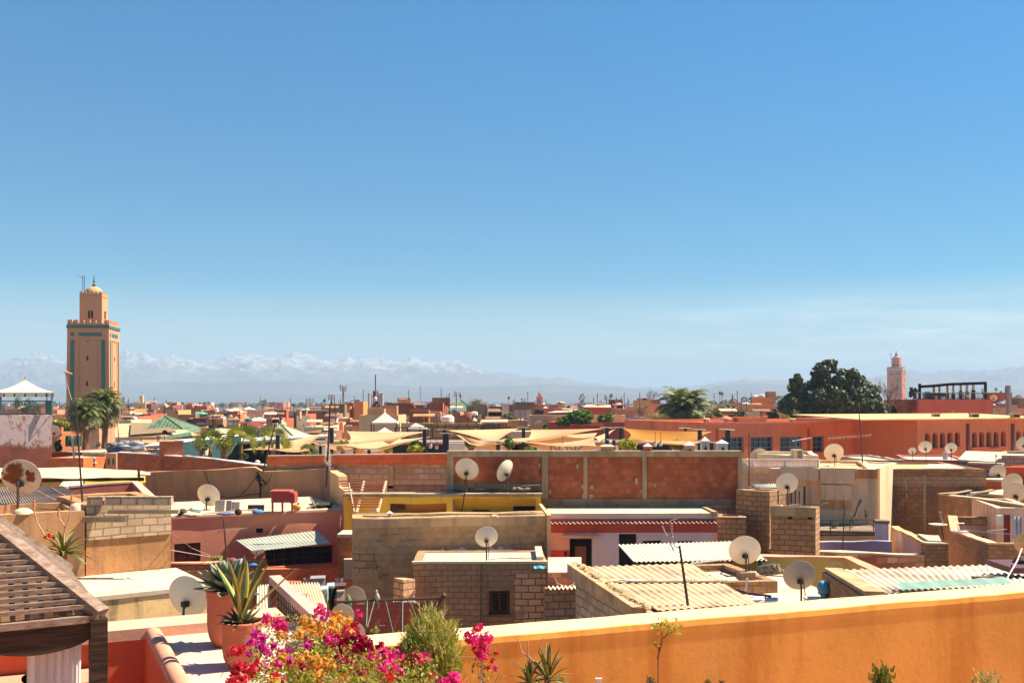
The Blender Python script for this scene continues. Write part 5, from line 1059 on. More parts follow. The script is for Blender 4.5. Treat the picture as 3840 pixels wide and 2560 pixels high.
mb=MB();board(mb,P(3205,1938,39.2),P(3228,1872,39.4),.1,.06);tag(mb.build('plank',plain('plank_grey',(.26,.19,.15),.9)),'old plank leaning on the beige facade above the pots','plank')
mb=MB()
for(x0,y0,y1)in((3250,1960,1900),(3256,1930,1905)):mb.tube([P(x0,y0,39.5),P(x0-4,(y0+y1)/2,39.4),P(x0-6,y1,39.5)],.012,4)
for k in range(14):mb.card(P(3248+U(-8,8),U(1902,1940),39.4),.05)
tag(mb.build('wall_weed',LEAFD),'thin weed climbing the beige wall right of the plank','weed')
wallthing('courtyard_wall','courtyard wall with peeling blue wash below the terrace ledge','wall',[(3050,36.),(3345,35.6)],-13,(-5.02,-4.95),.25,BLUEW)
b=bld('blue_pillar','peeling blue washed pillar at the corner of the beige house','pillar',(3286,36.9),(3333,36.8),0,.5,BLUEW,ytop=1962,para=0,roof=DARKCONC)
wallthing('courtyard_wall','slanting courtyard wall of lilac peeling wash with ochre coping','wall',[(3342,38.2),(3476,33.)],-13,(-4.78,-4.71),.25,plaster('peeling_lilac',(.46,.34,.32),.6,(.34,.30,.42),.3),cap=plaster('ochre_cap',(.60,.38,.18),.3))
wallthing('courtyard_wall','front courtyard wall of two tone brick','wall',[(2880,33.6),(3062,32.2),(3475,32.9)],-13,(-4.95,-4.84,-5.08),.28,BLOCK2,cap=ROOF)
wallthing('courtyard_wall','dark brick pillar wall right of the two tone brick wall','wall',[(3474,32.8),(3556,33.)],-13,(-4.66,-4.70),.3,BLOCKD,cap=ROOF)
mb=MB();mb.prism([PL(3440,35),PL(3520,34.6),PL(3530,33.2),PL(3480,33.4)],CZ-4.8,CZ-4.60);tag(mb.build('roof_slab',ROOF),'little pale roof slab behind the slanting lilac wall','slab')
antenna(3167,1912,2120,33.,'leaning mast with a zigzag golden aerial before the blue courtyard',lean=10,booms=[(1850+20,84,.6,8,70)],r=.02,elem=.2);antenna(3400,1835,1990,37.,'dark mast with ladder aerial against the brown brick house',lean=6,booms=[(1850,84,.7,9,70)],r=.02,elem=.22)
dk=thing('satellite_dish','dish tipped flat toward the sky on a slim post','satellite dish',P(3535,2010,35),DG);c=P(3518,1970,35.);mb=MB();mb.lathe(c,[(0,-.02),(.16,-.01),(.31,.05),(.32,.055),(.31,.06),(.16,.01),(0,0)],24,(-.12,.1,1));weld(mb.build('reflector',DISHG,dk,True));mb=MB();mb.tube([c+V((.1,0,0)),P(3540,2020,35)],.03,5);mb.build('mast',RUSTMETAL,dk);mb=MB();mb.tube([c+V((.2,0,.05)),P(3526,1925,35.)],.02,5);mb.build('feed_arm',ALU,dk);mb=MB();mb.tube([P(3526,1928,35.),P(3525,1918,35.)],.05,7);mb.build('receiver',plain('rust_red_cap',(.4,.12,.06)),dk)
b=bld('brown_brick_house','dark brown brick house with a pale flat roof beside the beige house','house',(3208,45.6),(3698,45.3),-3.02,5.5,bricks('umber_brick',.34,.17,(.185,.10,.055),(.25,.15,.085),(.13,.09,.06),.016,(.15,.10,.065),(.52,.62),.5),para=.1,t=.3,roof=plaster('orange_roof',(.66,.40,.2)))
onfront(b,3290,1785,3696,1820,'pale_course',bricks('pale_brown_block',.36,.17,(.30,.20,.14),(.25,.165,.11),(.15,.11,.08),.014,None,dirt=.5),.012)
onfront(b,3462,1780,3472,1990,'drain_strip',CONC,.03);onfront(b,3280,1780,3288,1965,'pipe',plain('brown_pipe',(.10,.03,.025)),.1)
mb=MB();mb.prism([PL(3462,46.),PL(3620,46.),PL(3560,49),PL(3480,49)],CZ-3.1,CZ-3.01);mb.build('cream_patch',ROOFW,b.root)
wallthing('block_wall','brown block wall slanting down from the brown brick house','wall',[(3520,44.),(3735,38.2),(3870,36.8)],-13,(-4.05,-3.80,-3.86),.3,BLOCKD,cap=ROOF)
b=bld('flat_roof_house','flat roof with pale screed carrying the twin dishes','house',(3640,44),(3900,41.5),-4.05,6.,BROWNR,para=0,roof=ROOF)
mb=MB()
for(x0,y0,x1,y1,Y)in((3524,1851,3600,1845,43.),(3560,1853,3640,1838,43.),(3632,1856,3725,1836,42.)):board(mb,P(x0,y0,Y),P(x1,y1,Y+.3),.3,.04)
tag(mb.build('scrap_boards',plain('scrap_board',(.40,.26,.15),.8)),'scrap boards piled on the slanting block wall','boards')
mb=MB();g=[[P(3632+j*11,1850-j*1.2-(16 if(j==1 and i==2)else 0)+i*4,42.+.3*i)for j in range(8)]for i in range(3)];mb.patch(g);tag(mb.build('blue_tarpaulin',plain('blue_tarp',(.10,.20,.32),.6,0,.4,5)),'crumpled blue and white tarpaulin on the scrap boards','tarpaulin')
wallthing('block_wall','slanting brown block wall of the lower right courtyard','wall',[(3556,37.6),(3567,36.8),(3705,31.2),(3900,31.0)],-13,(-4.30,-4.75,-4.43,-4.42),.28,BLOCKD,cap=plaster('pale_rim',(.52,.38,.27),.3))
sw=thing('screen_wall','pierced brick screen wall at the back of the lower right courtyard','wall',P(3660,2000,38));mb=MB();mb.prism([PL(3570,38.2),PL(3745,38.2),PL(3745,38.4),PL(3570,38.4)],0,Z(1968,38.2));mb.build('wall',plaster('lilac_shade',(.34,.25,.22),.4),sw);mb=MB()
for r in range(4):
 for k in range(16):x=3590+k*9.6+(r%2)*4.8;mb.box(X(x,38.2),X(x+5,38.2),38.2,38.38,Z(1967-r*6.5,38.2),Z(1963.5-r*6.5,38.2))
mb.box(X(3585,38.2),X(3745,38.2),38.18,38.42,Z(1943,38.2),Z(1938,38.2));mb.build('pierced_courses',BLOCKT,sw)
b=bld('courtyard_house','lilac grey house with a dark red door in the lower right courtyard','house',(3738,36.8),(3900,36.5),0,4.,plaster('lilac_grey_house',(.42,.33,.29),.5),ytop=1905,para=.1,holes=[(3764,1930,3790,2060)])
inpane(b,0,'door',plain('dark_red_door',(.22,.02,.025),.6),.1)
mb=MB();g=[[P(3797+j*7,1935+i*14,36.2+.05*(-1)**j)for j in range(6)]for i in range(7)];mb.patch(g[::-1]);tag(mb.build('hanging_sheet',plain('pale_blue_cloth',(.48,.50,.58),.8,0,.15,5),None,True),'pale blue patterned sheet hanging right of the dark red door','sheet')
mb=MB();q=P(3748,1965,36.5);mb.obox(q+V((0,0,.16)),(.1,0,0),(0,.08,0),(0,0,.17));tag(mb.build('meter_box',WHITEP),'white box on the wall left of the dark red door','box')
ch=thing('plastic_chair','white metal framed chair on the courtyard wall rim','chair',P(3605,2000,35.3));mb=MB();q=P(3604,1998,35.3);mb.obox(q+V((0,0,.05)),(.2,0,0),(0,.16,0),(0,0,.03));mb.build('seat',WHITEP,ch);mb=MB();mb.tube([q+V((-.1,0,.1)),q+V((-.12,0,.35)),q+V((.10,0,.35)),q+V((.1,0,.1)),q+V((-.1,0,.1))],.025,5);mb.build('back_frame',ALU,ch)
for dx in(-.14,.14):mb=MB();mb.tube([q+V((dx,0,.04)),q+V((dx,0,-.28))],.02,5);mb.build('leg',ALU,ch)
mb=MB();mb.blob(P(3690,2022,34.5),(.16,.14,.14),10,7,.2,5);mb.tube([V((X(3690,34.5),34.5,6)),P(3690,2022,34.5)],.05,5);tag(mb.build('black_bucket',VOID),'black round bucket behind the lower courtyard rim','bucket')
mb=MB();mb.tube([P(3612,1985,35.5),P(3700,1995,35),P(3815,2004,34.5)],.01,4);mb.tube([P(3700,1990,35),P(3775,1983,35)],.01,4);tag(mb.build('washing_line',plain('blue_cord',(.3,.3,.42))),'blue washing line across the lower right courtyard','washing line')
dish(3796,1812,76,42.6,1870,'upper dish of the overlapping pair at the right edge',BEIGE,yaw=3,pitch=16,arm=False);dish(3806,1848,82,41.6,1890,'lower dish of the overlapping pair at the right edge',BEIGE,yaw=3,pitch=16,arm=False);dish(3848,2034,84,29.5,2110,'half seen orange beige dish cut by the right frame edge',plain('orange_beige_dish',(.56,.36,.2),.6),yaw=3,pitch=14,arm=False)
b=bld('pink_house','long low pink house with white roof and three small dishes','house',(3395,62.),(3632,61.),-3.52,6.,plaster('rose_plaster',(.58,.20,.16),.3),para=.1,roof=ROOFW);b=bld('grey_house','low grey block house left of the rose pink roof','house',(3252,60.),(3396,60.),-3.45,6.,BLOCKG,para=.1,roof=ROOFW)
dish(3421,1690,28,63.,1724,'smallest of three small dishes on the white roof',DISHW,group=DG,yaw=10);dish(3470,1676,48,63.,1724,'middle dish of three on the white roof',DISHW,yaw=12,pitch=24);dish(3566,1680,42,63.,1722,'right dish of three on the white roof, by cream tent roof',DISHW,yaw=14,pitch=22)
mb=MB();q=P(3545,1722,62.6);mb.lathe(q,[(0,0),(.16,0),(.16,.45),(0,.45)],10);tag(mb.build('blue_drum',plain('lilac_drum',(.40,.36,.48))),'lilac drum under the right small dish','drum')
b=bld('roof_house','cream sloped sheet roof on a house before the arcades','house',(3600,58.),(3760,57.),-3.70,6.,plaster('ochre_shade',(.46,.30,.15)),para=0);mb=MB();p=[P(3592,1722,58),P(3756,1732,57),P(3762,1694,64),P(3622,1690,64)];mb.hexa([q-V((0,0,.12))for q in p],p);mb.build('sloped_roof',ROOFW,b.root)
antenna(3735,1700,1850,50.,'thin mast with one side arm before the cream sloped roof',booms=[(1710,172,1.0,2,-8)],r=.03,elem=.06)
b=bld('grey_house','grey block house with pinkish rim at the right edge','house',(3756,54),(3930,53),-2.85,6.,BLOCKG,para=.15);b=bld('red_house','deep red plastered house at the right edge below the grey one','house',(3752,48.),(3930,46.),-3.06,5.,plaster('deep_red_plaster',(.44,.085,.04),.2),para=.3,roof=plaster('orange_roof',(.66,.40,.2)))
b=bld('orange_cabin','small bright orange cabin beside the twin dishes','house',(3690,46.5),(3758,46.),-3.65,1.6,plaster('bright_orange',(.66,.20,.08),.15),para=0,roof=ROOFW);b=bld('rose_wall','rose pink garden wall behind the orange cabin','wall',(3630,52),(3755,51),-3.2,.5,plaster('rose_plaster',(.58,.20,.16)),para=0)
tk=thing('water_tank','blue plastic barrel with dark lid beside the orange cabin','barrel',P(3706,1798,47.5));mb=MB();q=P(3708,1798,47.5);mb.lathe(q,[(0,0),(.2,0),(.23,.15),(.2,.32),(.14,.38),(0,.38)],14);mb.build('barrel',plain('tank_blue',(.12,.20,.34),.45),tk);mb=MB();mb.lathe(q+V((0,0,.38)),[(.16,0),(.16,.05),(0,.06)],12);mb.build('lid',VOID,tk)
dish(3742,1772,62,47.2,1805,'yellowish dish by the blue barrel at right',BEIGE,yaw=3,pitch=14,arm=False);dish(3838,1664,52,56.,1705,'dish at the right edge before the arcade openings',BEIGE,yaw=3,pitch=14,arm=False)
# ================================================================== RED SCHOOL BUILDING
SCH=plaster('school_red',(.50,.17,.095),.35,(.27,.07,.04),.12,sc=.5);SCHD=plaster('school_red_dull',(.30,.075,.05),.3,(.28,.07,.045),.08,sc=.5);SCHA=plaster('arcade_red',(.42,.15,.09),.35,(.3,.09,.05),.1,sc=.5)  # darker red puts shade into the receding wing; also pipes and sills
SCHCAP=plaster('school_cap',(.62,.26,.19),.25,(.35,.12,.09),.12)
b=bld('school_wing','red receding wing of the school, darkened for shade, behind the shade sails','building',(2052,96.),(2660,93.),-1.84,9.,SCHD,para=.25,t=.5,roof=SCHCAP)
onfront(b,2095,1589,2262,1595,'ledge',SCHCAP,.25)
b=bld('school_building','long red school building with blue framed windows','building',(2640,80.),(3478,88.),-1.57,14.,SCH,para=.25,t=.45,roof=SCHCAP,zb=-9,rev=.4,holes=[(2706,1638,2788,1697),(2815,1637,2898,1696),(2925,1637,3007,1696),(3048,1635,3089,1695),(3264,1699,3303,1722)])
for i in range(5):
 inpane(b,i,'window_pane',GLASS if i<4 else VOID,.34)
 if i<4:inbars(b,i,'window_frame',BLUEP,2 if i<3 else 1,3,.09,.22);inbars(b,i,'glazing_bars',plain('pale_blue_bar',(.16,.28,.40)),4 if i<3 else 2,3,.035,.26,False)
onfront(b,2641,1578,3478,1585,'coping',SCHCAP,.12)
for x in(2687,3028,3253):onfront(b,x,1606,x+6,1740,'drainpipe',SCHD,.15)
for(x,lb)in((2640,'left'),(2962,'middle')):
 v_=thing('roof_vent',lb+' stubby drum vent on the red school roof','vent',P(x+8,1580,81),'drum vents on the school roof');mb=MB();mb.lathe(P(x+8,1584,83+(x>2800)*3),[(0,0),(.28,0),(.28,.22),(.31,.24),(.30,.33),(.2,.37),(0,.38)],12);mb.build('drum',TANL,v_)
 mb=MB();q=P(x+8,1583,83+(x>2800)*3)
 for dx in(-.13,.12):mb.box(q.x+dx-.05,q.x+dx+.05,q.y-.29,q.y-.2,q.z+.02,q.z+.18)
 mb.build('slots',VOID,v_)
hs_=[(3468+k*28,1622-k,3489+k*28,1682-k*2.2,True)for k in range(5)]+[(3645+k*27,1619-k,3664+k*27,1676-k*1.2,True)for k in range(5)]+[(3811+k*26,1614,3829+k*26,1670,True)for k in range(2)]
b=bld('school_arcade','red school hall with rows of tall arched openings','building',(3440,79.),(3900,85.5),-1.37,14.,SCHA,para=.03,t=.4,roof=ROOF,holes=hs_,rev=.32)
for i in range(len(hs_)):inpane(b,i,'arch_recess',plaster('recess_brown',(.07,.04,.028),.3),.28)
for x in(3624,3792):onfront(b,x,1588,x+8,1725,'drainpipe',plain('dark_red_pipe',(.10,.02,.015)),.12)
onfront(b,3470,1684,3608,1688,'sill',SCHD,.2);onfront(b,3640,1676,3775,1681,'sill',SCHD,.2)
rf_=MB();A_,B_=b.A,b.B;n_=b.n;d_=b.d;q=[A_-d_*6.5-n_*.4,B_-n_*.4,B_+n_*7,A_-d_*6.5+n_*7];zz=CZ-1.37
rf_.hexa([V((p.x,p.y,zz+.12+(.30 if i>1 else 0)-.1))for i,p in enumerate(q)],[V((p.x,p.y,zz+.12+(.30 if i>1 else 0)))for i,p in enumerate(q)]);rf_.build('sloped_roof',plaster('arcade_roof',(.48,.34,.19),.3),b.root)
for(x,w_,lb)in((3514,24,'left'),(3658,30,'middle'),(3812,28,'right')):
 v_=thing('roof_vent',lb+' flat capped vent on the cream arcade roof','vent',P(x,1560,86),'flat vents on the arcade roof');q=P(x,1562,83.);s=w_/F*83/2;mb=MB();mb.box(q.x-s,q.x+s,q.y,q.y+.5,q.z-.1,q.z+.2);mb.build('body',TAN,v_);mb=MB();mb.box(q.x-s*1.12,q.x+s*1.12,q.y-.08,q.y+.6,q.z+.2,q.z+.3);mb.build('cap',ROOF,v_);mb=MB()
 for dx in(-.5,0,.5):mb.box(q.x+dx*s-.07,q.x+dx*s+.07,q.y-.02,q.y+.1,q.z,q.z+.15)
 mb.build('slots',VOID,v_)
mb=MB();mb.ball(P(3571,1551,91),(.28,.2,.3),60,.07);o=mb.build('roof_weed',LEAFG);tag(o,'green weed tuft on the arcade roof edge','weed')
# ================================================================== SAIL TERRACE
TEAL=plaster('teal_wall',(.012,.042,.065),.25,(.02,.06,.08),.12,sc=.6);NAVY=plain('navy_panel',(.012,.018,.03),.8);SAIL=plain('sand_sail_cloth',(.68,.44,.24),.75,0,.05,.6,.35);SAILO=plain('amber_sail_cloth',(.62,.29,.06),.75,0,.05,.6,.4);POSTM=plain('dark_blue_post',(.018,.024,.035),.6)
mb=MB();mb.prism([PL(690,51),PL(1020,47),PL(2660,43),PL(2660,62),PL(690,64)],CZ-4.6,CZ-4.4);o=mb.build('terrace_deck',ROOF);tag(o,'terrace deck behind the long brick wall, made pale to bounce light','terrace',None,'thing')  # deck given pale screed to bounce light under the sails
tw=bld('teal_wall','long teal terrace wall sloping away behind the potted plants','wall',(688,50.6),(925,62.),-2.0,.4,TEAL,para=0,roof=WHITEP)
wallthing('dark_wall','black terrace back wall with long white coping','wall',[(905,60.5),(1380,60.5)],-13,(-2.37,-2.33),.4,NAVY,cap=WHITEP)
mb=MB();p=[P(900,1655,58),P(1255,1632,57),P(1260,1626,61),P(905,1642,61)];mb.hexa([q-V((0,0,.12))for q in p],p);tag(mb.build('flat_canopy',plain('pale_grey_membrane',(.42,.46,.42),.6)),'pale grey flat canopy edge over the black terrace wall','canopy')
RAY=NT('ray_brick');uvx=RAY.n('ShaderNodeSeparateXYZ');RAY.put(uvx.inputs[0],RAY.uv())
RAY=RAY.done(RAY.mix(RAY.ramp(RAY.math('FRACT',RAY.math('MULTIPLY',uvx.outputs[0],26.)),.25,.45),(.62,.20,.06),(.88,.48,.24)),.9)
ar=thing('arcade_wall','lilac white arcade wall with orange sunray brickwork','wall',P(1900,1700,57));ar['kind']='thing';Ya=57.
mb=MB();mb.box(X(1180,Ya),X(2640,Ya),Ya+.1,Ya+.4,CZ-4.6,Z(1660,Ya));mb.build('wall',plaster('lilac_white',(.78,.66,.62),.12),ar);mb=MB();mb.box(X(1180,Ya),X(2660,Ya),Ya-.15,Ya+.5,Z(1660,Ya),Z(1652,Ya));mb.build('coping',WHITEP,ar);mb=MB();mb.box(X(1182,Ya),X(2655,Ya),Ya-.05,Ya+.1,Z(1667,Ya),Z(1660,Ya)-.01);mb.build('red_band',MAROON,ar)
def raypanel(x0,x1,cx,yb,r,sq=1.):
 mb=MB();N=26
 for k in range(N):
  a0,a1=math.pi*k/N,math.pi*(k+1)/N
  def inn(a):return(cx-r*math.cos(a),yb-r*.8*math.sin(a))
  def out(a):
   ca,sa=-math.cos(a),math.sin(a);t_=min([(x1-cx)/ca if ca>1e-6 else 1e9,(x0-cx)/ca if ca<-1e-6 else 1e9,(yb-1667)/(sa*.8)if sa>1e-6 else 1e9]);t_=max(t_,r);return(cx+ca*t_,yb-.8*sa*t_)
  (ax,ay),(bx,by),(cx_,cy_),(dx,dy)=inn(a0),inn(a1),out(a1),out(a0)
  mb.face([P(ax,ay,Ya+.05),P(bx,by,Ya+.05),P(cx_,cy_,Ya+.05),P(dx,dy,Ya+.05)][::-1],[(k/N,0),((k+1)/N,0),((k+1)/N,1),(k/N,1)][::-1])
 return mb.build('sunray_panel',RAY,ar)
for(x0,x1,cx)in((1185,1310,1245),(1312,1340,1326),(1300,1400,1385),(1345,1475,1395)):pass
for(x0,x1,cx,r)in((1190,1260,1215,42),(1262,1345,1296,40),(1347,1470,1392,36),(1790,1856,1815,30),(1857,1990,1880,26),(1920,2064,2010,34),(2186,2262,2240,32)):raypanel(x0,x1,cx,1704,r)
mb=MB()
for k in range(4):x=2066+k*30;mb.box(X(x,Ya),X(x+4,Ya),Ya,Ya+.1,Z(1710,Ya),Z(1667,Ya))
for(xa,ya,xb,yb)in((2070,1668,2096,1698),(2100,1698,2126,1668),(2130,1668,2156,1698),(2160,1698,2186,1668)):board(mb,P(xa,ya,Ya+.05),P(xb,yb,Ya+.05),.08,.05)
mb.build('red_timber_frame',plain('red_frame',(.45,.13,.07),.7),ar)
for(x0,x1)in((1472,1668),(2372,2520)):box3('dark_opening',x0,1668,x1,1712,Ya+.02,.12,NAVY,ar)
for(x0,x1,y0)in((1680,1745,1660),):box3('white_panel',x0,y0,x1,1704,Ya-3,.2,plaster('lilac_white',(.56,.46,.44)),ar)
PG='dark posts of the shade sails'
for(x,yt,yb,Y,lb)in((1042,1630,1705,49.,'dark post at the left end of the sails'),(1244,1605,1705,50.,'dark post behind the thin antenna mast'),(1202,1672,1705,48.,'short dark post between the brick arches left'),(1384,1684,1702,46.,'short dark post below the hanging sail corner'),(1592,1610,1704,50.,'dark post at the left of the twin posts'),(1667,1612,1704,49.,'left post of the tall twin pair'),(1676,1626,1704,47.,'right post of the tall twin pair'),(1868,1657,1700,47.,'short post before the middle sunray panel'),(1963,1604,1655,53.,'dark post between the two middle sails'),(2276,1604,1662,49.,'post with bracket above the broad vent'),(2327,1604,1652,52.,'post left of the amber sail'),(2302,1650,1670,48.,'short post right of the broad vent'),(2570,1606,1620,52.,'stub post peeping over the amber sail'),(2624,1612,1702,48.,'post behind the white roof vents'),(2728,1612,1695,42.,'tall dark post beside the white hexagonal vent'),(2668,1660,1690,44.,'short dark post right of the tall white vent')):
 root=thing('sail_post',lb,'post',P(x,yb,Y),PG);mb=MB();r_=.09 if yb-yt>40 else .07;q0,q1=P(x,max(yb,1705),Y),P(x,yt,Y);mb.box(q0.x-r_,q0.x+r_,Y-r_,Y+r_,q0.z-.6,q1.z);mb.build('post',POSTM,root);mb=MB();mb.tube([q1+V((-.35,0,.03)),q1+V((.3,0,.0))],.03,5);mb.build('bracket',ALU,root)
SG='shade sails over the terrace'
def sail(pts,label,m=SAIL,inw=.12,sag=.25,n=14):
 pts=[P(*q)for q in pts];k=len(pts);cen=sum(pts,V((0,0,0)))/k;mb=MB()
 if k==3:pts=[pts[0],pts[1],pts[2],pts[2]]
 g=[]
 for i in range(n+1):
  v=i/n;row=[]
  for j in range(n+1):
   u=j/n;p=(pts[0]*(1-u)+pts[1]*u)*(1-v)+(pts[3]*(1-u)+pts[2]*u)*v
   e=4*max(u*(1-u)*(1-4*v*(1-v))*1.,v*(1-v)*(1-4*u*(1-u)))*inw
   p=p+(cen-p)*e-V((0,0,sag*16*u*(1-u)*v*(1-v)));row.append(p)
  g.append(row)
 mb.patch(g);o=mb.build('shade_sail',m,None,True);weld(o);return tag(o,label,'shade sail',SG)
sail([(905,1687,50),(1218,1622,57),(1160,1690,46)],'leftmost sand sail sweeping over the black wall',inw=.2)
sail([(1120,1648,52),(1300,1668,48),(1330,1682,46.5)],'narrow sand sail strip crossing the thin mast',inw=.1)
sail([(1300,1616,56),(1606,1618,56),(1480,1642,50),(1306,1663,50)],'large pleated sand sail left of the twin posts',inw=.1,sag=.3)
sail([(1250,1668,48),(1622,1636,53),(1388,1686,45.6)],'lower sand sail drooping to the short post',inw=.14)
sail([(1670,1612,50),(1945,1606,57),(1862,1655,47)],'broad sand sail right of the twin posts',inw=.1)
sail([(1700,1625,50),(1830,1660,46),(1895,1662,47),(1760,1664,45)],'small drooping sand sail below the broad one',inw=.1)
sail([(1990,1610,56),(2270,1606,52),(1970,1652,50)],'wide sand sail left of the broad vent',inw=.1)
sail([(1850,1648,52),(2240,1622,55),(2236,1672,46),(2100,1664,46)],'pale sand sail hanging in front of the timber frame',inw=.08)
sail([(2310,1606,53),(2228,1640,50),(2246,1658,48)],'small curled sand sail beside the broad vent',inw=.16)
sail([(2335,1606,54),(2672,1618,50),(2640,1656,47),(2350,1648,52)],'amber sail stretched before the red school',SAILO,inw=.16)
sail([(2350,1652,52),(2512,1634,55),(2650,1655,46)],'pale flat sail under the amber one',inw=.08)
LG='glass lanterns of the terrace'
for(x,y,Y,lb)in((1614,1672,49,'left lantern of the pair left of the twin posts'),(1638,1675,49,'right lantern of the pair left of the twin posts'),(2110,1676,50,'lantern before the red timber frame'),(2457,1665,47,'left lantern of the pair under the pale flat sail'),(2478,1664,48,'right lantern of the pair under the pale flat sail')):
 root=thing('lantern',lb,'lantern',P(x,y,Y),LG);q=P(x,y,Y);s=.09;mb=MB();mb.lathe(q,[(0,-s*1.3),(s*.7,-s*1.2),(s*1.1,0),(s*.7,s*1.0),(0,s*1.1)],8);mb.build('glass',plain('lantern_glass',(.55,.5,.4),.2),root);mb=MB();mb.lathe(q,[(s*.75,s*1.),(s*.3,s*1.6),(0,s*2)],8);mb.tube([q+V((0,0,s*1.8)),q+V((0,0,.55))],.012,4);mb.build('hanger',DARKMETAL,root)
PT='potted plants on the sail terrace'
pplant(757,1712,1655,46,50.6,leafm('deep_clipped',(.025,.045,.012),(.05,.075,.02),.15,3.),'dark clipped round shrub against the teal wall',n=420,grp=PT,lsz=.07)
pplant(840,1724,1638,60,50.,leafm('golden_topiary',(.30,.30,.04),(.46,.44,.08),.3,3.),'tall golden clipped shrub against the teal wall',n=620,grp=PT,lsz=.07)
pplant(1557,1708,1672,62,46.,LEAFY,'rounded yellow shrub above the brick wall',n=300,grp=PT,lsz=.1);pplant(1556+2,1710,1652,44,50.,LEAFG,'dark green bush behind the rounded yellow shrub',n=260,grp=PT,lsz=.1);pplant(1765,1706,1638,46,50.,leafm('yellow_bamboo',(.3,.28,.04),(.4,.36,.08),.3,3.),'yellowish leafy plant under the small drooping sail',n=240,grp=PT,lsz=.1)
pplant(1908,1704,1645,44,50.,LEAFG,'tall fresh green plant before the sunray panel',n=240,grp=PT,lsz=.1);pplant(1962,1700,1660,34,50.,LEAFD,'dark round shrub between fresh green plants',n=220,grp=PT,lsz=.09);pplant(1990,1702,1676,46,48.,LEAFG,'low spreading green plant right of the dark round shrub',n=160,grp=PT,lsz=.1);pplant(2352,1700,1648,72,46.,LEAFY,'wide yellow green bush right of the broad vent',n=360,grp=PT,lsz=.12);pplant(2545,1702,1652,60,50.,LEAFO,'olive bush left of the white capped vent',n=260,grp=PT,lsz=.12);pplant(1330,1705,1662,30,49.,LEAFY,'thin yellow plant before the left brick arches',n=60,grp=PT,lsz=.1);pplant(1285,1700,1640,46,54.,LEAFY,'sparse yellow plant behind the narrow sail strip',n=50,grp=PT,lsz=.1);pplant(1452,1704,1672,40,49.,LEAFY,'sparse yellow plant left of the dark opening',n=60,grp=PT,lsz=.1)
def fan(px,py,Y,r,label,ybase):
 c=P(px,py,Y);root=thing('fan_palm',label,'palm',P(px,ybase,Y),'fan palms on the sail terrace');mb=MB();mb.tube([P(px,ybase,Y),c],[.11,.07],7);mb.build('trunk',TRUNK,root);mb=MB()
 for i in range(11):
  a=2.4*i;el=U(-.15,1.35);d=V((math.cos(a)*math.cos(el),math.sin(a)*math.cos(el)*.7,math.sin(el)));h=c+d*r*.45;mb.tube([c,h],.015,3);s=d.cross(V((U(-.3,.3),1,0))).normalized();w_=s.cross(d)
  for k in range(11):b_=(k-5)/5*1.1;e=d*math.cos(b_)+s*math.sin(b_);tip=h+e*r*.55*(1-.1*abs(b_))-V((0,0,.08));q=w_.cross(e)*.02*r;mb.face([h-q*.4,h.lerp(tip,.5)-q*1.6,tip,h.lerp(tip,.5)+q*1.6,h+q*.4])
 mb.build('fronds',leafm('fan_palm_leaf',(.17,.22,.03),(.36,.36,.06),.35,2.),root)
fan(788,1672,50.2,1.1,'left fan palm between clipped shrubs on the teal wall',1715);fan(905,1665,49.6,1.25,'middle fan palm with bare trunk before the black wall',1728);fan(1022,1665,51.,1.2,'right fan palm left of the dark end post',1720);fan(1155,1698,47.5,.6,'low fan palm tuft above the brick wall',1712)
pplant(915,1728,1702,30,49.2,LEAFG,'leafy foot plant under the middle fan palm',n=90,grp=PT,lsz=.1)
mb=MB();mb.blob(P(965,1732,48),(.13,.13,.1),12,8,.02);tag(weld(mb.build('white_globe',WHITEP,None,True)),'white globe on the white coping before the black wall','globe')
pz=thing('parasol','folded white parasol between dark shrub and left fan palm','parasol',P(770,1714,51.2));mb=MB();mb.lathe(P(770,1714,51.2),[(.0,.1),(.22,.12),(.16,.45),(.05,.7),(0,.72)],10);mb.build('canopy',WHITEP,pz);mb=MB();mb.tube([P(770,1718,51.2),P(770,1660,51.2)],.025,5);mb.build('pole',DARKMETAL,pz)
antenna(1238,1588-80+10,1820,36.,'tall dark mast with comb aerials in front of the sails',lean=14,booms=[(1724,100,.7,7,60),(1732,80,.6,7,60)],r=.035,m=DARKMETAL,elem=.42)
antenna(1032,1590,1765,43.6,'leaning rusty rod crossing the grey canopy edge',lean=46,r=.035,booms=[(1618,170,.5,3,0)])
antenna(1272,1975,2110,33.4,'short corner mast with comb aerial by the brick pillar',lean=0,booms=[(2010,85,.9,9,72)],r=.02,elem=.22)
antenna(2548,2045,2278,20.3,'black leaning mast on the tan corrugated shed',lean=-34,r=.03,m=DARKMETAL)
an=thing('antenna','bent twin stick aerial on the black leaning mast','antenna',P(2545,2055,20.3),AG);mb=MB();mb.tube([P(2545,2052,20.3),P(2530,2048,20.3),P(2522,2025,20.3),P(2516,1965,20.3),P(2515,1950,20.3),P(2540,1944,20.3)],.012,5);mb.tube([P(2483,1970,20.3),P(2500,2008,20.3),P(2526,2063,20.3)],.014,5);mb.tube([P(2500,2008,20.3),P(2526,2012,20.3)],.014,5)
for k in range(8):y=1965+k*8;mb.tube([P(2512,y,20.3),P(2524,y-2,20.3)],.007,4)
mb.build('aerial',ALU,an)
antenna(283,1500,1905,26.5,'long dark mast crossing the cream awning at left',lean=-28,booms=[],r=.024,m=DARKMETAL)
an=thing('antenna','ladder aerial bound to the long dark mast at left','antenna',P(283,1715,26.6),AG);mb=MB();mb.tube([P(270,1632,26.6),P(278,1718,26.6)],.025,5)
for k in range(12):y=1638+k*7;x=270+k*.7;mb.tube([P(x-6,y+2,26.6),P(x+14,y-3,26.6)],.008,4)
mb.build('aerial',ALU,an)
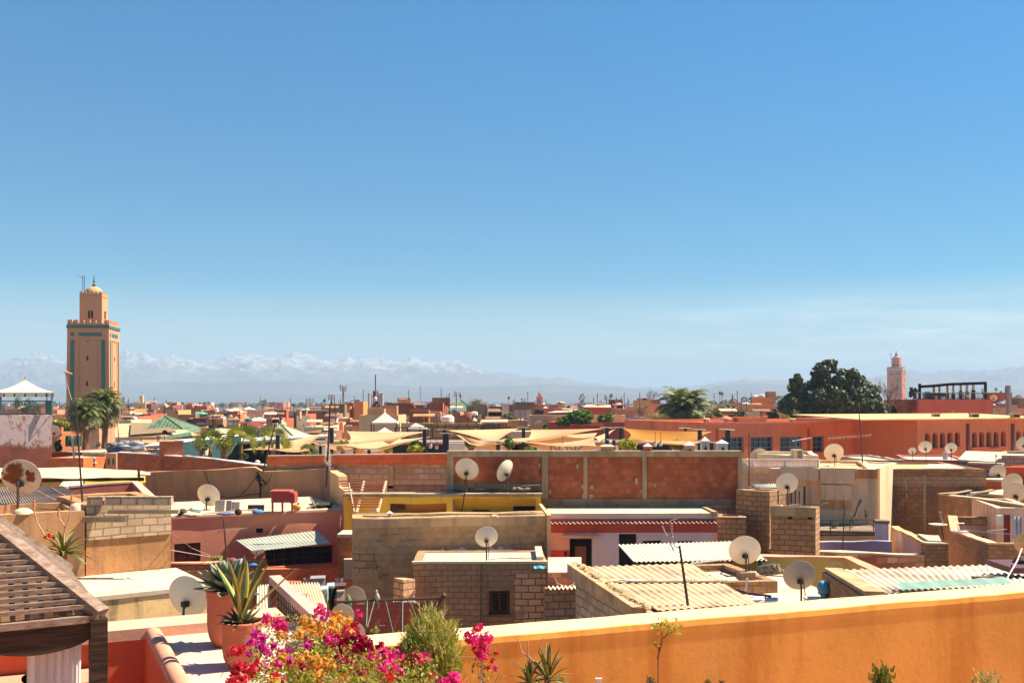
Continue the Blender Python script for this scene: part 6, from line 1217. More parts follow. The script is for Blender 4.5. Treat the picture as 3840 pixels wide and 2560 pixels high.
# ================================================================== LEFT MIDDLE DISTANCE
WRED=NT('flaking_white_over_red');_p=WRED.pos();_z=WRED.n('ShaderNodeSeparateXYZ');WRED.put(_z.inputs[0],_p)
_e=WRED.math('ADD',_z.outputs[2],WRED.math('MULTIPLY',WRED.noise(WRED.map(_p,(1,1,.4)),2.2,6,.65),1.1));_w=WRED.ramp(_e,11.05,11.35)
_fl=WRED.ramp(WRED.noise(WRED.map(_p,(1.6,1.6,.7)),3.,7,.7),.53,.62)
_rd=WRED.mix(WRED.ramp(WRED.noise(_p,1.2,6),.3,.7),(.20,.06,.04),(.30,.095,.06))
WRED=WRED.done(WRED.mix(WRED.math('MULTIPLY',_w,WRED.math('SUBTRACT',1.,WRED.math('MULTIPLY',_fl,.75))),_rd,(.52,.40,.38)),.95,WRED.noise(_p,9,6),.4,.03)
b=bld('roof_terrace_house','house with white paint flaking off a dull red wall at the left edge','house',(-120,53.4),(195,55.6),0,6.,WRED,ytop=1556,para=.25)
gz=thing('gazebo','white tented gazebo on the flaking white and red house','gazebo',P(90,1556,58));Yg=57.
e_=[P(-25,1471,Yg),P(203,1471,Yg),P(186,1466,Yg+3.4),P(-20,1466,Yg+3.4)];ap_=P(96,1424,Yg+1.7);mb=MB()
for i in range(4):
 a_,b_=e_[i],e_[(i+1)%4];N=8;rows=[]
 for k in range(N+1):t_=k/N;rows.append([a_.lerp(ap_,t_).lerp(b_.lerp(ap_,t_),s/6)-V((0,0,.10*math.sin(math.pi*t_)))for s in range(7)])
 mb.patch([r[:]for r in rows])
TENT=plain('white_tent_canvas',(.80,.72,.56),.8,0,.05,1.,.15);mb.build('canopy',TENT,gz);mb=MB()
for i in range(4):
 a_,b_=e_[i],e_[(i+1)%4];mb.face([a_-V((0,0,.25)),b_-V((0,0,.25)),b_,a_])
mb.build('valance',TENT,gz);mb=MB()
for k in range(1,6):x=-25+k*40;mb.box(X(x-2.5,Yg),X(x+2.5,Yg),Yg-.03,Yg-.01,Z(1487,Yg),Z(1476,Yg))
mb.build('valance_tabs',VOID,gz)
mb=MB();mb.tube([ap_,ap_+V((0,0,.14))],.03,5);mb.blob(ap_+V((0,0,.17)),.06,8,6,0);mb.build('finial',TAN,gz)
for x,dy in((4,0),(176,0),(196,0),(192,3.2),(0,3.2)):
 mb=MB();mb.tube([P(x,1556,Yg+dy),P(x,1471,Yg+dy)],.03,5);mb.build('pole',plain('blue_pole',(.06,.12,.2),.5),gz)
rl=thing('terrace_railing','blue green iron railing around the gazebo','railing',P(90,1556,55.3));mb=MB()
for y in(1503,1552):mb.tube([P(-20,y,55.3),P(194,y,55.3),P(190,y-1,60)],.03,5)
for k in range(38):x=-18+k*5.7;mb.tube([P(x,1503,55.3),P(x,1552,55.3)],.012,4)
mb.build('bars',plain('blue_green_iron',(.04,.10,.11),.5),rl);mb=MB();mb.box(X(170,55.6),X(193,55.6),55.6,55.65,Z(1554,55.6),Z(1504,55.6));mb.build('green_mesh_panel',plain('green_mesh',(.03,.16,.10),.8),rl)
for(x,yt,w_,lb)in((66,1482,32,'left potted tree under the gazebo'),(108,1490,34,'right potted tree under the gazebo'),(94,1525,34,'squat dark shrub between the gazebo trees'),(138,1512,30,'grey green potted shrub right under the gazebo'),(12,1505,14,'small reddish plant at the left gazebo pole')):pplant(x,1558,yt,w_,56.2,LEAFO if x==138 else LEAFD,lb,n=180,grp='gazebo plants')
dish(204,1617,46,62.,1660,'beige dish behind the flaking house corner',BEIGE,yaw=4,pitch=16,arm=False);dish(364,1664,29,66.,1690,'small beige dish before the palm trunk',BEIGE,yaw=12,pitch=26)
b=bld('orange_house','orange plastered house with stepped wall beside the left palms','house',(215,69.5),(332,71.5),-2.05,1.5,plaster('burnt_orange',(.60,.22,.09),.3),para=.4,roof=ROOF);onfront(b,270,1598,322,1614,'dark_window',VOID,.03)
mb=MB();mb.box(X(262,71),X(266,71),69.5,69.8,Z(1625,70),Z(1600,70));mb.build('pier',plaster('orange_red_pier',(.6,.16,.09)),b.root)
b=bld('brown_house','low dark brown house under the green tarpaulin','house',(188,60),(308,59.5),-2.95,5.,plaster('dark_brown_wall',(.11,.05,.04),.3),para=.05,roof=ROOF)
gt=MB();g=[[P(245+j*6.2,1633+i*8,59.2+.08*math.sin(j*2.1))for j in range(11)]for i in range(6)];gt.patch(g[::-1]);tag(gt.build('green_tarpaulin',plain('deep_green_tarp',(.015,.10,.075),.6,0,.4,3),None,True),'deep green tarpaulin screen on the dark brown roof','tarpaulin')
b=bld('brick_house','orange red brick house left of the round arched shed','house',(186,52),(312,51.6),-2.86,4.,bricks('orange_red_brick',.3,.2,(.44,.11,.04),(.52,.16,.06),(.3,.15,.09),.012,None),para=.03,roof=ROOF)
b=bld('salmon_shed','salmon shed with arched niche and cream roof before the palms','shed',(312,54),(395,53.5),-2.75,4.,plaster('salmon_shed',(.60,.30,.16),.2),para=0,roof=ROOFW,holes=[(318,1716,345,1745)]);inpane(b,0,'opening',VOID,.2)
mb=MB();mb.blob(P(350,1722,52.5),(.14,.1,.16),8,6,.2,5);mb.blob(P(352,1737,52.5),(.15,.1,.1),8,6,.2,5);mb.tube([V((X(351,52.5),52.5,9)),P(351,1735,52.5)],.05,5);tag(mb.build('laundry_heap',plain('white_black_cloth',(.3,.26,.24),.8,0,.8,5)),'small white and black bundle in front of the salmon shed','bundle')
b=bld('tan_house','tan house with two slots beside the red brick wall end','house',(396,52.4),(436,52.),-2.62,5.,plaster('sandy_house',(.56,.33,.17),.2),para=.05);onfront(b,404,1718,410,1742,'slot',BROWND,.02);onfront(b,422,1718,428,1742,'slot',BROWND,.02)
for(x,y,s,sy,c_,lb)in((436,1677,.55,.3,(.16,.15,.17),'dark ribbed bundle at the corner of the red brick wall'),(452,1685,.6,.3,(.07,.13,.27),'blue tarpaulin heap on the red brick wall corner'),(490,1676,.75,.33,(.26,.29,.33),'grey blue tarpaulin heap right of the blue one'),(520,1690,.5,.2,(.42,.37,.32),'pale rubbish heap by the white shade roof'),(548,1700,.4,.2,(.25,.07,.05),'dark red pile behind the white coping')):
 mb=MB();mb.blob(P(x,y,54.),(s,s*.6,sy),14,9,.3,3);mb.tube([V((X(x,54),54,9)),P(x,y,54)],s*.5,7);tag(mb.build('tarpaulin_heap',plain('heap_%d'%x,c_,.7,0,.35,3)),lb,'heap')
b=bld('white_canopy_shed','corrugated shed with a white slanted shade roof by the brick block','shed',(572,54),(600,54),-2.62,2.,plain('silver_sheet',(.42,.42,.40),.5),para=0);mb=MB();p=[P(533,1672,54),P(600,1668,54),P(598,1656,57),P(560,1664,57)];mb.hexa([q-V((0,0,.08))for q in p],p);mb.build('shade_roof',WHITEP,b.root)
antenna(529,1640,1705,55,'thin post left of the white shade roof',r=.03,m=DARKMETAL);antenna(480,1640,1680,60,'thin crooked post above the tarpaulin heaps',r=.025,m=DARKMETAL,booms=[(1642,180,.8,2,0)]);antenna(440,1575,1680,61,'slim leaning pole beside the mosque wall',lean=-8,r=.025,m=DARKMETAL)
b=bld('tan_house','flat tan roofed house behind the teal wall','house',(600,62),(940,66),-2.55,7.,TANL,para=.05,roof=TAN)
mb=MB();mb.box(X(578,60),X(604,60),60,61,Z(1634,60),Z(1631,60));mb.tube([P(590,1634,60.3),P(590,1668,60.3)],.03,5);mb.tube([P(596,1634,60.3),P(596,1668,60.3)],.03,5);tag(mb.build('roof_table',plain('rust_table',(.4,.16,.08),.8)),'rust coloured stand on two legs left of the black dish','stand')
dish(618,1622,20,62.,1650,'small black dish before the mosque roof',BLACKDISH,yaw=0,pitch=10)
MOSQ=plaster('mosque_sand',(.62,.40,.22),.25,None,.1,sc=.3)
b=bld('mosque_hall','sand coloured mosque wall under a broad sloping roof at left','mosque',(428,112),(745,108),-3.9,18.,plaster('mosque_wall',(.50,.26,.15),.3,None,.15,sc=.4),para=0,roof=MOSQ)
mb=MB();p=[P(424,1639,111),P(752,1632,108),P(622,1584,128),P(440,1588,128)];mb.hexa([q-V((0,0,.5))for q in p],p);mb.build('sloped_roof',MOSQ,b.root)
mb=MB();p=[P(488,1633.5,110.5),P(660,1620,110),P(615,1588,126),P(492,1588,126)];mb.hexa([q for q in p],[q+V((0,0,.12))for q in p]);mb.build('grey_roof_field',plaster('grey_brown_roof',(.17,.13,.085),.2,None,.06,sc=.3),b.root)
b3=bld('mosque_wing','pinkish sand mosque wing between palms and sloping roof','mosque',(372,100.5),(432,103.5),-2.6,3.,plaster('mosque_pink',(.56,.30,.18),.25),para=.1)
GRT=NT('green_tile');_p=GRT.pos();_u=GRT.n('ShaderNodeSeparateXYZ');GRT.put(_u.inputs[0],GRT.uv())
_s=GRT.ramp(GRT.math('FRACT',GRT.math('MULTIPLY',_u.outputs[0],2.2)),.2,.6);GRT=GRT.done(GRT.mix(GRT.math('MULTIPLY',_s,GRT.ramp(GRT.noise(_p,2,5),.3,.6)),(.045,.11,.06),(.20,.25,.13)),.5)
def pyr(name,label,cat,c0,c1,Y0,Y1,yb,ax,ay,m,zlow=0.,ridge=None,wall=None):
 root=thing(name,label,cat,P((c0+c1)/2,yb,(Y0+Y1)/2));e=[P(c0,yb,Y0),P(c1,yb,Y0)];z=e[0].z;e[1].z=z;e+=[V((e[1].x,Y1,z)),V((e[0].x,Y1,z))];ap=P(ax,ay,(Y0+Y1)/2);mb=MB()
 for i in range(4):mb.face([e[i],e[(i+1)%4],ap])
 mb.build('roof',m,root);mb=MB();mb.prism([(e[0].x+.3,Y0+.3),(e[1].x-.3,Y0+.3),(e[1].x-.3,Y1-.3),(e[0].x+.3,Y1-.3)],zlow,z-.02);mb.build('wall',wall or TAN,root);mb=MB()
 for q in e:mb.tube([q,ap],.0025*Y0**.8,5)
 mb.build('ridge_tiles',ridge or plain('old_ridge',(.16,.18,.11),.7),root);mb=MB();k=Y0/200.;mb.tube([ap,ap+V((0,0,1.0*k+.4))],.05*k+.03,5);mb.blob(ap+V((0,0,.6*k+.2)),.16*k+.08,8,6,0);mb.build('finial',plain('dark_finial',(.03,.03,.03),.5),root);return root
pyr('green_pyramid_roof','green tiled pyramid roof of the mosque at left','roof',520,706,116,124,1622,617,1557,GRT,0,wall=MOSQ);pyr('green_pyramid_roof','large green tiled pyramid roof in the middle distance','roof',1672,1786,216,230,1541,1727,1499,GRT,0)
mb=MB();p=[P(600,1650,104),P(720,1632,104),P(715,1618,107),P(605,1638,107)];mb.hexa([q-V((0,0,.2))for q in p],p);tag(mb.build('tiled_eave',GRT),'green tiled eave strip below the mosque pyramid','roof')
pyr('ribbed_pyramid_roof','ribbed cream pyramid roof behind the grey canopy','roof',975,1110,70,76,1645,1053,1590,NT('ribbed_cream').done((.50,.40,.24),.8),8.,wall=TANL)
for(x,yt,yb,c_,lb)in((970,1602,1645,(.02,.06,.22),'closed dark blue parasol left of the ribbed pyramid roof'),(962,1612,1645,(.5,.46,.5),'closed white parasol beside the dark blue one')):
 root=thing('parasol',lb,'parasol',P(x,yb,66));mb=MB();h=(yb-yt)/F*66;mb.lathe(P(x,yb,66),[(0,.1*h),(.11,.1*h),(.13,.3*h),(.08,.7*h),(0,h)],10);mb.build('canopy',plain('parasol_%d'%x,c_,.8),root);mb=MB();mb.tube([P(x,yb+10,66),P(x,yt-1,66)],.03,5);mb.build('pole',WHITEP,root)
# ================================================================== MINARETS
BRICKM=plaster('minaret_sand',(.58,.285,.15),.12,(.40,.2,.1),.07,sc=.35);TEALT=NT('teal_tile');_k,_=TEALT.brick(TEALT.uv(),.3,.3,(.02,.13,.11),(.035,.19,.15),(.03,.08,.06),.03);TEALT=TEALT.done(_k,.35)
PALEP=plaster('minaret_panel',(.62,.31,.17),.1,None,.05,sc=.35)
class Side:pass
def sides(A,B,depth):
 out=[];d=(B-A).normalized();n=V((-d.y,d.x));C,D=B+n*depth,A+n*depth
 for p,q in((A,B),(B,C),(C,D),(D,A)):
  s=Side();s.A,s.B=p,q;s.d=(q-p).normalized();s.n=V((-s.d.y,s.d.x));s.L=(q-p).length;out.append(s)
 return out
def slab(mb,s,u0,u1,z0,z1,out=.06,inn=.04):
 p,q=s.A+s.d*u0*s.L,s.A+s.d*u1*s.L;mb.prism([p-s.n*out,q-s.n*out,q+s.n*inn,p+s.n*inn],z0,z1)
def merlons(mb,ss,z,h,k,t=.35,gapk=.4):
 for s in ss:
  for i in range(k):
   u0=(i+gapk*.5)/k;u1=(i+1-gapk*.5)/k;slab(mb,s,u0,u1,z,z+h,.0,t)
mi=thing('minaret','tall sand coloured minaret with teal tile strips and ribbed dome','minaret',P(330,1700,153));Ym=150.;A,B=PL(252,149.6),PL(408,150.4);zz=lambda y:Z(y,Ym)
ss=sides(A,B,6.2);cen=(A+B)/2+ss[0].n*3.1;mb=MB();base=[cen+(p-cen)*1.07 for p in(s.A for s in ss)];top=[s.A for s in ss];zt=zz(1216)
mb.hexa([V((p.x,p.y,0))for p in base],[V((p.x,p.y,zt))for p in top]);mb.build('shaft',BRICKM,mi);mb=MB()
ss2=sides(A,B,6.2)
for s in ss2:slab(mb,s,-.012,1.012,zz(1230),zz(1219),.12,.1)
for s in ss2:
 for u0,u1 in((.085,.17),(.74,.825),(.27,.65)):slab(mb,s,u0 if u1!=.65 else .275,u1 if u1!=.65 else .73,zz(1260),zz(1247),.07)
mb.build('tile_bands',TEALT,mi);mb=MB()
for s in ss2:
 for u0 in(.085,.815):
  z0,z1=2.,zz(1274)
  k0,k1=1.065,1.+.07*(1-z1/zt);pts=[]
  for(zc,k)in((z0,1+.07*(1-z0/zt)),(z1,k1)):
   for uu in(u0,u0+.088):q=s.A+s.d*uu*s.L;q=cen+(q-cen)*k;pts.append((q,zc))
  (a_,za),(b_,_),(c_,zc),(d_,_)=pts;o_=-s.n*.07;i_=s.n*.06
  mb.hexa([V((*(a_+o_),za)),V((*(b_+o_),za)),V((*(b_+i_),za)),V((*(a_+i_),za))],[V((*(c_+o_),zc)),V((*(d_+o_),zc)),V((*(d_+i_),zc)),V((*(c_+i_),zc))])
mb.build('tile_strips',TEALT,mi);mb=MB()
for s in ss2:
 def bq(u,z,out):q=s.A+s.d*u*s.L;q=cen+(q-cen)*(1+.07*(1-z/zt));q=q-s.n*out;return V((q.x,q.y,z))
 for u0,u1,y0,y1 in((.27,.29,1274,1690),(.71,.73,1274,1690),(.27,.73,1274,1276.5)):
  z0,z1=max(1.,zz(y1)),zz(y0);mb.hexa([bq(u0,z0,.08),bq(u1,z0,.08),bq(u1,z0,-.05),bq(u0,z0,-.05)],[bq(u0,z1,.08),bq(u1,z1,.08),bq(u1,z1,-.05),bq(u0,z1,-.05)])
mb.build('panel_frames',BRICKM,mi);mb=MB()
for s in ss2:
 for(u,w_,y0,y1)in((.5,.018,1275,1283),(.485,.04,1335,1351),(.48,.04,1430,1446)):
  z0,z1=zz(y1),zz(y0);
  def bq(u,z,out):q=s.A+s.d*u*s.L;q=cen+(q-cen)*(1+.07*(1-z/zt));q=q-s.n*out;return V((q.x,q.y,z))
  mb.hexa([bq(u-w_/2,z0,.05),bq(u+w_/2,z0,.05),bq(u+w_/2,z0,-.05),bq(u-w_/2,z0,-.05)],[bq(u-w_/2,z1,.05),bq(u+w_/2,z1,.05),bq(u+w_/2,z1,-.05),bq(u-w_/2,z1,-.05)])
mb.build('slit_windows',VOID,mi);mb=MB()
for s in ss2:slab(mb,s,0,1,zt,zz(1212),.0,.4)
merlons(mb,ss2,zz(1212),zz(1199)-zz(1212),7,.4);mb.build('battlements',BRICKM,mi)
ss3=sides(cen+(A-cen)*.545+V((0,0)),cen+(B-cen)*.545,6.2*.545);zl=zz(1096);mb=MB();mb.hexa([V((*s.A,zt-.2))for s in ss3],[V((*s.A,zl))for s in ss3]);mb.build('lantern',BRICKM,mi)
mb=MB();merlons(mb,ss3,zl,zz(1089)-zl,6,.25)
for s in ss3:slab(mb,s,.08,.92,zz(1106),zz(1104),.06)
mb.build('battlements',BRICKM,mi);mb=MB()
for s in ss3:
 for u in(.43,.56):
  slab(mb,s,u-.045,u+.045,zz(1190),zz(1165),.03);p=s.A+s.d*u*s.L;mb.lathe(V((p.x,p.y,zz(1165)))-V((s.n.x*.03,s.n.y*.03,0)),[(.14,0),(.10,.12),(0,.22)],8)
mb.build('arched_windows',VOID,mi);mb=MB();r_=31/F*Ym;mb.lathe(V((*cen,zl)),[(r_,0),(r_*1.0,r_*.2),(r_*.9,r_*.5),(r_*.68,r_*.76),(r_*.38,r_*.95),(0,r_*1.03)],48,(0,0,1),1.,16,.07);weld(mb.build('ribbed_dome',plaster('dome_sand',(.57,.33,.17),.08,None,.05),mi,True))
mb=MB();mb.tube([V((*cen,zl+r_)),V((*cen,zz(1023)))],.05,6)
for y,rr in((1061,.27),(1047,.18),(1037,.11)):mb.blob(V((*cen,zz(y))),(rr,rr,rr*.85),10,7,0)
mb.build('finial',plain('bronze_finial',(.03,.035,.03),.4),mi);mb=MB();q=ss3[0].A+ss3[0].d*.35
for dx in(0,.25):mb.tube([V((q.x+dx,q.y+.3,zl)),V((q.x+dx,q.y+.3,zz(1028)))],.045,5)
mb.tube([V((q.x-.6,q.y+.3,zz(1034))),V((q.x,q.y+.3,zz(1034)))],.03,4);mb.build('flag_mast',plain('blue_mast',(.02,.03,.09),.5),mi)
ko=thing('minaret','distant brown minaret right of the big dark tree','minaret',P(3358,1560,735));Yk=735.;zz=lambda y:Z(y,Yk)
KOU=plaster('rose_stone',(.30,.13,.075),.3,None,.12,sc=.08);A,B=PL(3326.5,Yk+3),PL(3382,Yk-3);ss=sides(A,B,11.3);cen=(A+B)/2+ss[0].n*5.65;mb=MB();mb.hexa([V((*s.A,0))for s in ss],[V((*s.A,zz(1381)))for s in ss]);mb.build('shaft',KOU,ko)
mb=MB()
for s in ss:slab(mb,s,-.01,1.01,zz(1389),zz(1380),.3)
mb.build('tile_band',plaster('grey_teal_band',(.20,.24,.22),.2,None,.1,sc=.2),ko);mb=MB();merlons(mb,ss,zz(1381),zz(1375)-zz(1381),6,.8);ss3=sides(cen+(A-cen)*.53,cen+(B-cen)*.53,11.3*.53);mb.build('battlements',KOU,ko);mb=MB();mb.hexa([V((*s.A,zz(1381)-.5))for s in ss3],[V((*s.A,zz(1345)))for s in ss3]);merlons(mb,ss3,zz(1345),zz(1341)-zz(1345),4,.5);mb.build('lantern',KOU,ko)
mb=MB();r_=12.5/F*Yk;mb.lathe(V((*cen,zz(1344))),[(r_,0),(r_*.95,r_*.4),(r_*.6,r_*.8),(0,r_*1.05)],14);mb.build('dome',plaster('dome_sand',(.57,.33,.17)),ko);mb=MB();mb.tube([V((*cen,zz(1334))),V((*cen,zz(1315)))],.25,6)
for y,rr in((1329,1.1),(1324,.8),(1320,.5)):mb.blob(V((*cen,zz(y))),rr,8,6,0)
mb.build('finial',plain('bronze_finial',(.03,.035,.03)),ko);mb=MB()
for s in ss:
 for(u,y0,y1)in((.22,1399,1408),(.34,1399,1408),(.66,1396,1404),(.78,1396,1404),(.88,1396,1404),(.26,1439,1447),(.34,1439,1447),(.7,1419,1428),(.8,1419,1428),(.72,1447,1456),(.8,1447,1456),(.3,1470,1478)):slab(mb,s,u-.03,u+.03,zz(y1),zz(y0),.05)
for s in ss3:
 for u in(.3,.42,.7,.82):slab(mb,s,u-.06,u+.06,zz(1372),zz(1364),.05)
mb.build('windows',plain('window_shade',(.10,.05,.04),.9),ko);mb=MB();mb.tube([V((cen.x-4,cen.y,zz(1345))),V((cen.x-4,cen.y,zz(1324)))],.2,4);mb.tube([V((cen.x-6,cen.y,zz(1325))),V((cen.x-4,cen.y,zz(1324)))],.15,4);mb.build('flag_pole',DARKMETAL,ko)
def mini(px0,px1,ytop,Y,l0,l1,yl,m,label,tops=True):
 root=thing('minaret',label,'minaret',PL((px0+px1)/2,Y).to_3d());w_=X(px1,Y)-X(px0,Y);mb=MB();mb.box(X(px0,Y),X(px1,Y),Y,Y+w_,0,Z(ytop,Y));s4=sides(PL(px0,Y),PL(px1,Y),w_);merlons(mb,s4,Z(ytop,Y),.02*w_+.35,5,w_*.06);mb.build('tower',m,root)
 mb=MB();lw=X(l1,Y)-X(l0,Y);yy=Y+w_/2-lw/2;mb.box(X(l0,Y),X(l1,Y),yy,yy+lw,Z(ytop,Y)-.2,Z(yl,Y));mb.lathe(V(((X(l0,Y)+X(l1,Y))/2,Y+w_/2,Z(yl,Y))),[(lw*.4,0),(lw*.3,lw*.35),(0,lw*.5)],10);mb.build('lantern',m,root)
 mb=MB();c_=V(((X(l0,Y)+X(l1,Y))/2,Y+w_/2,Z(yl,Y)));mb.tube([c_,c_+V((0,0,lw*1.2))],lw*.05,5);mb.build('finial',DARKMETAL,root);mb=MB();xm=(px0+px1)/2;mb.box(X(xm-2,Y),X(xm+2,Y),Y-.05,Y+.1,Z(ytop+22,Y),Z(ytop+12,Y));mb.build('window',VOID,root)
mini(505,546,1511,330,518,530,1484,plaster('cream_minaret',(.62,.43,.26),.1,None,.06,sc=.2),'small cream mosque tower right of the left palms');mini(2012,2035,1488,520,2018,2029,1475,plaster('red_minaret',(.48,.13,.075),.15,None,.06,sc=.2),'small red minaret standing over the far roofs in the middle')
# ================================================================== HAND SET HOUSES OF THE MIDDLE DISTANCE
HG='houses of the old town'
PALS=[('rust red',(.44,.12,.065)),('salmon',(.58,.26,.16)),('brick red',(.38,.10,.06)),('dusty pink',(.50,.22,.16)),('tan',(.44,.27,.16)),('ochre',(.56,.31,.12)),('brown',(.24,.12,.075)),('sand',(.58,.40,.25)),('grey brown',(.26,.19,.145)),('cream',(.64,.50,.33)),('orange',(.62,.22,.075)),('maroon',(.22,.055,.045))]
PM={n:plaster('far_'+n.replace(' ','_'),c,.3,None,.12,sc=.35,bs=.2)for n,c in PALS}
ROOFS=[ROOF,TANL,ROOFW,plaster('red_brown_roof',(.42,.21,.13),.3,None,.15)]
HOUSES=[]
def house(x0,x1,yt,Y,col,label,depth=8.,cat='house',name='house',wins=(),zt=None,dy=0.,para=.4,roof=None,group=HG,extra=None):
 b=bld(name,label,cat,(x0,Y),(x1,Y+dy),0 if zt is None else zt,depth,PM[col]if isinstance(col,str)else col,ytop=yt,para=para,t=.25,roof=roof or ROOFS[int(x0*7+Y)%4],group=group);HOUSES.append((x0,x1,yt,Y))
 for(a,c_,d,e)in wins:onfront(b,a,c_,d,e,'window',VOID,.03)
 if 80<Y<320 and cat=='house':
  for _ in range(rng.choice((1,2,3,4))):
   L=(b.B-b.A).length;q=b.A+b.d*L*U(.1,.9)+b.n*depth*U(.1,.6);k=rng.randrange(4);mb=MB()
   if k==0:s=U(.35,.6);mb.lathe(V((*q,b.zr)),[(s,0),(s,s*1.6),(s*.5,s*1.9),(0,s*1.9)],10);mb.build('water_tank',rng.choice((WHITEP,VOID,plain('far_tank',(.08,.14,.25)))),b.root)
   elif k==1:w,h=U(.5,1.3),U(.5,1.5);mb.obox(V((*q,b.zr+h/2)),(b.d*w).to_3d(),(b.n*w*.8).to_3d(),(0,0,h/2));mb.build('roof_hut',rng.choice((DARKCONC,PM['tan'],BROWNR,PM['brown'],PM['rust red'],PM['salmon'])),b.root)
   elif k==2:mb.tube([V((*q,b.zr)),V((*q,b.z1+U(1,2.6)))],.04*Y/120,4);mb.build('pole',DARKMETAL,b.root)
   else:w=U(.5,1.0);c=V((*q,b.zr+U(.5,1.2)));mb.obox(c,(b.d*w).to_3d(),(b.n*w*.6).to_3d()+V((0,0,.10)),(0,0,.05));mb.tube([V((*q,b.zr)),c],.06,4);mb.build('shade_sheet',rng.choice((ROOFW,DARKCONC,BROWNR,PM['brown'],PM['maroon'])),b.root)
 return b
H=house
H(548,567,1513,300,'maroon','maroon walled house right of the cream mosque tower',wins=());H(567,619,1520,296,'cream','off white blank house right of the cream mosque tower');H(619,650,1518,300,'maroon','maroon house with planted roof right of the off white one')
H(505,565,1551,172,'brick red','brick red house with two small windows left of the mosque pyramid',wins=((522,1557,529,1561),(541,1557,548,1561)));H(594,668,1537,200,'ochre','ochre house with one shaded side above the mosque pyramid',wins=((659,1544,663,1551),));H(430,505,1533,215,'orange','orange roofed house right of the left palms');H(455,520,1560,150,'rust red','low rust red house just right of the left palms');H(447,492,1575,140,'cream','low white roofed house above the mosque slope',roof=ROOFW);H(560,600,1541,230,'sand','long sand wall house left of the ochre shaded one')
H(696,720,1517,235,'rust red','tall rust red stair house with white panels beside it');b=H(718,776,1526,232,'brick red','brick red house topped by white roof panels');mb=MB();p=[P(722,1525,236),P(775,1523,236),P(750,1517,240),P(728,1515,240)];mb.hexa([q-V((0,0,.2))for q in p],p);mb.build('roof_panels',WHITEP,b.root)
b=H(733,778,1552,188,'cream','cream house with bright green sheet roof');mb=MB();p=[P(731,1552,187),P(779,1552,187),P(778,1543,194),P(735,1543,194)];mb.hexa([q-V((0,0,.15))for q in p],p);mb.build('green_sheet_roof',plain('green_sheet',(.06,.34,.18),.6),b.root)
H(778,808,1538,185,'grey brown','grey brown blank house right of the green sheet roof');b=H(808,882,1548,182,'tan','tan hall with a low gable and striped front');mb=MB();p0,p1,pm=P(806,1548,181.8),P(884,1548,181.8),P(842,1534,181.8);q=V((0,8.4,0));mb.face([p0,p1,pm]);mb.face([p0,pm,pm+q,p0+q]);mb.face([pm,p1,p1+q,pm+q]);mb.face([p1+q,p0+q,pm+q]);mb.build('gable_roof',ROOF,b.root);onfront(b,834,1550,856,1556,'striped_panel',VOID,.05);onfront(b,834,1542,856,1546,'striped_panel',VOID,.05)
b=H(856,881,1563,150,'ochre','ochre house carrying a white dome');mb=MB();r_=12/F*152;mb.lathe(P(868,1563,152),[(r_,0),(r_*.95,r_*.45),(r_*.6,r_*.85),(0,r_)],18);weld(mb.build('dome',WHITEP,b.root,True));
b=H(724,784,1567,132,'maroon','maroon house with blue and white tile frieze');onfront(b,737,1583,779,1592,'tile_frieze',bricks('blue_white_tile',.5,.5,(.08,.12,.40),(.5,.5,.6),(.3,.3,.4),.05),.06)
H(662,725,1590,134,'maroon','dull red long wall house left of the tiled frieze');H(783,838,1573,128,plaster('far_blue_grey',(.05,.05,.10),.3,None,.3,sc=.6),'dark blue cluttered house right of the tiled frieze');H(752,776,1600,112,'ochre','little ochre house below the blue cluttered one');H(776,800,1604,110,plaster('far_violet',(.04,.035,.12),.2),'violet fronted stall left of the cream awning')
H(850,893,1589,110,'tan','tan house with dark lean-to above the cream awning');H(893,925,1584,112,'maroon','maroon lean-to beside the tan house above the cream awning',roof=plain('grey_tin',(.45,.45,.46),.5));
aw=thing('terrace_awning','long cream fabric awning with white posts left of the parasols','awning',P(868,1640,90));mb=MB();g=[]
for i in range(5):g.append([P(800+k*13.6+(8-8*i/4 if k==0 else 0),1606+i*4.6+1.2*math.sin(k*2.),93-.9*i)for k in range(11)])
mb.patch(g[::-1]);mb.build('fabric',plain('cream_fabric',(.74,.54,.28),.8,0,.06,1,.2),aw,True);mb=MB()
for x in(806,872,930):mb.tube([P(x,1650,89.5),P(x,1622,89.5)],.05,5)
mb.build('posts',WHITEP,aw)
H(998,1021,1568,104,'dusty pink','tall dusty pink stair tower behind the ribbed pyramid roof',depth=6);H(960,1000,1600,106,'salmon','salmon wall house behind the parasols',depth=5);b=H(1021,1040,1585,100,'cream','cream doorway kiosk with orange door behind the ribbed pyramid',depth=4);onfront(b,1027,1594,1036,1612,'door',plain('orange_door',(.55,.2,.02),.6),.05)
H(1019,1042,1570,110,'brick red','brick red house above the orange door kiosk')
H(1030,1103,1541,172,'salmon','bright salmon house with one window and dark roof line',wins=((1089,1547,1096,1553),));H(990,1030,1543,165,'grey brown','grey brown blank house left of the salmon one');H(1062,1112,1559,122,plaster('slate_wall',(.11,.09,.08),.3),'dark slate walled house below the salmon one');H(1110,1146,1552,150,'rust red','rust red house right of the dark slate wall');b=H(1120,1252,1540,182,'brown','long brown house with thin white roof line');onfront(b,1160,1537,1256,1540,'roof_line',WHITEP,.5);onfront(b,1210,1545,1240,1551,'green_awning',plain('green_awn',(.02,.14,.08),.7),.3)
b=H(1327,1362,1505,172,'orange','tall orange tower house left of the grey columns');H(1279,1313,1523,174,'orange','orange house stepping down left of the orange tower');H(1313,1329,1530,176,'salmon','narrow salmon wall between the two orange houses')
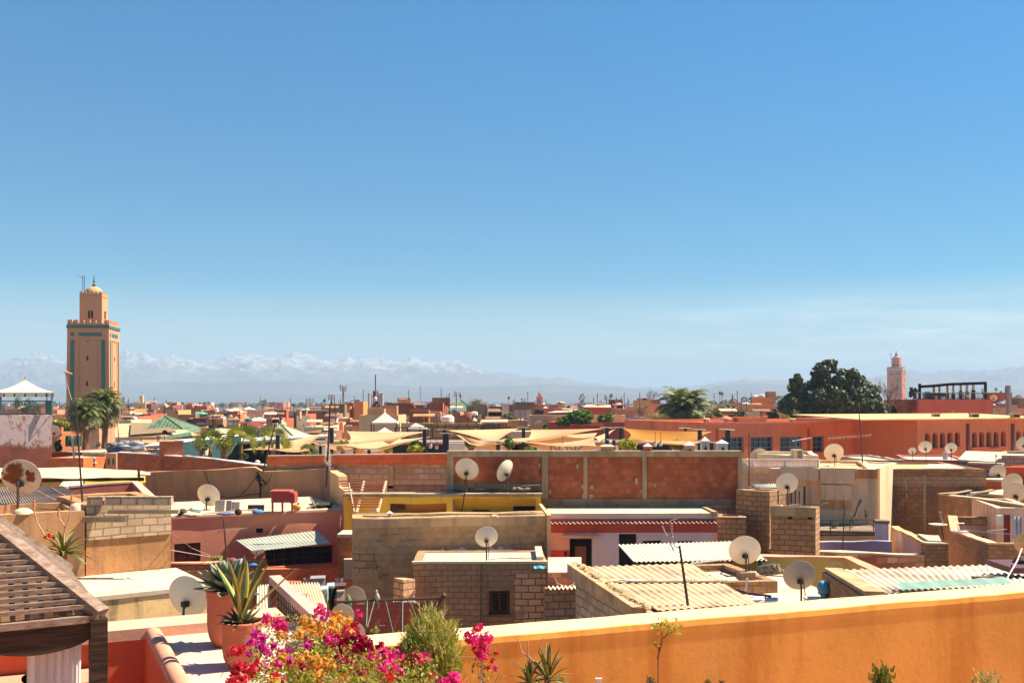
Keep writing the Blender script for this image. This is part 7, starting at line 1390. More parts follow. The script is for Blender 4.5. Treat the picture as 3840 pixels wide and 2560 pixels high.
H(1216,1266,1584,100,plaster('framed_red',(.52,.17,.09),.2),'orange red house with white framed window behind the sail post',wins=((1230,1594,1237,1602),));H(1266,1286,1583,101,'cream','cream wall house right of the white framed window');b=H(1228,1268,1550,118,'grey brown','dark open upper room with pale roof above the orange red house');onfront(b,1226,1546,1270,1552,'roof_slab',ROOF,.5);onfront(b,1234,1554,1262,1582,'dark_opening',VOID,.03)
H(1288,1345,1596,98,'salmon','low salmon terrace house left of the beige block');H(1140,1215,1600,92,'cream','cream terrace house behind the leftmost sail',roof=ROOFW);H(1125,1220,1622,80,'brown','low dark roof behind the leftmost sail',roof=plain('grey_tin',(.45,.45,.46)))
H(1450,1554,1511,142,'brick red','large blank brick red block right of the grey columns',depth=12);H(1606,1661,1511,138,'brick red','tall brick red block left of the large green pyramid roof',depth=10);H(1553,1607,1528,140,'rust red','lower rust red link between the two brick red blocks',depth=9);H(1553,1640,1562,112,'grey brown','grey brown garden wall house before the brick red blocks')
H(1346,1494,1556,96,'sand','blank beige block behind the white pyramid tent',depth=7);H(1504,1597,1585,84,'sand','sand coloured wall house behind the bell shaped tent',depth=5);H(1596,1800,1586,83,'ochre','ochre wall house behind the black railing',depth=5);H(1800,1905,1590,84,'brown','dark terrace room under the cream awning right of the black railing',depth=5)
def tent(x0,x1,ye,ax,ay,Y,label,m=None,pole=True,yb=None,bell=.1):
 root=thing('tent',label,'tent',P((x0+x1)/2,yb or ye+20,Y));w_=X(x1,Y)-X(x0,Y);e=[P(x0,ye,Y),P(x1,ye,Y)];e+=[e[1]+V((0,w_*.8,0)),e[0]+V((0,w_*.8,0))];ap=P(ax,ay,Y)+V((0,w_*.4,0));mb=MB()
 for i in range(4):
  a_,b_=e[i],e[(i+1)%4];mb.patch([[a_.lerp(ap,k/6).lerp(b_.lerp(ap,k/6),s/4)-V((0,0,bell*w_*math.sin(math.pi*k/6)))for s in range(5)]for k in range(7)])
 mb.build('canopy',m or TENT,root);mb=MB()
 for i in range(4):a_,b_=e[i],e[(i+1)%4];mb.face([a_-V((0,0,.06*w_)),b_-V((0,0,.06*w_)),b_,a_])
 mb.build('valance',m or TENT,root);mb=MB()
 for q in e:mb.tube([V((q.x,q.y,Z(yb or ye+22,Y))),q],.05,5)
 mb.build('poles',DARKMETAL,root);return root
tent(1392,1488,1584,1438,1546,76,'large white pyramid tent before the beige block',yb=1618,bell=.02);tent(1528,1600,1606,1556,1586,72,'white bell shaped tent behind the black railing',yb=1640,bell=.0);tent(1398,1478,1621,1438,1602,66,'cream tent with green edge in front of the white pyramid tent',yb=1640,bell=.06);tent(1774,1794,1616,1784,1606,66,'tiny cream tent tip behind the broad sail',yb=1625);tent(907,995,1577,965,1564,128,'white tent awning left of the dusty pink tower',yb=1590,bell=.0);tent(910,950,1534,928,1524,220,'small white pyramid tent among the far left roofs',yb=1545,bell=.02);tent(1960,1984,1536,1972,1528,200,'left small cream tent by the blue grey house',bell=.0);tent(2036,2058,1529,2048,1522,220,'right small cream tent below the red minaret',bell=.0);tent(1978,2006,1548,1992,1536,150,'cream hipped tent roof beside the dark green awning',bell=-.05)
bl=thing('roof_railing','long black iron railing of the roof terrace in the middle','railing',P(1650,1640,70));mb=MB()
for y in(1602,1618,1642):mb.tube([P(1480,y,70),P(1915,y-2,70)],.035 if y!=1618 else .02,5)
for k in range(75):x=1482+k*5.8;mb.tube([P(x,1602,70),P(x,1640,70)],.045 if k%8==0 else .013,4)
mb.build('bars',DARKMETAL,bl);bl=thing('roof_railing','upper thin black railing before the ochre wall house','railing',P(1690,1600,80));mb=MB()
for y in(1583,1597):mb.tube([P(1594,y,80),P(1800,y,80)],.035,5)
for x in(1595,1605,1616,1627,1638,1643,1672,1687,1721,1754,1788):mb.tube([P(x,1583,80),P(x,1604,80)],.03,5)
mb.build('bars',DARKMETAL,bl)
aw=thing('terrace_awning','flat cream awning over the dark terrace right of the black railing','awning',P(1853,1600,82));mb=MB();p=[P(1803,1581,81),P(1904,1580,81),P(1904,1572,84),P(1808,1573,84)];mb.hexa([q-V((0,0,.1))for q in p],p);mb.build('fabric',CREAMT,aw);mb=MB()
for x in(1814,1854,1898):mb.tube([P(x,1605,81.5),P(x,1580,81.5)],.05,5)
mb.build('posts',DARKMETAL,aw);dk=plain('dark_green_awning',(.01,.05,.045),.7)
H(1790,1826,1533,130,'maroon','maroon roof hut right of the middle palm',depth=6);b=H(1826,1882,1543,120,'maroon','dark open pavilion with hipped roof',depth=8);onfront(b,1828,1548,1880,1565,'dark_opening',VOID,.05);mb=MB();p=[P(1822,1543,119.5),P(1886,1543,119.5),P(1866,1527,124),P(1836,1527,124)];mb.hexa([q-V((0,0,.1))for q in p],p);mb.build('hipped_roof',plaster('brown_roof',(.16,.09,.07),.3),b.root)
H(1660,1690,1552,115,'grey brown','grey brown shed left of the red tilted dish');H(1690,1726,1545,118,'dusty pink','mottled pink panel house below the large green pyramid');H(1726,1800,1556,112,'brown','dark brown terrace house behind the red tilted dish')
H(1928,1992,1536,122,plaster('blue_grey_wall',(.36,.33,.34),.15),'pale blue grey house right of the dark pavilion',depth=7,wins=((1960,1571,1966,1577),(1969,1570,1980,1578)));b=H(1996,2036,1536,148,'brown','house with dark green awning behind the cream hipped tent',depth=6);onfront(b,1998,1536,2038,1550,'dark_green_awning',dk,.4)
H(1986,2346,1556,100,'sand','long sand wall with cream coping behind the bright green trees',depth=2.5,name='garden_wall',cat='wall',roof=ROOFW,para=.05);H(1880,1990,1596,82,'brown','low dark terrace wall right of the cream awning',depth=4);H(1880,2095,1617,74,'sand','low sand wall with white coping behind the sails',depth=3,para=.02,roof=ROOFW);H(1870,2010,1600-0+14,80,'tan','tan roof step with two little arched chimneys',depth=3)
for x in(1946,1958):
 root=thing('chimney_stack',('left' if x==1946 else 'right')+' of two little arched chimneys before the blue grey house','chimney',P(x,1598,85));mb=MB();q=P(x,1598,85);mb.box(q.x-.1,q.x+.1,85,85.3,q.z-.3,Z(1574,85));mb.build('stack',PM['tan'],root);mb=MB();mb.lathe(V((q.x,85.15,Z(1574,85))),[(.13,0),(.1,.08),(0,.12)],8);mb.build('cap',ROOFW,root)
b=H(2192,2288,1524,152,'rust red','rust red house with broad cream roof behind the bright green tree',depth=9);mb=MB();p=[P(2186,1525,150),P(2292,1526,150),P(2288,1517,162),P(2200,1516,162)];mb.hexa([q-V((0,0,.15))for q in p],p);mb.build('cream_roof',ROOFW,b.root)
b=H(2058,2165,1546,138,'maroon','maroon house with slanted white roof left of the bright green tree',depth=7);mb=MB();p=[P(2053,1546,137),P(2166,1542,137),P(2166,1533,146),P(2110,1536,146)];mb.hexa([q-V((0,0,.12))for q in p],p);mb.build('white_roof',WHITEP,b.root)
H(2000,2092,1517,262,'brick red','long brick red house under the red minaret');H(2092,2116,1513,300,'orange','small orange house right of the red minaret');H(2110,2200,1530,180,'sand','sand terrace house above the slanted white roof');H(2396,2441,1500,172,'ochre','plain ochre tower left of the big palm',wins=((2418,1523,2421,1530),(2424,1523,2427,1530)));H(2441,2500,1514,175,'dusty pink','dusty pink house right of the ochre tower');H(2290,2330,1513,190,'maroon','dark roofed house under the phone mast palm');H(2316,2362,1545,120,'dusty pink','dusty pink wall right of the long sand wall');H(2362,2410,1543,122,'grey brown','grey olive wall below the small palm',depth=4);H(2345,2412,1563,105,plaster('pale_blue_wall',(.42,.45,.46),.15),'pale blue white wall left of the big palm',depth=3)
for(x0,x1,yt)in((2318,2332,1532),(2350,2362,1531)):H(x0,x1,yt,128,'rust red','small %s rust red chimney block left of the ochre tower'%('left' if x0==2318 else 'right'),depth=3)
b=H(2790,2880,1524,152,'dusty pink','dusty pink house with three dark windows before the orange tower',wins=((2807,1536,2819,1549),(2827,1536,2839,1549),(2847,1536,2859,1549)));H(2854,2904,1489,182,'orange','bright orange tower house left of the big dark tree',wins=((2880,1506,2883,1511),(2894,1506,2897,1511)));H(2755,2795,1511,190,'salmon','salmon house with pale pillars left of the dusty pink one');H(2768,2876,1564,96,'orange','low orange garden wall house left of the small dark trees',depth=4,para=.1);H(2700,2768,1566,97,'tan','low tan wall left of the orange garden wall',depth=4);H(2800,2850,1545,130,'cream','cream roofed stall below the three dark windows',roof=ROOFW)
mb=MB();q=P(2724,1572,92);mb.lathe(q,[(.0,.2),(.55,.0),(.5,.1),(0,.35)],12);mb.tube([q-V((0,0,.6)),q],.2,8);tag(mb.build('roof_vent',plaster('salmon_vent',(.6,.25,.15),.2)),'salmon domed vent left of the orange garden wall','vent')
TB=H(3444,3722,1497,106,plaster('dull_brick_box',(.34,.10,.075),.3,(.22,.06,.05),.1,sc=.4),'dull red terrace block carrying the black pergola at right',depth=9.,para=.1)
pgl=thing('roof_pergola','black roof terrace pergola with white columns at right','pergola',P(3570,1497,108));Yp=107.;mb=MB()
pr=[(3448,1445),(3500,1442),(3560,1436),(3620,1434),(3700,1431)]
for(x0,y0),(x1,y1)in zip(pr,pr[1:]):p=[P(x0,y0,Yp),P(x1,y1,Yp),P(x1,y1-1,Yp+5),P(x0,y0-1,Yp+5)];mb.hexa([q-V((0,0,.28))for q in p],p)
mb.build('mesh_roof',VOID,pgl);mb=MB()
for x,dy in((3502,3),(3522,5),(3552,5),(3574,5),(3602,5),(3626,4),(3650,4)):
 q=P(x,1497,Yp+dy);mb=MB();mb.box(q.x-.1,q.x+.1,q.y-.1,q.y+.1,q.z,Z(1440,Yp+dy));mb.build('column',WHITEP,pgl)
for x in(3450,3697):mb=MB();q=P(x,1497,Yp);mb.box(q.x-.12,q.x+.12,q.y,q.y+.2,q.z,Z(1438,Yp));mb.build('corner_post',VOID,pgl)
for x,dy,y in((3502,3,1474),(3522,5,1476),(3552,5,1475),(3574,5,1476),(3602,5,1466),(3626,4,1468),(3650,4,1462)):mb=MB();q=P(x,1497,Yp+dy);mb.box(q.x-.16,q.x+.16,q.y-.16,q.y+.16,q.z,Z(y,Yp+dy));mb.build('column_base',plain('ink_blue',(.02,.02,.04),.6),pgl)
r2=thing('roof_railing','dark iron railing round the black pergola terrace','railing',P(3570,1497,106.5));mb=MB()
for y in(1473,1494):mb.tube([P(3430,y,106.6),P(3712,y,106.6)],.05,5)
for k in range(62):x=3430+k*4.6;mb.tube([P(x,1473,106.6),P(x,1497,106.6)],.022,4)
mb.build('bars',DARKMETAL,r2)
for(x,yt,w_,m_,lb)in((3467,1474,14,LEAFO,'left plant on the pergola terrace edge'),(3508,1480,14,LEAFO,'second plant on the pergola terrace edge'),(3550,1474,14,LEAFO,'middle plant on the pergola terrace edge'),(3628,1478,16,LEAFY,'yellow plant hanging over the pergola terrace edge'),(3686,1448,18,LEAFD,'tall dark plant at the right pergola post'),(3613,1474,20,LEAFD,'dark bush group under the right part of the pergola')):pplant(x,1499,yt,w_,106.2,m_,lb,n=70,grp='pergola terrace plants')
H(3722,3766,1505,118,'dusty pink','dusty pink low house right of the dull red terrace block',depth=5);H(3724,3810,1527,112,BLOCKG,'grey block wall right of the dull red terrace block',depth=5);H(3800,3870,1516,114,'salmon','salmon house at the right edge behind the arcade roof',depth=6);H(3766,3860,1503,150,'maroon','dark green shaded house at the far right edge',depth=5)
dish(3726,1491,26,110,1512,'tilted pink dish right of the pergola terrace',BEIGE,yaw=35,pitch=20);dish(3818,1493,30,116,1520,'orange tinted dish at the far right edge',BEIGE,yaw=-10,pitch=20)
mb=MB();mb.tube([P(3783,1560,100),P(3780,1445,100)],.25,8);tag(mb.build('flue_pipe',plain('grey_flue',(.20,.20,.22),.6)),'grey flue pipe standing right of the pergola terrace','flue')
for(x,w_,lb)in((1384,9,'left grey phone mast column behind the white pyramid tent'),(1432,13,'right grey phone mast column behind the white pyramid tent')):
 root=thing('phone_mast',lb,'mast',P(x,1560,125));mb=MB();r_=w_/F*125/2;mb.tube([V((X(x,125),125,Z(1580,125))),P(x,1476,125)],r_,14);weld(mb.build('column',plain('grey_column',(.46,.44,.36),.5),root));mb=MB();q=P(x,1476,125);mb.lathe(q,[(r_*1.03,-.05),(r_*1.03,.05),(0,.08)],14);mb.build('cap',ALU,root)
rm=thing('lattice_mast','red lattice mast with white dishes between the grey columns','mast',P(1408,1550,127));mb=MB();RED=plain('red_mast_paint',(.30,.02,.02),.5)
for x,y in((1400,1464),(1404,1466),(1417,1464),(1422,1475)):mb.tube([P(x,1560,127),P(x,y,127)],.07,5)
for k in range(14):y=1550-k*6;mb.tube([P(1400+(k%2)*4,y,127),P(1417-(k%2)*4,y-6,127)],.045,4)
mb.build('lattice',RED,rm);mb=MB();mb.tube([P(1408,1560,127.5),P(1408,1404,127.5)],.08,6)
for x in(1394,1426):mb.tube([P(x,1560,127.5),P(x,1478,127.5)],.05,5)
mb.build('whip_aerials',plain('blue_grey_whip',(.10,.08,.13),.5),rm);mb=MB();mb.blob(P(1407,1498,126.8),(.25,.2,.4),10,7,.05);mb.build('drum',WHITEP,rm);mb=MB()
for x,y in((1397,1530),(1412,1508),(1418,1525),(1422,1540)):mb.blob(P(x,y,126.9),.22,8,6,.1)
mb.build('radio_units',VOID,rm)
def mast(px,yt,yb,Y,label,panels=0,r=.12,m=None,lat=False):
 root=thing('mast',label,'mast',P(px,yb,Y),'masts on the skyline');mb=MB();mb.tube([V((X(px,Y),Y,0)),P(px,yt,Y)],[r*1.3,r],6);mb.build('pole',m or plain('mast_grey',(.14,.15,.18),.5),root)
 if panels:
  mb=MB();k=Y/300
  for i in range(panels):a=6.28*i/panels;c=P(px,yt+9,Y)+V((math.cos(a)*.9*k,math.sin(a)*.9*k,U(-.4,.4)*k));mb.box(c.x-.2*k,c.x+.2*k,c.y-.1,c.y+.1,c.z-.8*k,c.z+.8*k)
  mb.build('panels',plain('mast_panel',(.42,.40,.40),.5),root)
mast(1287,1447,1530,300,'tall phone mast with panels left of the orange tower',5,.3);mast(1243,1480,1540,260,'dark phone mast with panels above the long brown house',5,.25,DARKMETAL);mast(977,1481,1530,380,'pale pole in front of the round skyline tree',0,.2,ALU);mast(1163,1494,1525,420,'small red and white mast above the far salmon roofs',4,.2,RED);mast(1148,1494,1520,430,'thin dark mast left of the red and white one',0,.15);mast(1576,1444,1520,600,'very thin far mast above the brick red blocks',0,.18);mast(1711,1469,1515,500,'far red and white lattice mast left of the large green pyramid',3,.3,plain('pink_mast',(.42,.2,.2),.6));mast(2275,1485,1516,420,'far slim mast left of the palm shaped mast',3,.25);mast(2748,1480,1515,420,'thin red mast above the salmon house with pale pillars',0,.18,RED);mast(2872,1468,1490,183,'pole with crossarm on the bright orange tower',0,.08,DARKMETAL)
for(x,y,d_,Y,yb,m_,lb)in((1755,1565,44,100,1590,TERRADISH,'terracotta coloured tilted dish right of the dark brown terrace'),(1797,1567,16,96,1588,BEIGE,'small beige dish beside the white lantern roof'),(1532,1567,18,100,1590,DISHG,'grey dish before the sand wall house'),(1648,1557,12,108,1575,DISHG,'tiny grey dish on the tall brick red block'),(1118,1612,26,82,1640,BEIGE,'tan dish right of the ribbed pyramid roof'),(1058,1578,14,112,1592,DISHG,'right grey dish of the pair at the dark slate wall'),(1044,1578,13,113,1592,DISHG,'left grey dish of the pair at the dark slate wall'),(1138,1582,15,105,1596,DISHW,'upper pale dish left of the white framed window'),(1136,1592,15,104,1606,DISHW,'lower pale dish left of the white framed window'),(1313,1608,22,84,1625,DISHG,'grey dish above the pleated sail'),(954,1566,12,130,1576,DISHG,'little dish under the white tent awning'),(2012,1586,17,97,1598,BEIGE,'left beige dish of the pair on the long sand wall'),(2024,1585,18,97.5,1598,BEIGE,'right beige dish of the pair on the long sand wall'),(2172,1521,13,160,1532,DISHG,'pale far dish left of the cream roof'),(2052,1524,8,210,1530,DISHG,'tiny far dish under the red minaret')):dish(x,y,d_,Y,yb,lb,m_,yaw=-48 if d_==44 else U(-15,20),pitch=20,arm=False)
lr=thing('lantern_roof','white lantern shaped roof ornament before the maroon hut','roof ornament',P(1779,1578,92));mb=MB();mb.lathe(P(1779,1577,92),[(.28,0),(.2,.12),(.06,.2),(.09,.26),(.03,.32),(0,.38)],10);mb.build('cap',WHITEP,lr);mb=MB();mb.lathe(P(1779,1590,92),[(.2,0),(.2,.32)],8);mb.build('body',PM['sand'],lr)
# ================================================================== FAR TOWN, TREES, MOUNTAINS
rng=random.Random(23);U=rng.uniform
MARKS=[(200,'the flaking white house'),(330,'the tall sand minaret'),(460,'the left palms'),(560,'the cream mosque tower'),(680,'the mosque pyramid'),(790,'the green sheet roof'),(880,'the white dome'),(985,'the round skyline tree'),(1080,'the salmon house'),(1200,'the long brown house'),(1330,'the orange tower'),(1415,'the grey columns'),(1520,'the brick red blocks'),(1727,'the large green pyramid'),(1850,'the dark pavilion'),(1930,'the blue grey house'),(2022,'the red minaret'),(2180,'the ragged skyline tree'),(2290,'the palm shaped mast'),(2420,'the ochre tower'),(2565,'the big palm'),(2705,'the twin skyline palms'),(2835,'the three window house'),(3100,'the big dark tree'),(3380,'the distant brown minaret'),(3570,'the black pergola'),(3800,'the right edge')]
def where(px,Y):
 i=min(range(len(MARKS)),key=lambda k:abs(MARKS[k][0]-px));m=MARKS[i];dp=px-m[0]
 return('right at ' if abs(dp)<14 else 'left of ' if dp<0 else 'right of ')+m[1]
used=set();Y=118.;n_far=0
def covered(x0,x1,yt,Y):
 return any(h[3]>Y and x1>h[0]-3 and x0<h[1]+3 and yt<h[2]+(34 if h[3]<160 else 18)for h in HOUSES[:NH])
NH=len(HOUSES)
SKIP=[(425,790,100,135),(236,470,95,160)]
while Y<640:
 xx=-.54*Y+U(-4,0)
 while xx<.54*Y and n_far<232:
  w_=U(7,14)*(1 if Y<260 else 1.5);x0,x1=CX+xx/Y*F,CX+(xx+w_)/Y*F;zr=-U(3.3,7.)*(1 if Y<300 else .9)if U(0,1)<.9 else-U(1.2,3.);yt=HY-zr/Y*F;px=(x0+x1)/2
  if U(0,1)<.90 and not covered(x0,x1,yt,Y)and not any(a<px<b and c<Y<d for a,b,c,d in SKIP)and yt<1612 and not(px>2500 and Y<130)and not(px>3440 and Y<200):
   cn,_=PALS[rng.choices(range(12),(12,12,10,8,8,6,7,8,7,6,5,4))[0]];st=U(0,1)<.45 and Y<420;nw=rng.choice((0,1,2,3,3))if Y<330 else 0;rf=rng.choice(ROOFS+[ROOFS[3],TANL])
   size='wide' if w_>12 else 'narrow' if w_<8.5 else 'low' if zr<-5 else 'square';feat=(' with a stair box' if st else '')+((' and ' if st else ' with ')+('one window','two windows','three windows')[nw-1]if nw else '')+(' and pale roof' if rf is ROOFW else '')
   lab='%s %s house%s, %s'%(size,cn,feat,where(px,Y));lab=lab.replace(', right of',' right of').replace(', left of',' left of').replace(', right at',' right at')
   if len(lab.split())>15:lab=lab.replace(' and pale roof','')
   if len(lab.split())>15:lab=lab.replace('with a stair box and ','with ')
   if lab in used:lab=lab.replace(size,'farther '+size,1)
   used.add(lab);wins=[]
   for k in range(nw):c=x0+(x1-x0)*(k+.5+U(-.2,.2))/nw;hh=1.0/Y*F;ww=.45/Y*F;wins.append((c-ww,yt+hh*1.1,c+ww,yt+hh*2.2))
   b=house(x0,x1,yt,Y,cn,lab,depth=U(6,10),wins=wins,dy=U(-1.5,1.5)*w_/12,roof=rf,group='far houses of the old town');n_far+=1
   if st:
    u=U(.1,.6);q=b.A+b.d*((b.B-b.A).length*u)+b.n*U(.6,3);L=U(2,3.4);mb=MB();q2=q+b.d*L;mb.prism([q,q2,q2+b.n*2.6,q+b.n*2.6],b.zr,b.z1+U(1.0,2.0));mb.build('stair_box',PM[cn],b.root)
  xx+=w_+(U(0,2)if U(0,1)<.7 else U(2,7))
 Y*=1.115 if Y<300 else 1.16
mb=MB();mb2=MB();MASS=[MB()for _ in range(4)]
for _ in range(900):
 Yf=U(660,2300);xf=U(-.56,.56)*Yf;w_=U(8,22);h=13+U(-9,-2.5)if U(0,1)<.93 else U(10,15);MASS[rng.randrange(4)].box(xf,xf+w_,Yf,Yf+12,0,h)
for i,m in enumerate(('salmon','rust red','sand','dusty pink')):o=MASS[i].build('distant_rooftops',PM[m]);o['kind']='stuff'
mb=MB()
for _ in range(5200):
 Yf=U(900,2600);xf=U(-.56,.56)*Yf;k=.5+.5*mn.noise(V((xf*.01,Yf*.004,3)))
 mb.card(V((xf,Yf,U(3,7)+9*max(0,k)*U(.4,1))),U(2.,4.2),V((U(-1,1),-1,U(-.2,1))))
o=mb.build('distant_trees',LEAFB);o['kind']='stuff'
TG='trees on the skyline'
SK=[(456,1482,1540,36,190,'dark red brown tree at the right edge of the left palms',leafm('wine_leaf',(.07,.035,.03),(.12,.06,.05),.1)),(477,1500,1535,9,330,'slim dark cypress right of the left palms',LEAFB),(660,1510,1530,9,420,'slim cypress right of the planted maroon roof',LEAFB),(832,1508,1530,24,520,'leftmost dark tree of the left skyline row',LEAFB),(862,1513,1532,16,540,'small olive tree right of the leftmost skyline tree',LEAFO),(915,1505,1530,26,480,'leaning grey green tree above the small white tent',LEAFB),(933,1510,1530,14,500,'little brown green tree right of the leaning one',LEAFO),(985,1494,1526,40,400,'round dark eucalyptus behind the pale pole',LEAFB),(1020,1503,1528,30,460,'olive brown tree right of the round eucalyptus',LEAFO),(1046,1511,1528,18,500,'small dark tree right of the olive brown one',LEAFB),(1100,1509,1527,22,560,'low grey green tree left of the red and white mast',LEAFB),(1128,1505,1528,24,520,'taller grey green tree by the red and white mast',LEAFB),(1145,1518,1532,20,330,'bright green tree above the far salmon roofs',LEAFG),(1228,1518,1540,26,300,'green bush tree beside the dark phone mast',LEAFG),(1205,1505,1525,16,600,'faint tree left of the tall phone mast',LEAFB),(1330,1496,1528,62,420,'broad grey green tree behind the orange tower',LEAFB),(1375,1508,1535,26,400,'grey tree right of the orange tower',LEAFB),(1567,1499,1530,11,500,'upright dark tree between the brick red blocks',LEAFB),(1927,1494,1520,16,520,'reddish brown tree left of the red minaret',leafm('wine_leaf',(.07,.035,.03),(.12,.06,.05))),(1940,1502,1520,10,520,'dark pine right of the reddish brown tree',LEAFB),(1962,1499,1518,16,560,'ragged dark tree just left of the red minaret',LEAFB),(2182,1470,1522,30,420,'tall ragged skyline tree with open top',LEAFB),(2252,1499,1516,15,520,'small round tree right of the ragged skyline tree',LEAFB),(2640,1487,1512,16,420,'dim feathery tree right of the big palm',LEAFO),(2668,1500,1518,44,440,'low dark tree clump below the upright skyline tree',LEAFB),(2678,1470,1498,10,430,'upright cigar shaped tree right of the big palm',LEAFB),(2715,1498,1518,40,440,'low dark tree clump below the twin skyline palms',LEAFB),(2747,1492,1516,40,400,'dark tree clump behind the thin red mast',LEAFB),(2788,1482,1516,26,380,'left tall tree of the clump before the orange tower',LEAFB),(2815,1484,1518,40,390,'middle broad tree of the clump before the orange tower',LEAFB),(2838,1487,1522,18,400,'right light tree of the clump before the orange tower',LEAFO),(2920,1479,1520,56,420,'pale brown tree behind the orange tower',LEAFO),(2950,1492,1520,40,300,'dull green tree left of the big dark tree',LEAFB),(3795,1488,1510,70,260,'dark low trees at the right edge of the skyline',LEAFB)]
for(x,yt,yb,w_,Yt,lb,m_)in SK:tree(x,yt,yb,Yt,w_,lb,'tree','skyline_tree',m_,260,9 if w_>12 else 6,None,TG)
def wpalm(px,yt,yb,Yt,r,label):
 root=thing('skyline_palm',label,'palm',P(px,yb,Yt),'slim palms on the skyline');c=P(px,yt+r*.6,Yt);k=r/F*Yt;mb=MB();mb.tube([V((c.x,c.y,0)),c],k*.13,6);mb.build('trunk',TRUNK,root);mb=MB()
 for i in range(26):
  a=2.4*i;el=-1.1+2.5*i/26;d=V((math.cos(a)*math.cos(el),math.sin(a)*math.cos(el),math.sin(el)));s=d.cross(V((.1,.2,1))).normalized()*k*.28;e=c+d*k;mb.face([c,c+d*k*.6+s,e-V((0,0,k*.15)),c+d*k*.6-s])
 mb.build('crown',LEAFB,root)
for q in((491,1512,1535,420,5,'small slim palm left of the cream mosque tower'),(682,1508,1532,420,6,'pair member left of the red stair house, slim palm'),(687,1508,1532,430,5,'slim palm close to the red stair house'),(768,1507,1530,420,6,'left of two slim palms above the brick red house'),(781,1505,1530,420,5,'right of two slim palms above the brick red house'),(864,1512,1530,400,6,'short slim palm by the small olive tree'),(1217,1496,1535,300,9,'flat topped slim palm left of the dark phone mast'),(1908,1487,1520,420,7,'tall slim palm left of the reddish brown tree'),(1957,1493,1518,460,5,'slim palm beside the ragged dark tree'),(2292,1477,1514,380,9,'palm shaped mast on the skyline'),(2700,1468,1500,330,8,'left of the twin skyline palms'),(2708,1470,1500,335,8,'right of the twin skyline palms'),(3735,1454,1490,320,7,'left slim palm right of the black pergola'),(3753,1466,1490,330,6,'right slim palm right of the black pergola'),(2358,1502,1515,480,4,'tiny palm left of the ochre tower')):wpalm(*q)
big=tree(3140,1372,1640,112,300,'big dense dark tree behind the red school','tree','broadleaf_tree',LEAFD,200,4,.3)
for ch in list(big.children):
 if ch.name.startswith('crown'):bpy.data.objects.remove(ch)
mb=MB();CLU=[(3090,1385,34),(3120,1375,30),(3070,1420,34),(3110,1415,40),(3050,1445,36),(3085,1460,50),(3150,1430,44),(3180,1415,34),(3135,1470,56),(3215,1430,34),(3195,1460,46),(3240,1450,38),(3265,1475,38),(3220,1490,52),(3170,1500,56),(3100,1510,60),(3050,1500,48),(3280,1510,40),(3310,1525,36),(3250,1530,50),(3190,1545,60),(3120,1555,60),(3060,1550,52),(3340,1545,26),(3300,1555,44),(3020,1530,40),(2985,1430,26),(2970,1455,26),(2995,1450,28),(2980,1490,34),(2960,1520,34),(2990,1540,40),(2945,1535,28),(3010,1480,26),(3030,1560,40),(3060,1400,14),(3100,1365,14),(3128,1362,12),(3235,1420,14),(2990,1415,12)]
for(x,y,r)in CLU:
 Yt=112+U(-3.5,3.5)*(r/50);k=r/F*112*1.12
 for s in range(4):
  c=P(x,y,Yt)+V((U(-1,1),U(-1,1),U(-.7,.9)))*k*.55;mb.ball(c,(k*.62,k*.62,k*.52),int(60+r*4.2),.20,.3,.5)
mb.build('crown',LEAFD,big)
tree(2900,1526,1590,104,50,'smaller dark tree right of the orange garden wall',m=LEAFD,n=900,clumps=14,size=.16);tree(2985,1535,1590,103,40,'bright green young tree under the big dark tree',m=LEAFG,n=500,clumps=10,size=.16);tree(2945,1552,1590,102,40,'low yellow green bush right of the smaller dark tree',m=LEAFY,n=420,clumps=10,size=.14,cat='bush',name='bush')
tree(2170,1532,1600,96,130,'bright green fruit tree before the long sand wall',m=LEAFG,n=2600,clumps=30,size=.15);tree(2272,1548,1600,96,70,'right smaller bright green tree before the long sand wall',m=LEAFG,n=900,clumps=14,size=.15);tree(2112,1560,1600,95,60,'left low part bright green bush before the long sand wall',m=LEAFG,n=700,clumps=12,size=.15,cat='bush',name='bush');tree(2043,1588,1618,92,18,'small green shrub at the left end of the receding red wing',m=LEAFG,n=220,clumps=6,size=.13,cat='bush',name='bush');tree(2035,1605,1625,88,34,'flat green shrub behind the wide sand sail',m=LEAFG,n=220,clumps=6,size=.12,cat='bush',name='bush')
tree(1908,1545,1592,104,56,'light green tree right of the dark pavilion',m=leafm('light_leaf',(.16,.21,.05),(.30,.33,.10),.4,.6),n=900,clumps=14,size=.15);tree(2735,1515,1580,108,90,'yellow green tree right of the big palm',m=leafm('lime_leaf',(.17,.20,.025),(.32,.33,.05),.4,.6),n=1500,clumps=20,size=.17);tree(2780,1535,1580,106,50,'lower grey green tree before the three window house',m=LEAFO,n=600,clumps=12,size=.15);tree(1625,1555,1580,118,60,'yellowish shrub before the brick red blocks',m=leafm('lime_leaf',(.17,.20,.025),(.32,.33,.05)),n=400,clumps=10,size=.13,cat='bush',name='bush');tree(945,1600,1660,84,56,'feathery green tree behind the closed parasols',m=LEAFO,n=700,clumps=12,size=.14)
tree(228,1565,1635,84,74,'yellow green tree left of the left palms',m=LEAFY,n=900,clumps=14,size=.14);tree(262,1590,1640,82,66,'dark brownish green tree behind the orange house',m=LEAFO,n=900,clumps=14,size=.14);tree(218,1645,1700,64,30,'dark conical shrub right of the flaking house',m=LEAFD,n=360,clumps=9,size=.1,cat='bush',name='bush');tree(3425,1446,1500,116,34,'dark slender tree right of the distant brown minaret',m=LEAFD,n=400,clumps=10,size=.16)
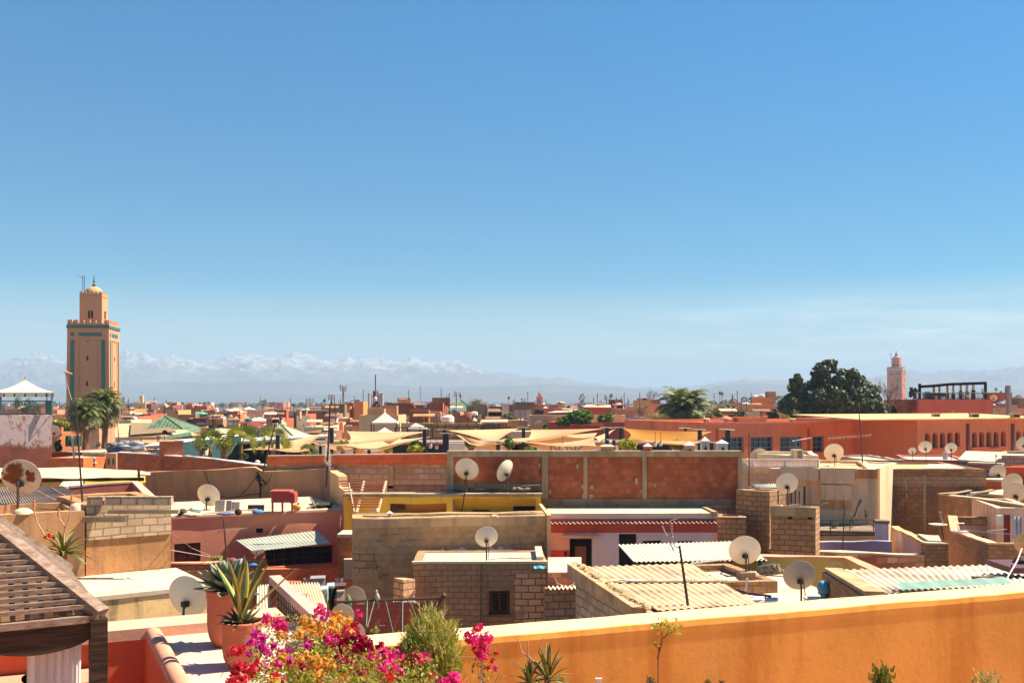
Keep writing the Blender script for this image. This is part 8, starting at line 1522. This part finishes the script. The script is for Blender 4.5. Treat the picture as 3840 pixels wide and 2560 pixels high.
def bare(px,yt,yb,Yt,w_,label,m=None,n=7,ht=1.):
 root=thing('bare_tree',label,'tree',P(px,yb,Yt),'bare trees');k=1/F*Yt;b0=V((X(px,Yt),Yt,Z(yb,Yt)));H_=(yb-yt)*k;W_=w_*k/2;mb=MB()
 def br(p,d,L,r,dep):
  q=p+d*L;mid=p.lerp(q,.5)+V((U(-1,1),U(-1,1),U(-1,1)))*L*.07;mb.tube([p,mid,q],[r,r*.8,r*.6],4,False)
  if dep:
   for _ in range(3 if dep>1 else 4):e=(d+V((U(-1,1),U(-1,1),U(-.35,.9)))*.75).normalized();br(q,e,L*U(.55,.85),r*.6,dep-1)
 for i in range(n):a=6.28*i/n;br(b0,V((math.cos(a)*W_/H_*.8,math.sin(a)*W_/H_*.5,1)).normalized(),H_*U(.3,.45),max(.05,H_*.018)*ht,3)
 mb.build('branches',m or plain('bare_branch',(.16,.11,.075),.9),root);mb=MB();mb.tube([V((b0.x,b0.y,0)),b0],H_*.04,6);mb.build('trunk',TRUNK,root)
bare(2445,1466,1512,330,64,'bare purplish tree behind the ochre tower',plain('purple_branch',(.17,.10,.10),.9),9);bare(3335,1440,1560,108,50,'pale bare tree in front of the distant brown minaret',None,5);bare(3378,1500,1560,106,70,'tangle of bare brown branches left of the dull red block',plain('brown_branch',(.20,.10,.055),.9),9,1.3);bare(3410,1500,1560,107,60,'second tangle of bare branches against the dull red block',plain('brown_branch',(.20,.10,.055)),8,1.3)
PD=leafm('shadowed_palm_leaf',(.085,.115,.02),(.20,.22,.05),.25,.5)
palm(392,1512,67,1.72,'taller right palm before the tall sand minaret',n=76,lf=14,m=PD,droop=1.25,dead=46,trunk=.2,up=.1);palm(318,1550,64,1.5,'lower left palm before the tall sand minaret',n=66,lf=14,m=PD,droop=1.2,dead=34,trunk=.2,up=.1)
palm(2566,1538,108,3.9,'big spreading palm behind the receding red wing',n=84,lf=17,m=leafm('date_palm_leaf',(.11,.15,.035),(.27,.29,.08),.25,.4),droop=1.15,trunk=.32,dead=16,up=.2);palm(2462,1590,104,1.9,'low young palm left of the big spreading palm',n=34,lf=12,droop=.9);palm(2400,1532,190,2.2,'small palm left of the ochre tower',n=40,lf=10,droop=1.1);palm(1786,1521,195,2.3,'middle palm right of the large green pyramid',n=40,lf=10,droop=1.15,m=PD);palm(2690,1560,102,1.9,'olive young palm right of the big spreading palm',n=30,lf=12,droop=1.,m=LEAFO)
sp_=thing('sprinkler_lamp','old lamp arm on a bent wire pole before the tall sand minaret','lamp',P(262,1500,92));mb=MB();mb.tube([P(268,1500,92),P(250,1440,92),P(247,1396,92)],.06,5);mb.build('pole',TWIG,sp_);mb=MB();mb.blob(P(247,1394,92),(.2,.15,.08),9,6,.1);mb.tube([P(247,1394,92),P(270,1401,92)],.06,5);mb.build('lamp_head',TANL,sp_)
# ---------------- mountains
def cr(pts,x):
 if x<=pts[0][0]:return pts[0][1]
 for(x0,y0),(x1,y1)in zip(pts,pts[1:]):
  if x<=x1:t=(x-x0)/(x1-x0);t=t*t*(3-2*t);return y0+(y1-y0)*t
 return pts[-1][1]
def ridged(p,o=5):
 a,f,s=1.,1.,0.
 for _ in range(o):s+=a*(1-abs(mn.noise(p*f))*2);a*=.5;f*=2.07
 return s
SNOW=NT('mountain');_p=SNOW.pos();_zz=SNOW.n('ShaderNodeSeparateXYZ');SNOW.put(_zz.inputs[0],_p)
_n=SNOW.noise(SNOW.map(_p,(.015,.015,.025)),1.,8,.68);_x=SNOW.ramp(_zz.outputs[0],730.,2650.,0.,50.);_h=SNOW.math('SUBTRACT',SNOW.math('ADD',_zz.outputs[2],SNOW.math('MULTIPLY',_n,270.)),135.)
_xl=SNOW.ramp(_zz.outputs[0],-1600.,-2600.,0.,50.);_h=SNOW.math('SUBTRACT',SNOW.math('SUBTRACT',_h,_x),_xl)
SNOW=SNOW.done(SNOW.mix(SNOW.math('MULTIPLY',SNOW.ramp(_h,172.,232.),SNOW.ramp(SNOW.noise(SNOW.map(_p,(.025,.015,.038)),1.6,7,.72),.40,.56)),SNOW.mix(_n,(.10,.085,.085),(.19,.15,.13)),(.40,.395,.385)),.9)
HILL=plaster('far_hill_earth',(.085,.085,.09),.2,None,.2,sc=.004,bs=0.)
def range_(name,D,dep,prof,amp,m,sc,seed,cols=420,rows=44,basey=1512):
 mb=MB();g=[]
 for r in range(rows+1):
  t=r/rows;Yr=D+dep*(t-.55)*2 if False else D-dep*.6+dep*1.1*t;row=[]
  for c in range(cols+1):
   px=-700+(5200)*c/cols;x=(px-CX)/F*Yr;hp=(HY-cr(prof,px))/F*D+CZ
   k=max(0.,1-abs((Yr-D)/(dep*.6 if Yr<D else dep*.5)));k=k*k*(3-2*k)if Yr>D else k**1.15
   q=V((x*sc,Yr*sc,seed));rg=ridged(q,6)-.75
   h=hp*k+amp*rg*min(1,k*1.6)*(hp/260 if hp>60 else .3)
   row.append(V((x,Yr,max(-2.,h)if 0<r<rows else-5.)))
  g.append(row)
 mb.patch(g);o=weld(mb.build(name,m,None,True));return struct(o)
SP=[(-700,1372),(0,1372),(60,1366),(150,1356),(250,1368),(420,1362),(480,1348),(540,1352),(640,1346),(700,1358),(760,1372),(850,1362),(930,1352),(980,1354),(1060,1352),(1150,1366),(1250,1372),(1320,1368),(1380,1358),(1430,1366),(1500,1374),(1580,1364),(1640,1366),(1720,1374),(1780,1394),(1900,1408),(2000,1422),(2100,1434),(2250,1450),(2400,1462),(2600,1460),(2700,1440),(2850,1432),(3000,1440),(3200,1436),(3300,1420),(3420,1404),(3500,1410),(3600,1408),(3700,1404),(3840,1396),(4500,1390)]
range_('snowy_mountains',5800,2100,SP,64,SNOW,.0032,4.)
FP=[(-700,1440),(0,1446),(300,1440),(700,1436),(1000,1432),(1300,1438),(1600,1452),(1900,1452),(2050,1446),(2250,1452),(2500,1464),(2620,1462),(2720,1446),(2850,1440),(3000,1442),(3300,1462),(3600,1458),(4500,1450)]
range_('foothills',4300,1200,FP,29,HILL,.0027,9.,300,30)
LP=[(-700,1488),(300,1486),(800,1480),(1300,1478),(1700,1472),(2000,1470),(2300,1478),(2700,1474),(3100,1482),(4500,1480)]
range_('low_hills',3300,700,LP,12,HILL,.004,2.,260,20)
# ================================================================== GROUND, SKY, LIGHT, CAMERA
mb=MB();mb.face([(-14000,-200,0),(14000,-200,0),(14000,14000,0),(-14000,14000,0)])
g=NT('city_earth');_p=g.pos()
GM=g.done(g.mix(g.ramp(g.noise(_p,.02,6,.65),.35,.65),(.42,.30,.19),(.30,.22,.13)),.95)
struct(mb.build('ground',GM))
EL,AZ=math.radians(52),math.atan2(.96,.28)
sd=V((math.sin(AZ)*math.cos(EL),math.cos(AZ)*math.cos(EL),math.sin(EL)))
sun=bpy.data.lights.new('sun','SUN');sun.energy=4.4;sun.angle=math.radians(.5);sun.color=(1,.88,.68)
so=bpy.data.objects.new('sun',sun);COL.objects.link(so);so.rotation_euler=(-sd).to_track_quat('-Z','Y').to_euler();so.location=sd*60+V((0,0,20))
W=bpy.data.worlds.new('World');S.world=W;W.use_nodes=True;nt=W.node_tree;nt.nodes.clear()
sky=nt.nodes.new('ShaderNodeTexSky');sky.sky_type='NISHITA';sky.sun_disc=False;sky.sun_elevation=EL;sky.sun_rotation=AZ
sky.altitude=450;sky.air_density=1.0;sky.dust_density=.6;sky.ozone_density=1.6
hs=nt.nodes.new('ShaderNodeHueSaturation');nt.links.new(sky.outputs[0],hs.inputs['Color'])
bgn=nt.nodes.new('ShaderNodeBackground');bgn.inputs[1].default_value=SKYS
ow=nt.nodes.new('ShaderNodeOutputWorld');nt.links.new(bgn.outputs[0],ow.inputs[0])
tc=nt.nodes.new('ShaderNodeTexCoord');sx=nt.nodes.new('ShaderNodeSeparateXYZ');nt.links.new(tc.outputs['Generated'],sx.inputs[0])
def wm(op,a,b=0.,c=None):
 n=nt.nodes.new('ShaderNodeMath');n.operation=op
 for i,v in enumerate((a,b)if c is None else(a,b,c)):
  if isinstance(v,bpy.types.NodeSocket):nt.links.new(v,n.inputs[i])
  else:n.inputs[i].default_value=v
 return n.outputs[0]
def wr(v,a,b,lo=0.,hi=1.):
 n=nt.nodes.new('ShaderNodeMapRange');n.interpolation_type='SMOOTHSTEP';nt.links.new(v,n.inputs[0])
 for i,q in zip((1,2,3,4),(a,b,lo,hi)):n.inputs[i].default_value=q
 return n.outputs[0]
nt.links.new(wr(sx.outputs[2],.0,.17,1.15,2.6),hs.inputs['Saturation']);nt.links.new(wr(sx.outputs[2],.14,.40,.82,1.0),hs.inputs['Value'])
mp=nt.nodes.new('ShaderNodeMapping');mp.inputs['Scale'].default_value=(3.2,3.2,34);mp.inputs['Rotation'].default_value=(0,math.radians(2.0),0);mp.inputs['Location'].default_value=(1.7,.3,2.2);nt.links.new(tc.outputs['Generated'],mp.inputs[0])
nz=nt.nodes.new('ShaderNodeTexNoise');nz.inputs['Scale'].default_value=1.6;nz.inputs['Detail'].default_value=7;nz.inputs['Roughness'].default_value=.6;nt.links.new(mp.outputs[0],nz.inputs['Vector'])
f=wm('MULTIPLY',wm('MULTIPLY',wr(nz.outputs[0],.42,.68),wr(sx.outputs[0],-.08,.32)),wm('MULTIPLY',wr(sx.outputs[2],.0,.03),wr(sx.outputs[2],.118,.05)))
mx=nt.nodes.new('ShaderNodeMix');mx.data_type='RGBA';nt.links.new(wm('MULTIPLY',f,CLOUDF),mx.inputs[0]);tn=nt.nodes.new('ShaderNodeMix');tn.data_type='RGBA';tn.blend_type='MULTIPLY';tn.inputs[0].default_value=1;nt.links.new(hs.outputs[0],tn.inputs[6]);tn.inputs[7].default_value=(.90,1.0,.92,1);nt.links.new(tn.outputs[2],mx.inputs[6]);mx.inputs[7].default_value=CLOUDC;nt.links.new(mx.outputs[2],bgn.inputs[0])
if HAZE:
 mb=MB();mb.box(-9500,9500,-30,12500,-1.0,400);m=bpy.data.materials.new('haze_air');m.use_nodes=True;m.node_tree.nodes.clear()
 o_=m.node_tree.nodes.new('ShaderNodeOutputMaterial');pv=m.node_tree.nodes.new('ShaderNodeVolumePrincipled');pv.inputs['Color'].default_value=HAZEC;pv.inputs['Density'].default_value=HAZE;pv.inputs['Anisotropy'].default_value=0.
 m.node_tree.links.new(pv.outputs[0],o_.inputs['Volume']);hz=mb.build('haze',m);hz['kind']='stuff'
cam=bpy.data.cameras.new('camera');cam.sensor_width=36;cam.lens=36*F/3840;cam.shift_y=(HY-1280)/3840;cam.clip_start=.1;cam.clip_end=30000
co=bpy.data.objects.new('camera',cam);COL.objects.link(co);co.location=(0,0,CZ);co.rotation_euler=(math.pi/2,0,0);S.camera=co
vs=S.view_settings;S.display_settings.display_device='sRGB';vs.view_transform='Standard';vs.look='None';vs.exposure=EXPO;vs.gamma=1;vs.use_curve_mapping=False
cy=S.cycles;cy.max_bounces=8;cy.diffuse_bounces=6;cy.glossy_bounces=2;cy.transmission_bounces=4;cy.volume_bounces=0;cy.transparent_max_bounces=8;cy.use_denoising=True;cy.caustics_reflective=False;cy.caustics_refractive=False;cy.sample_clamp_indirect=6
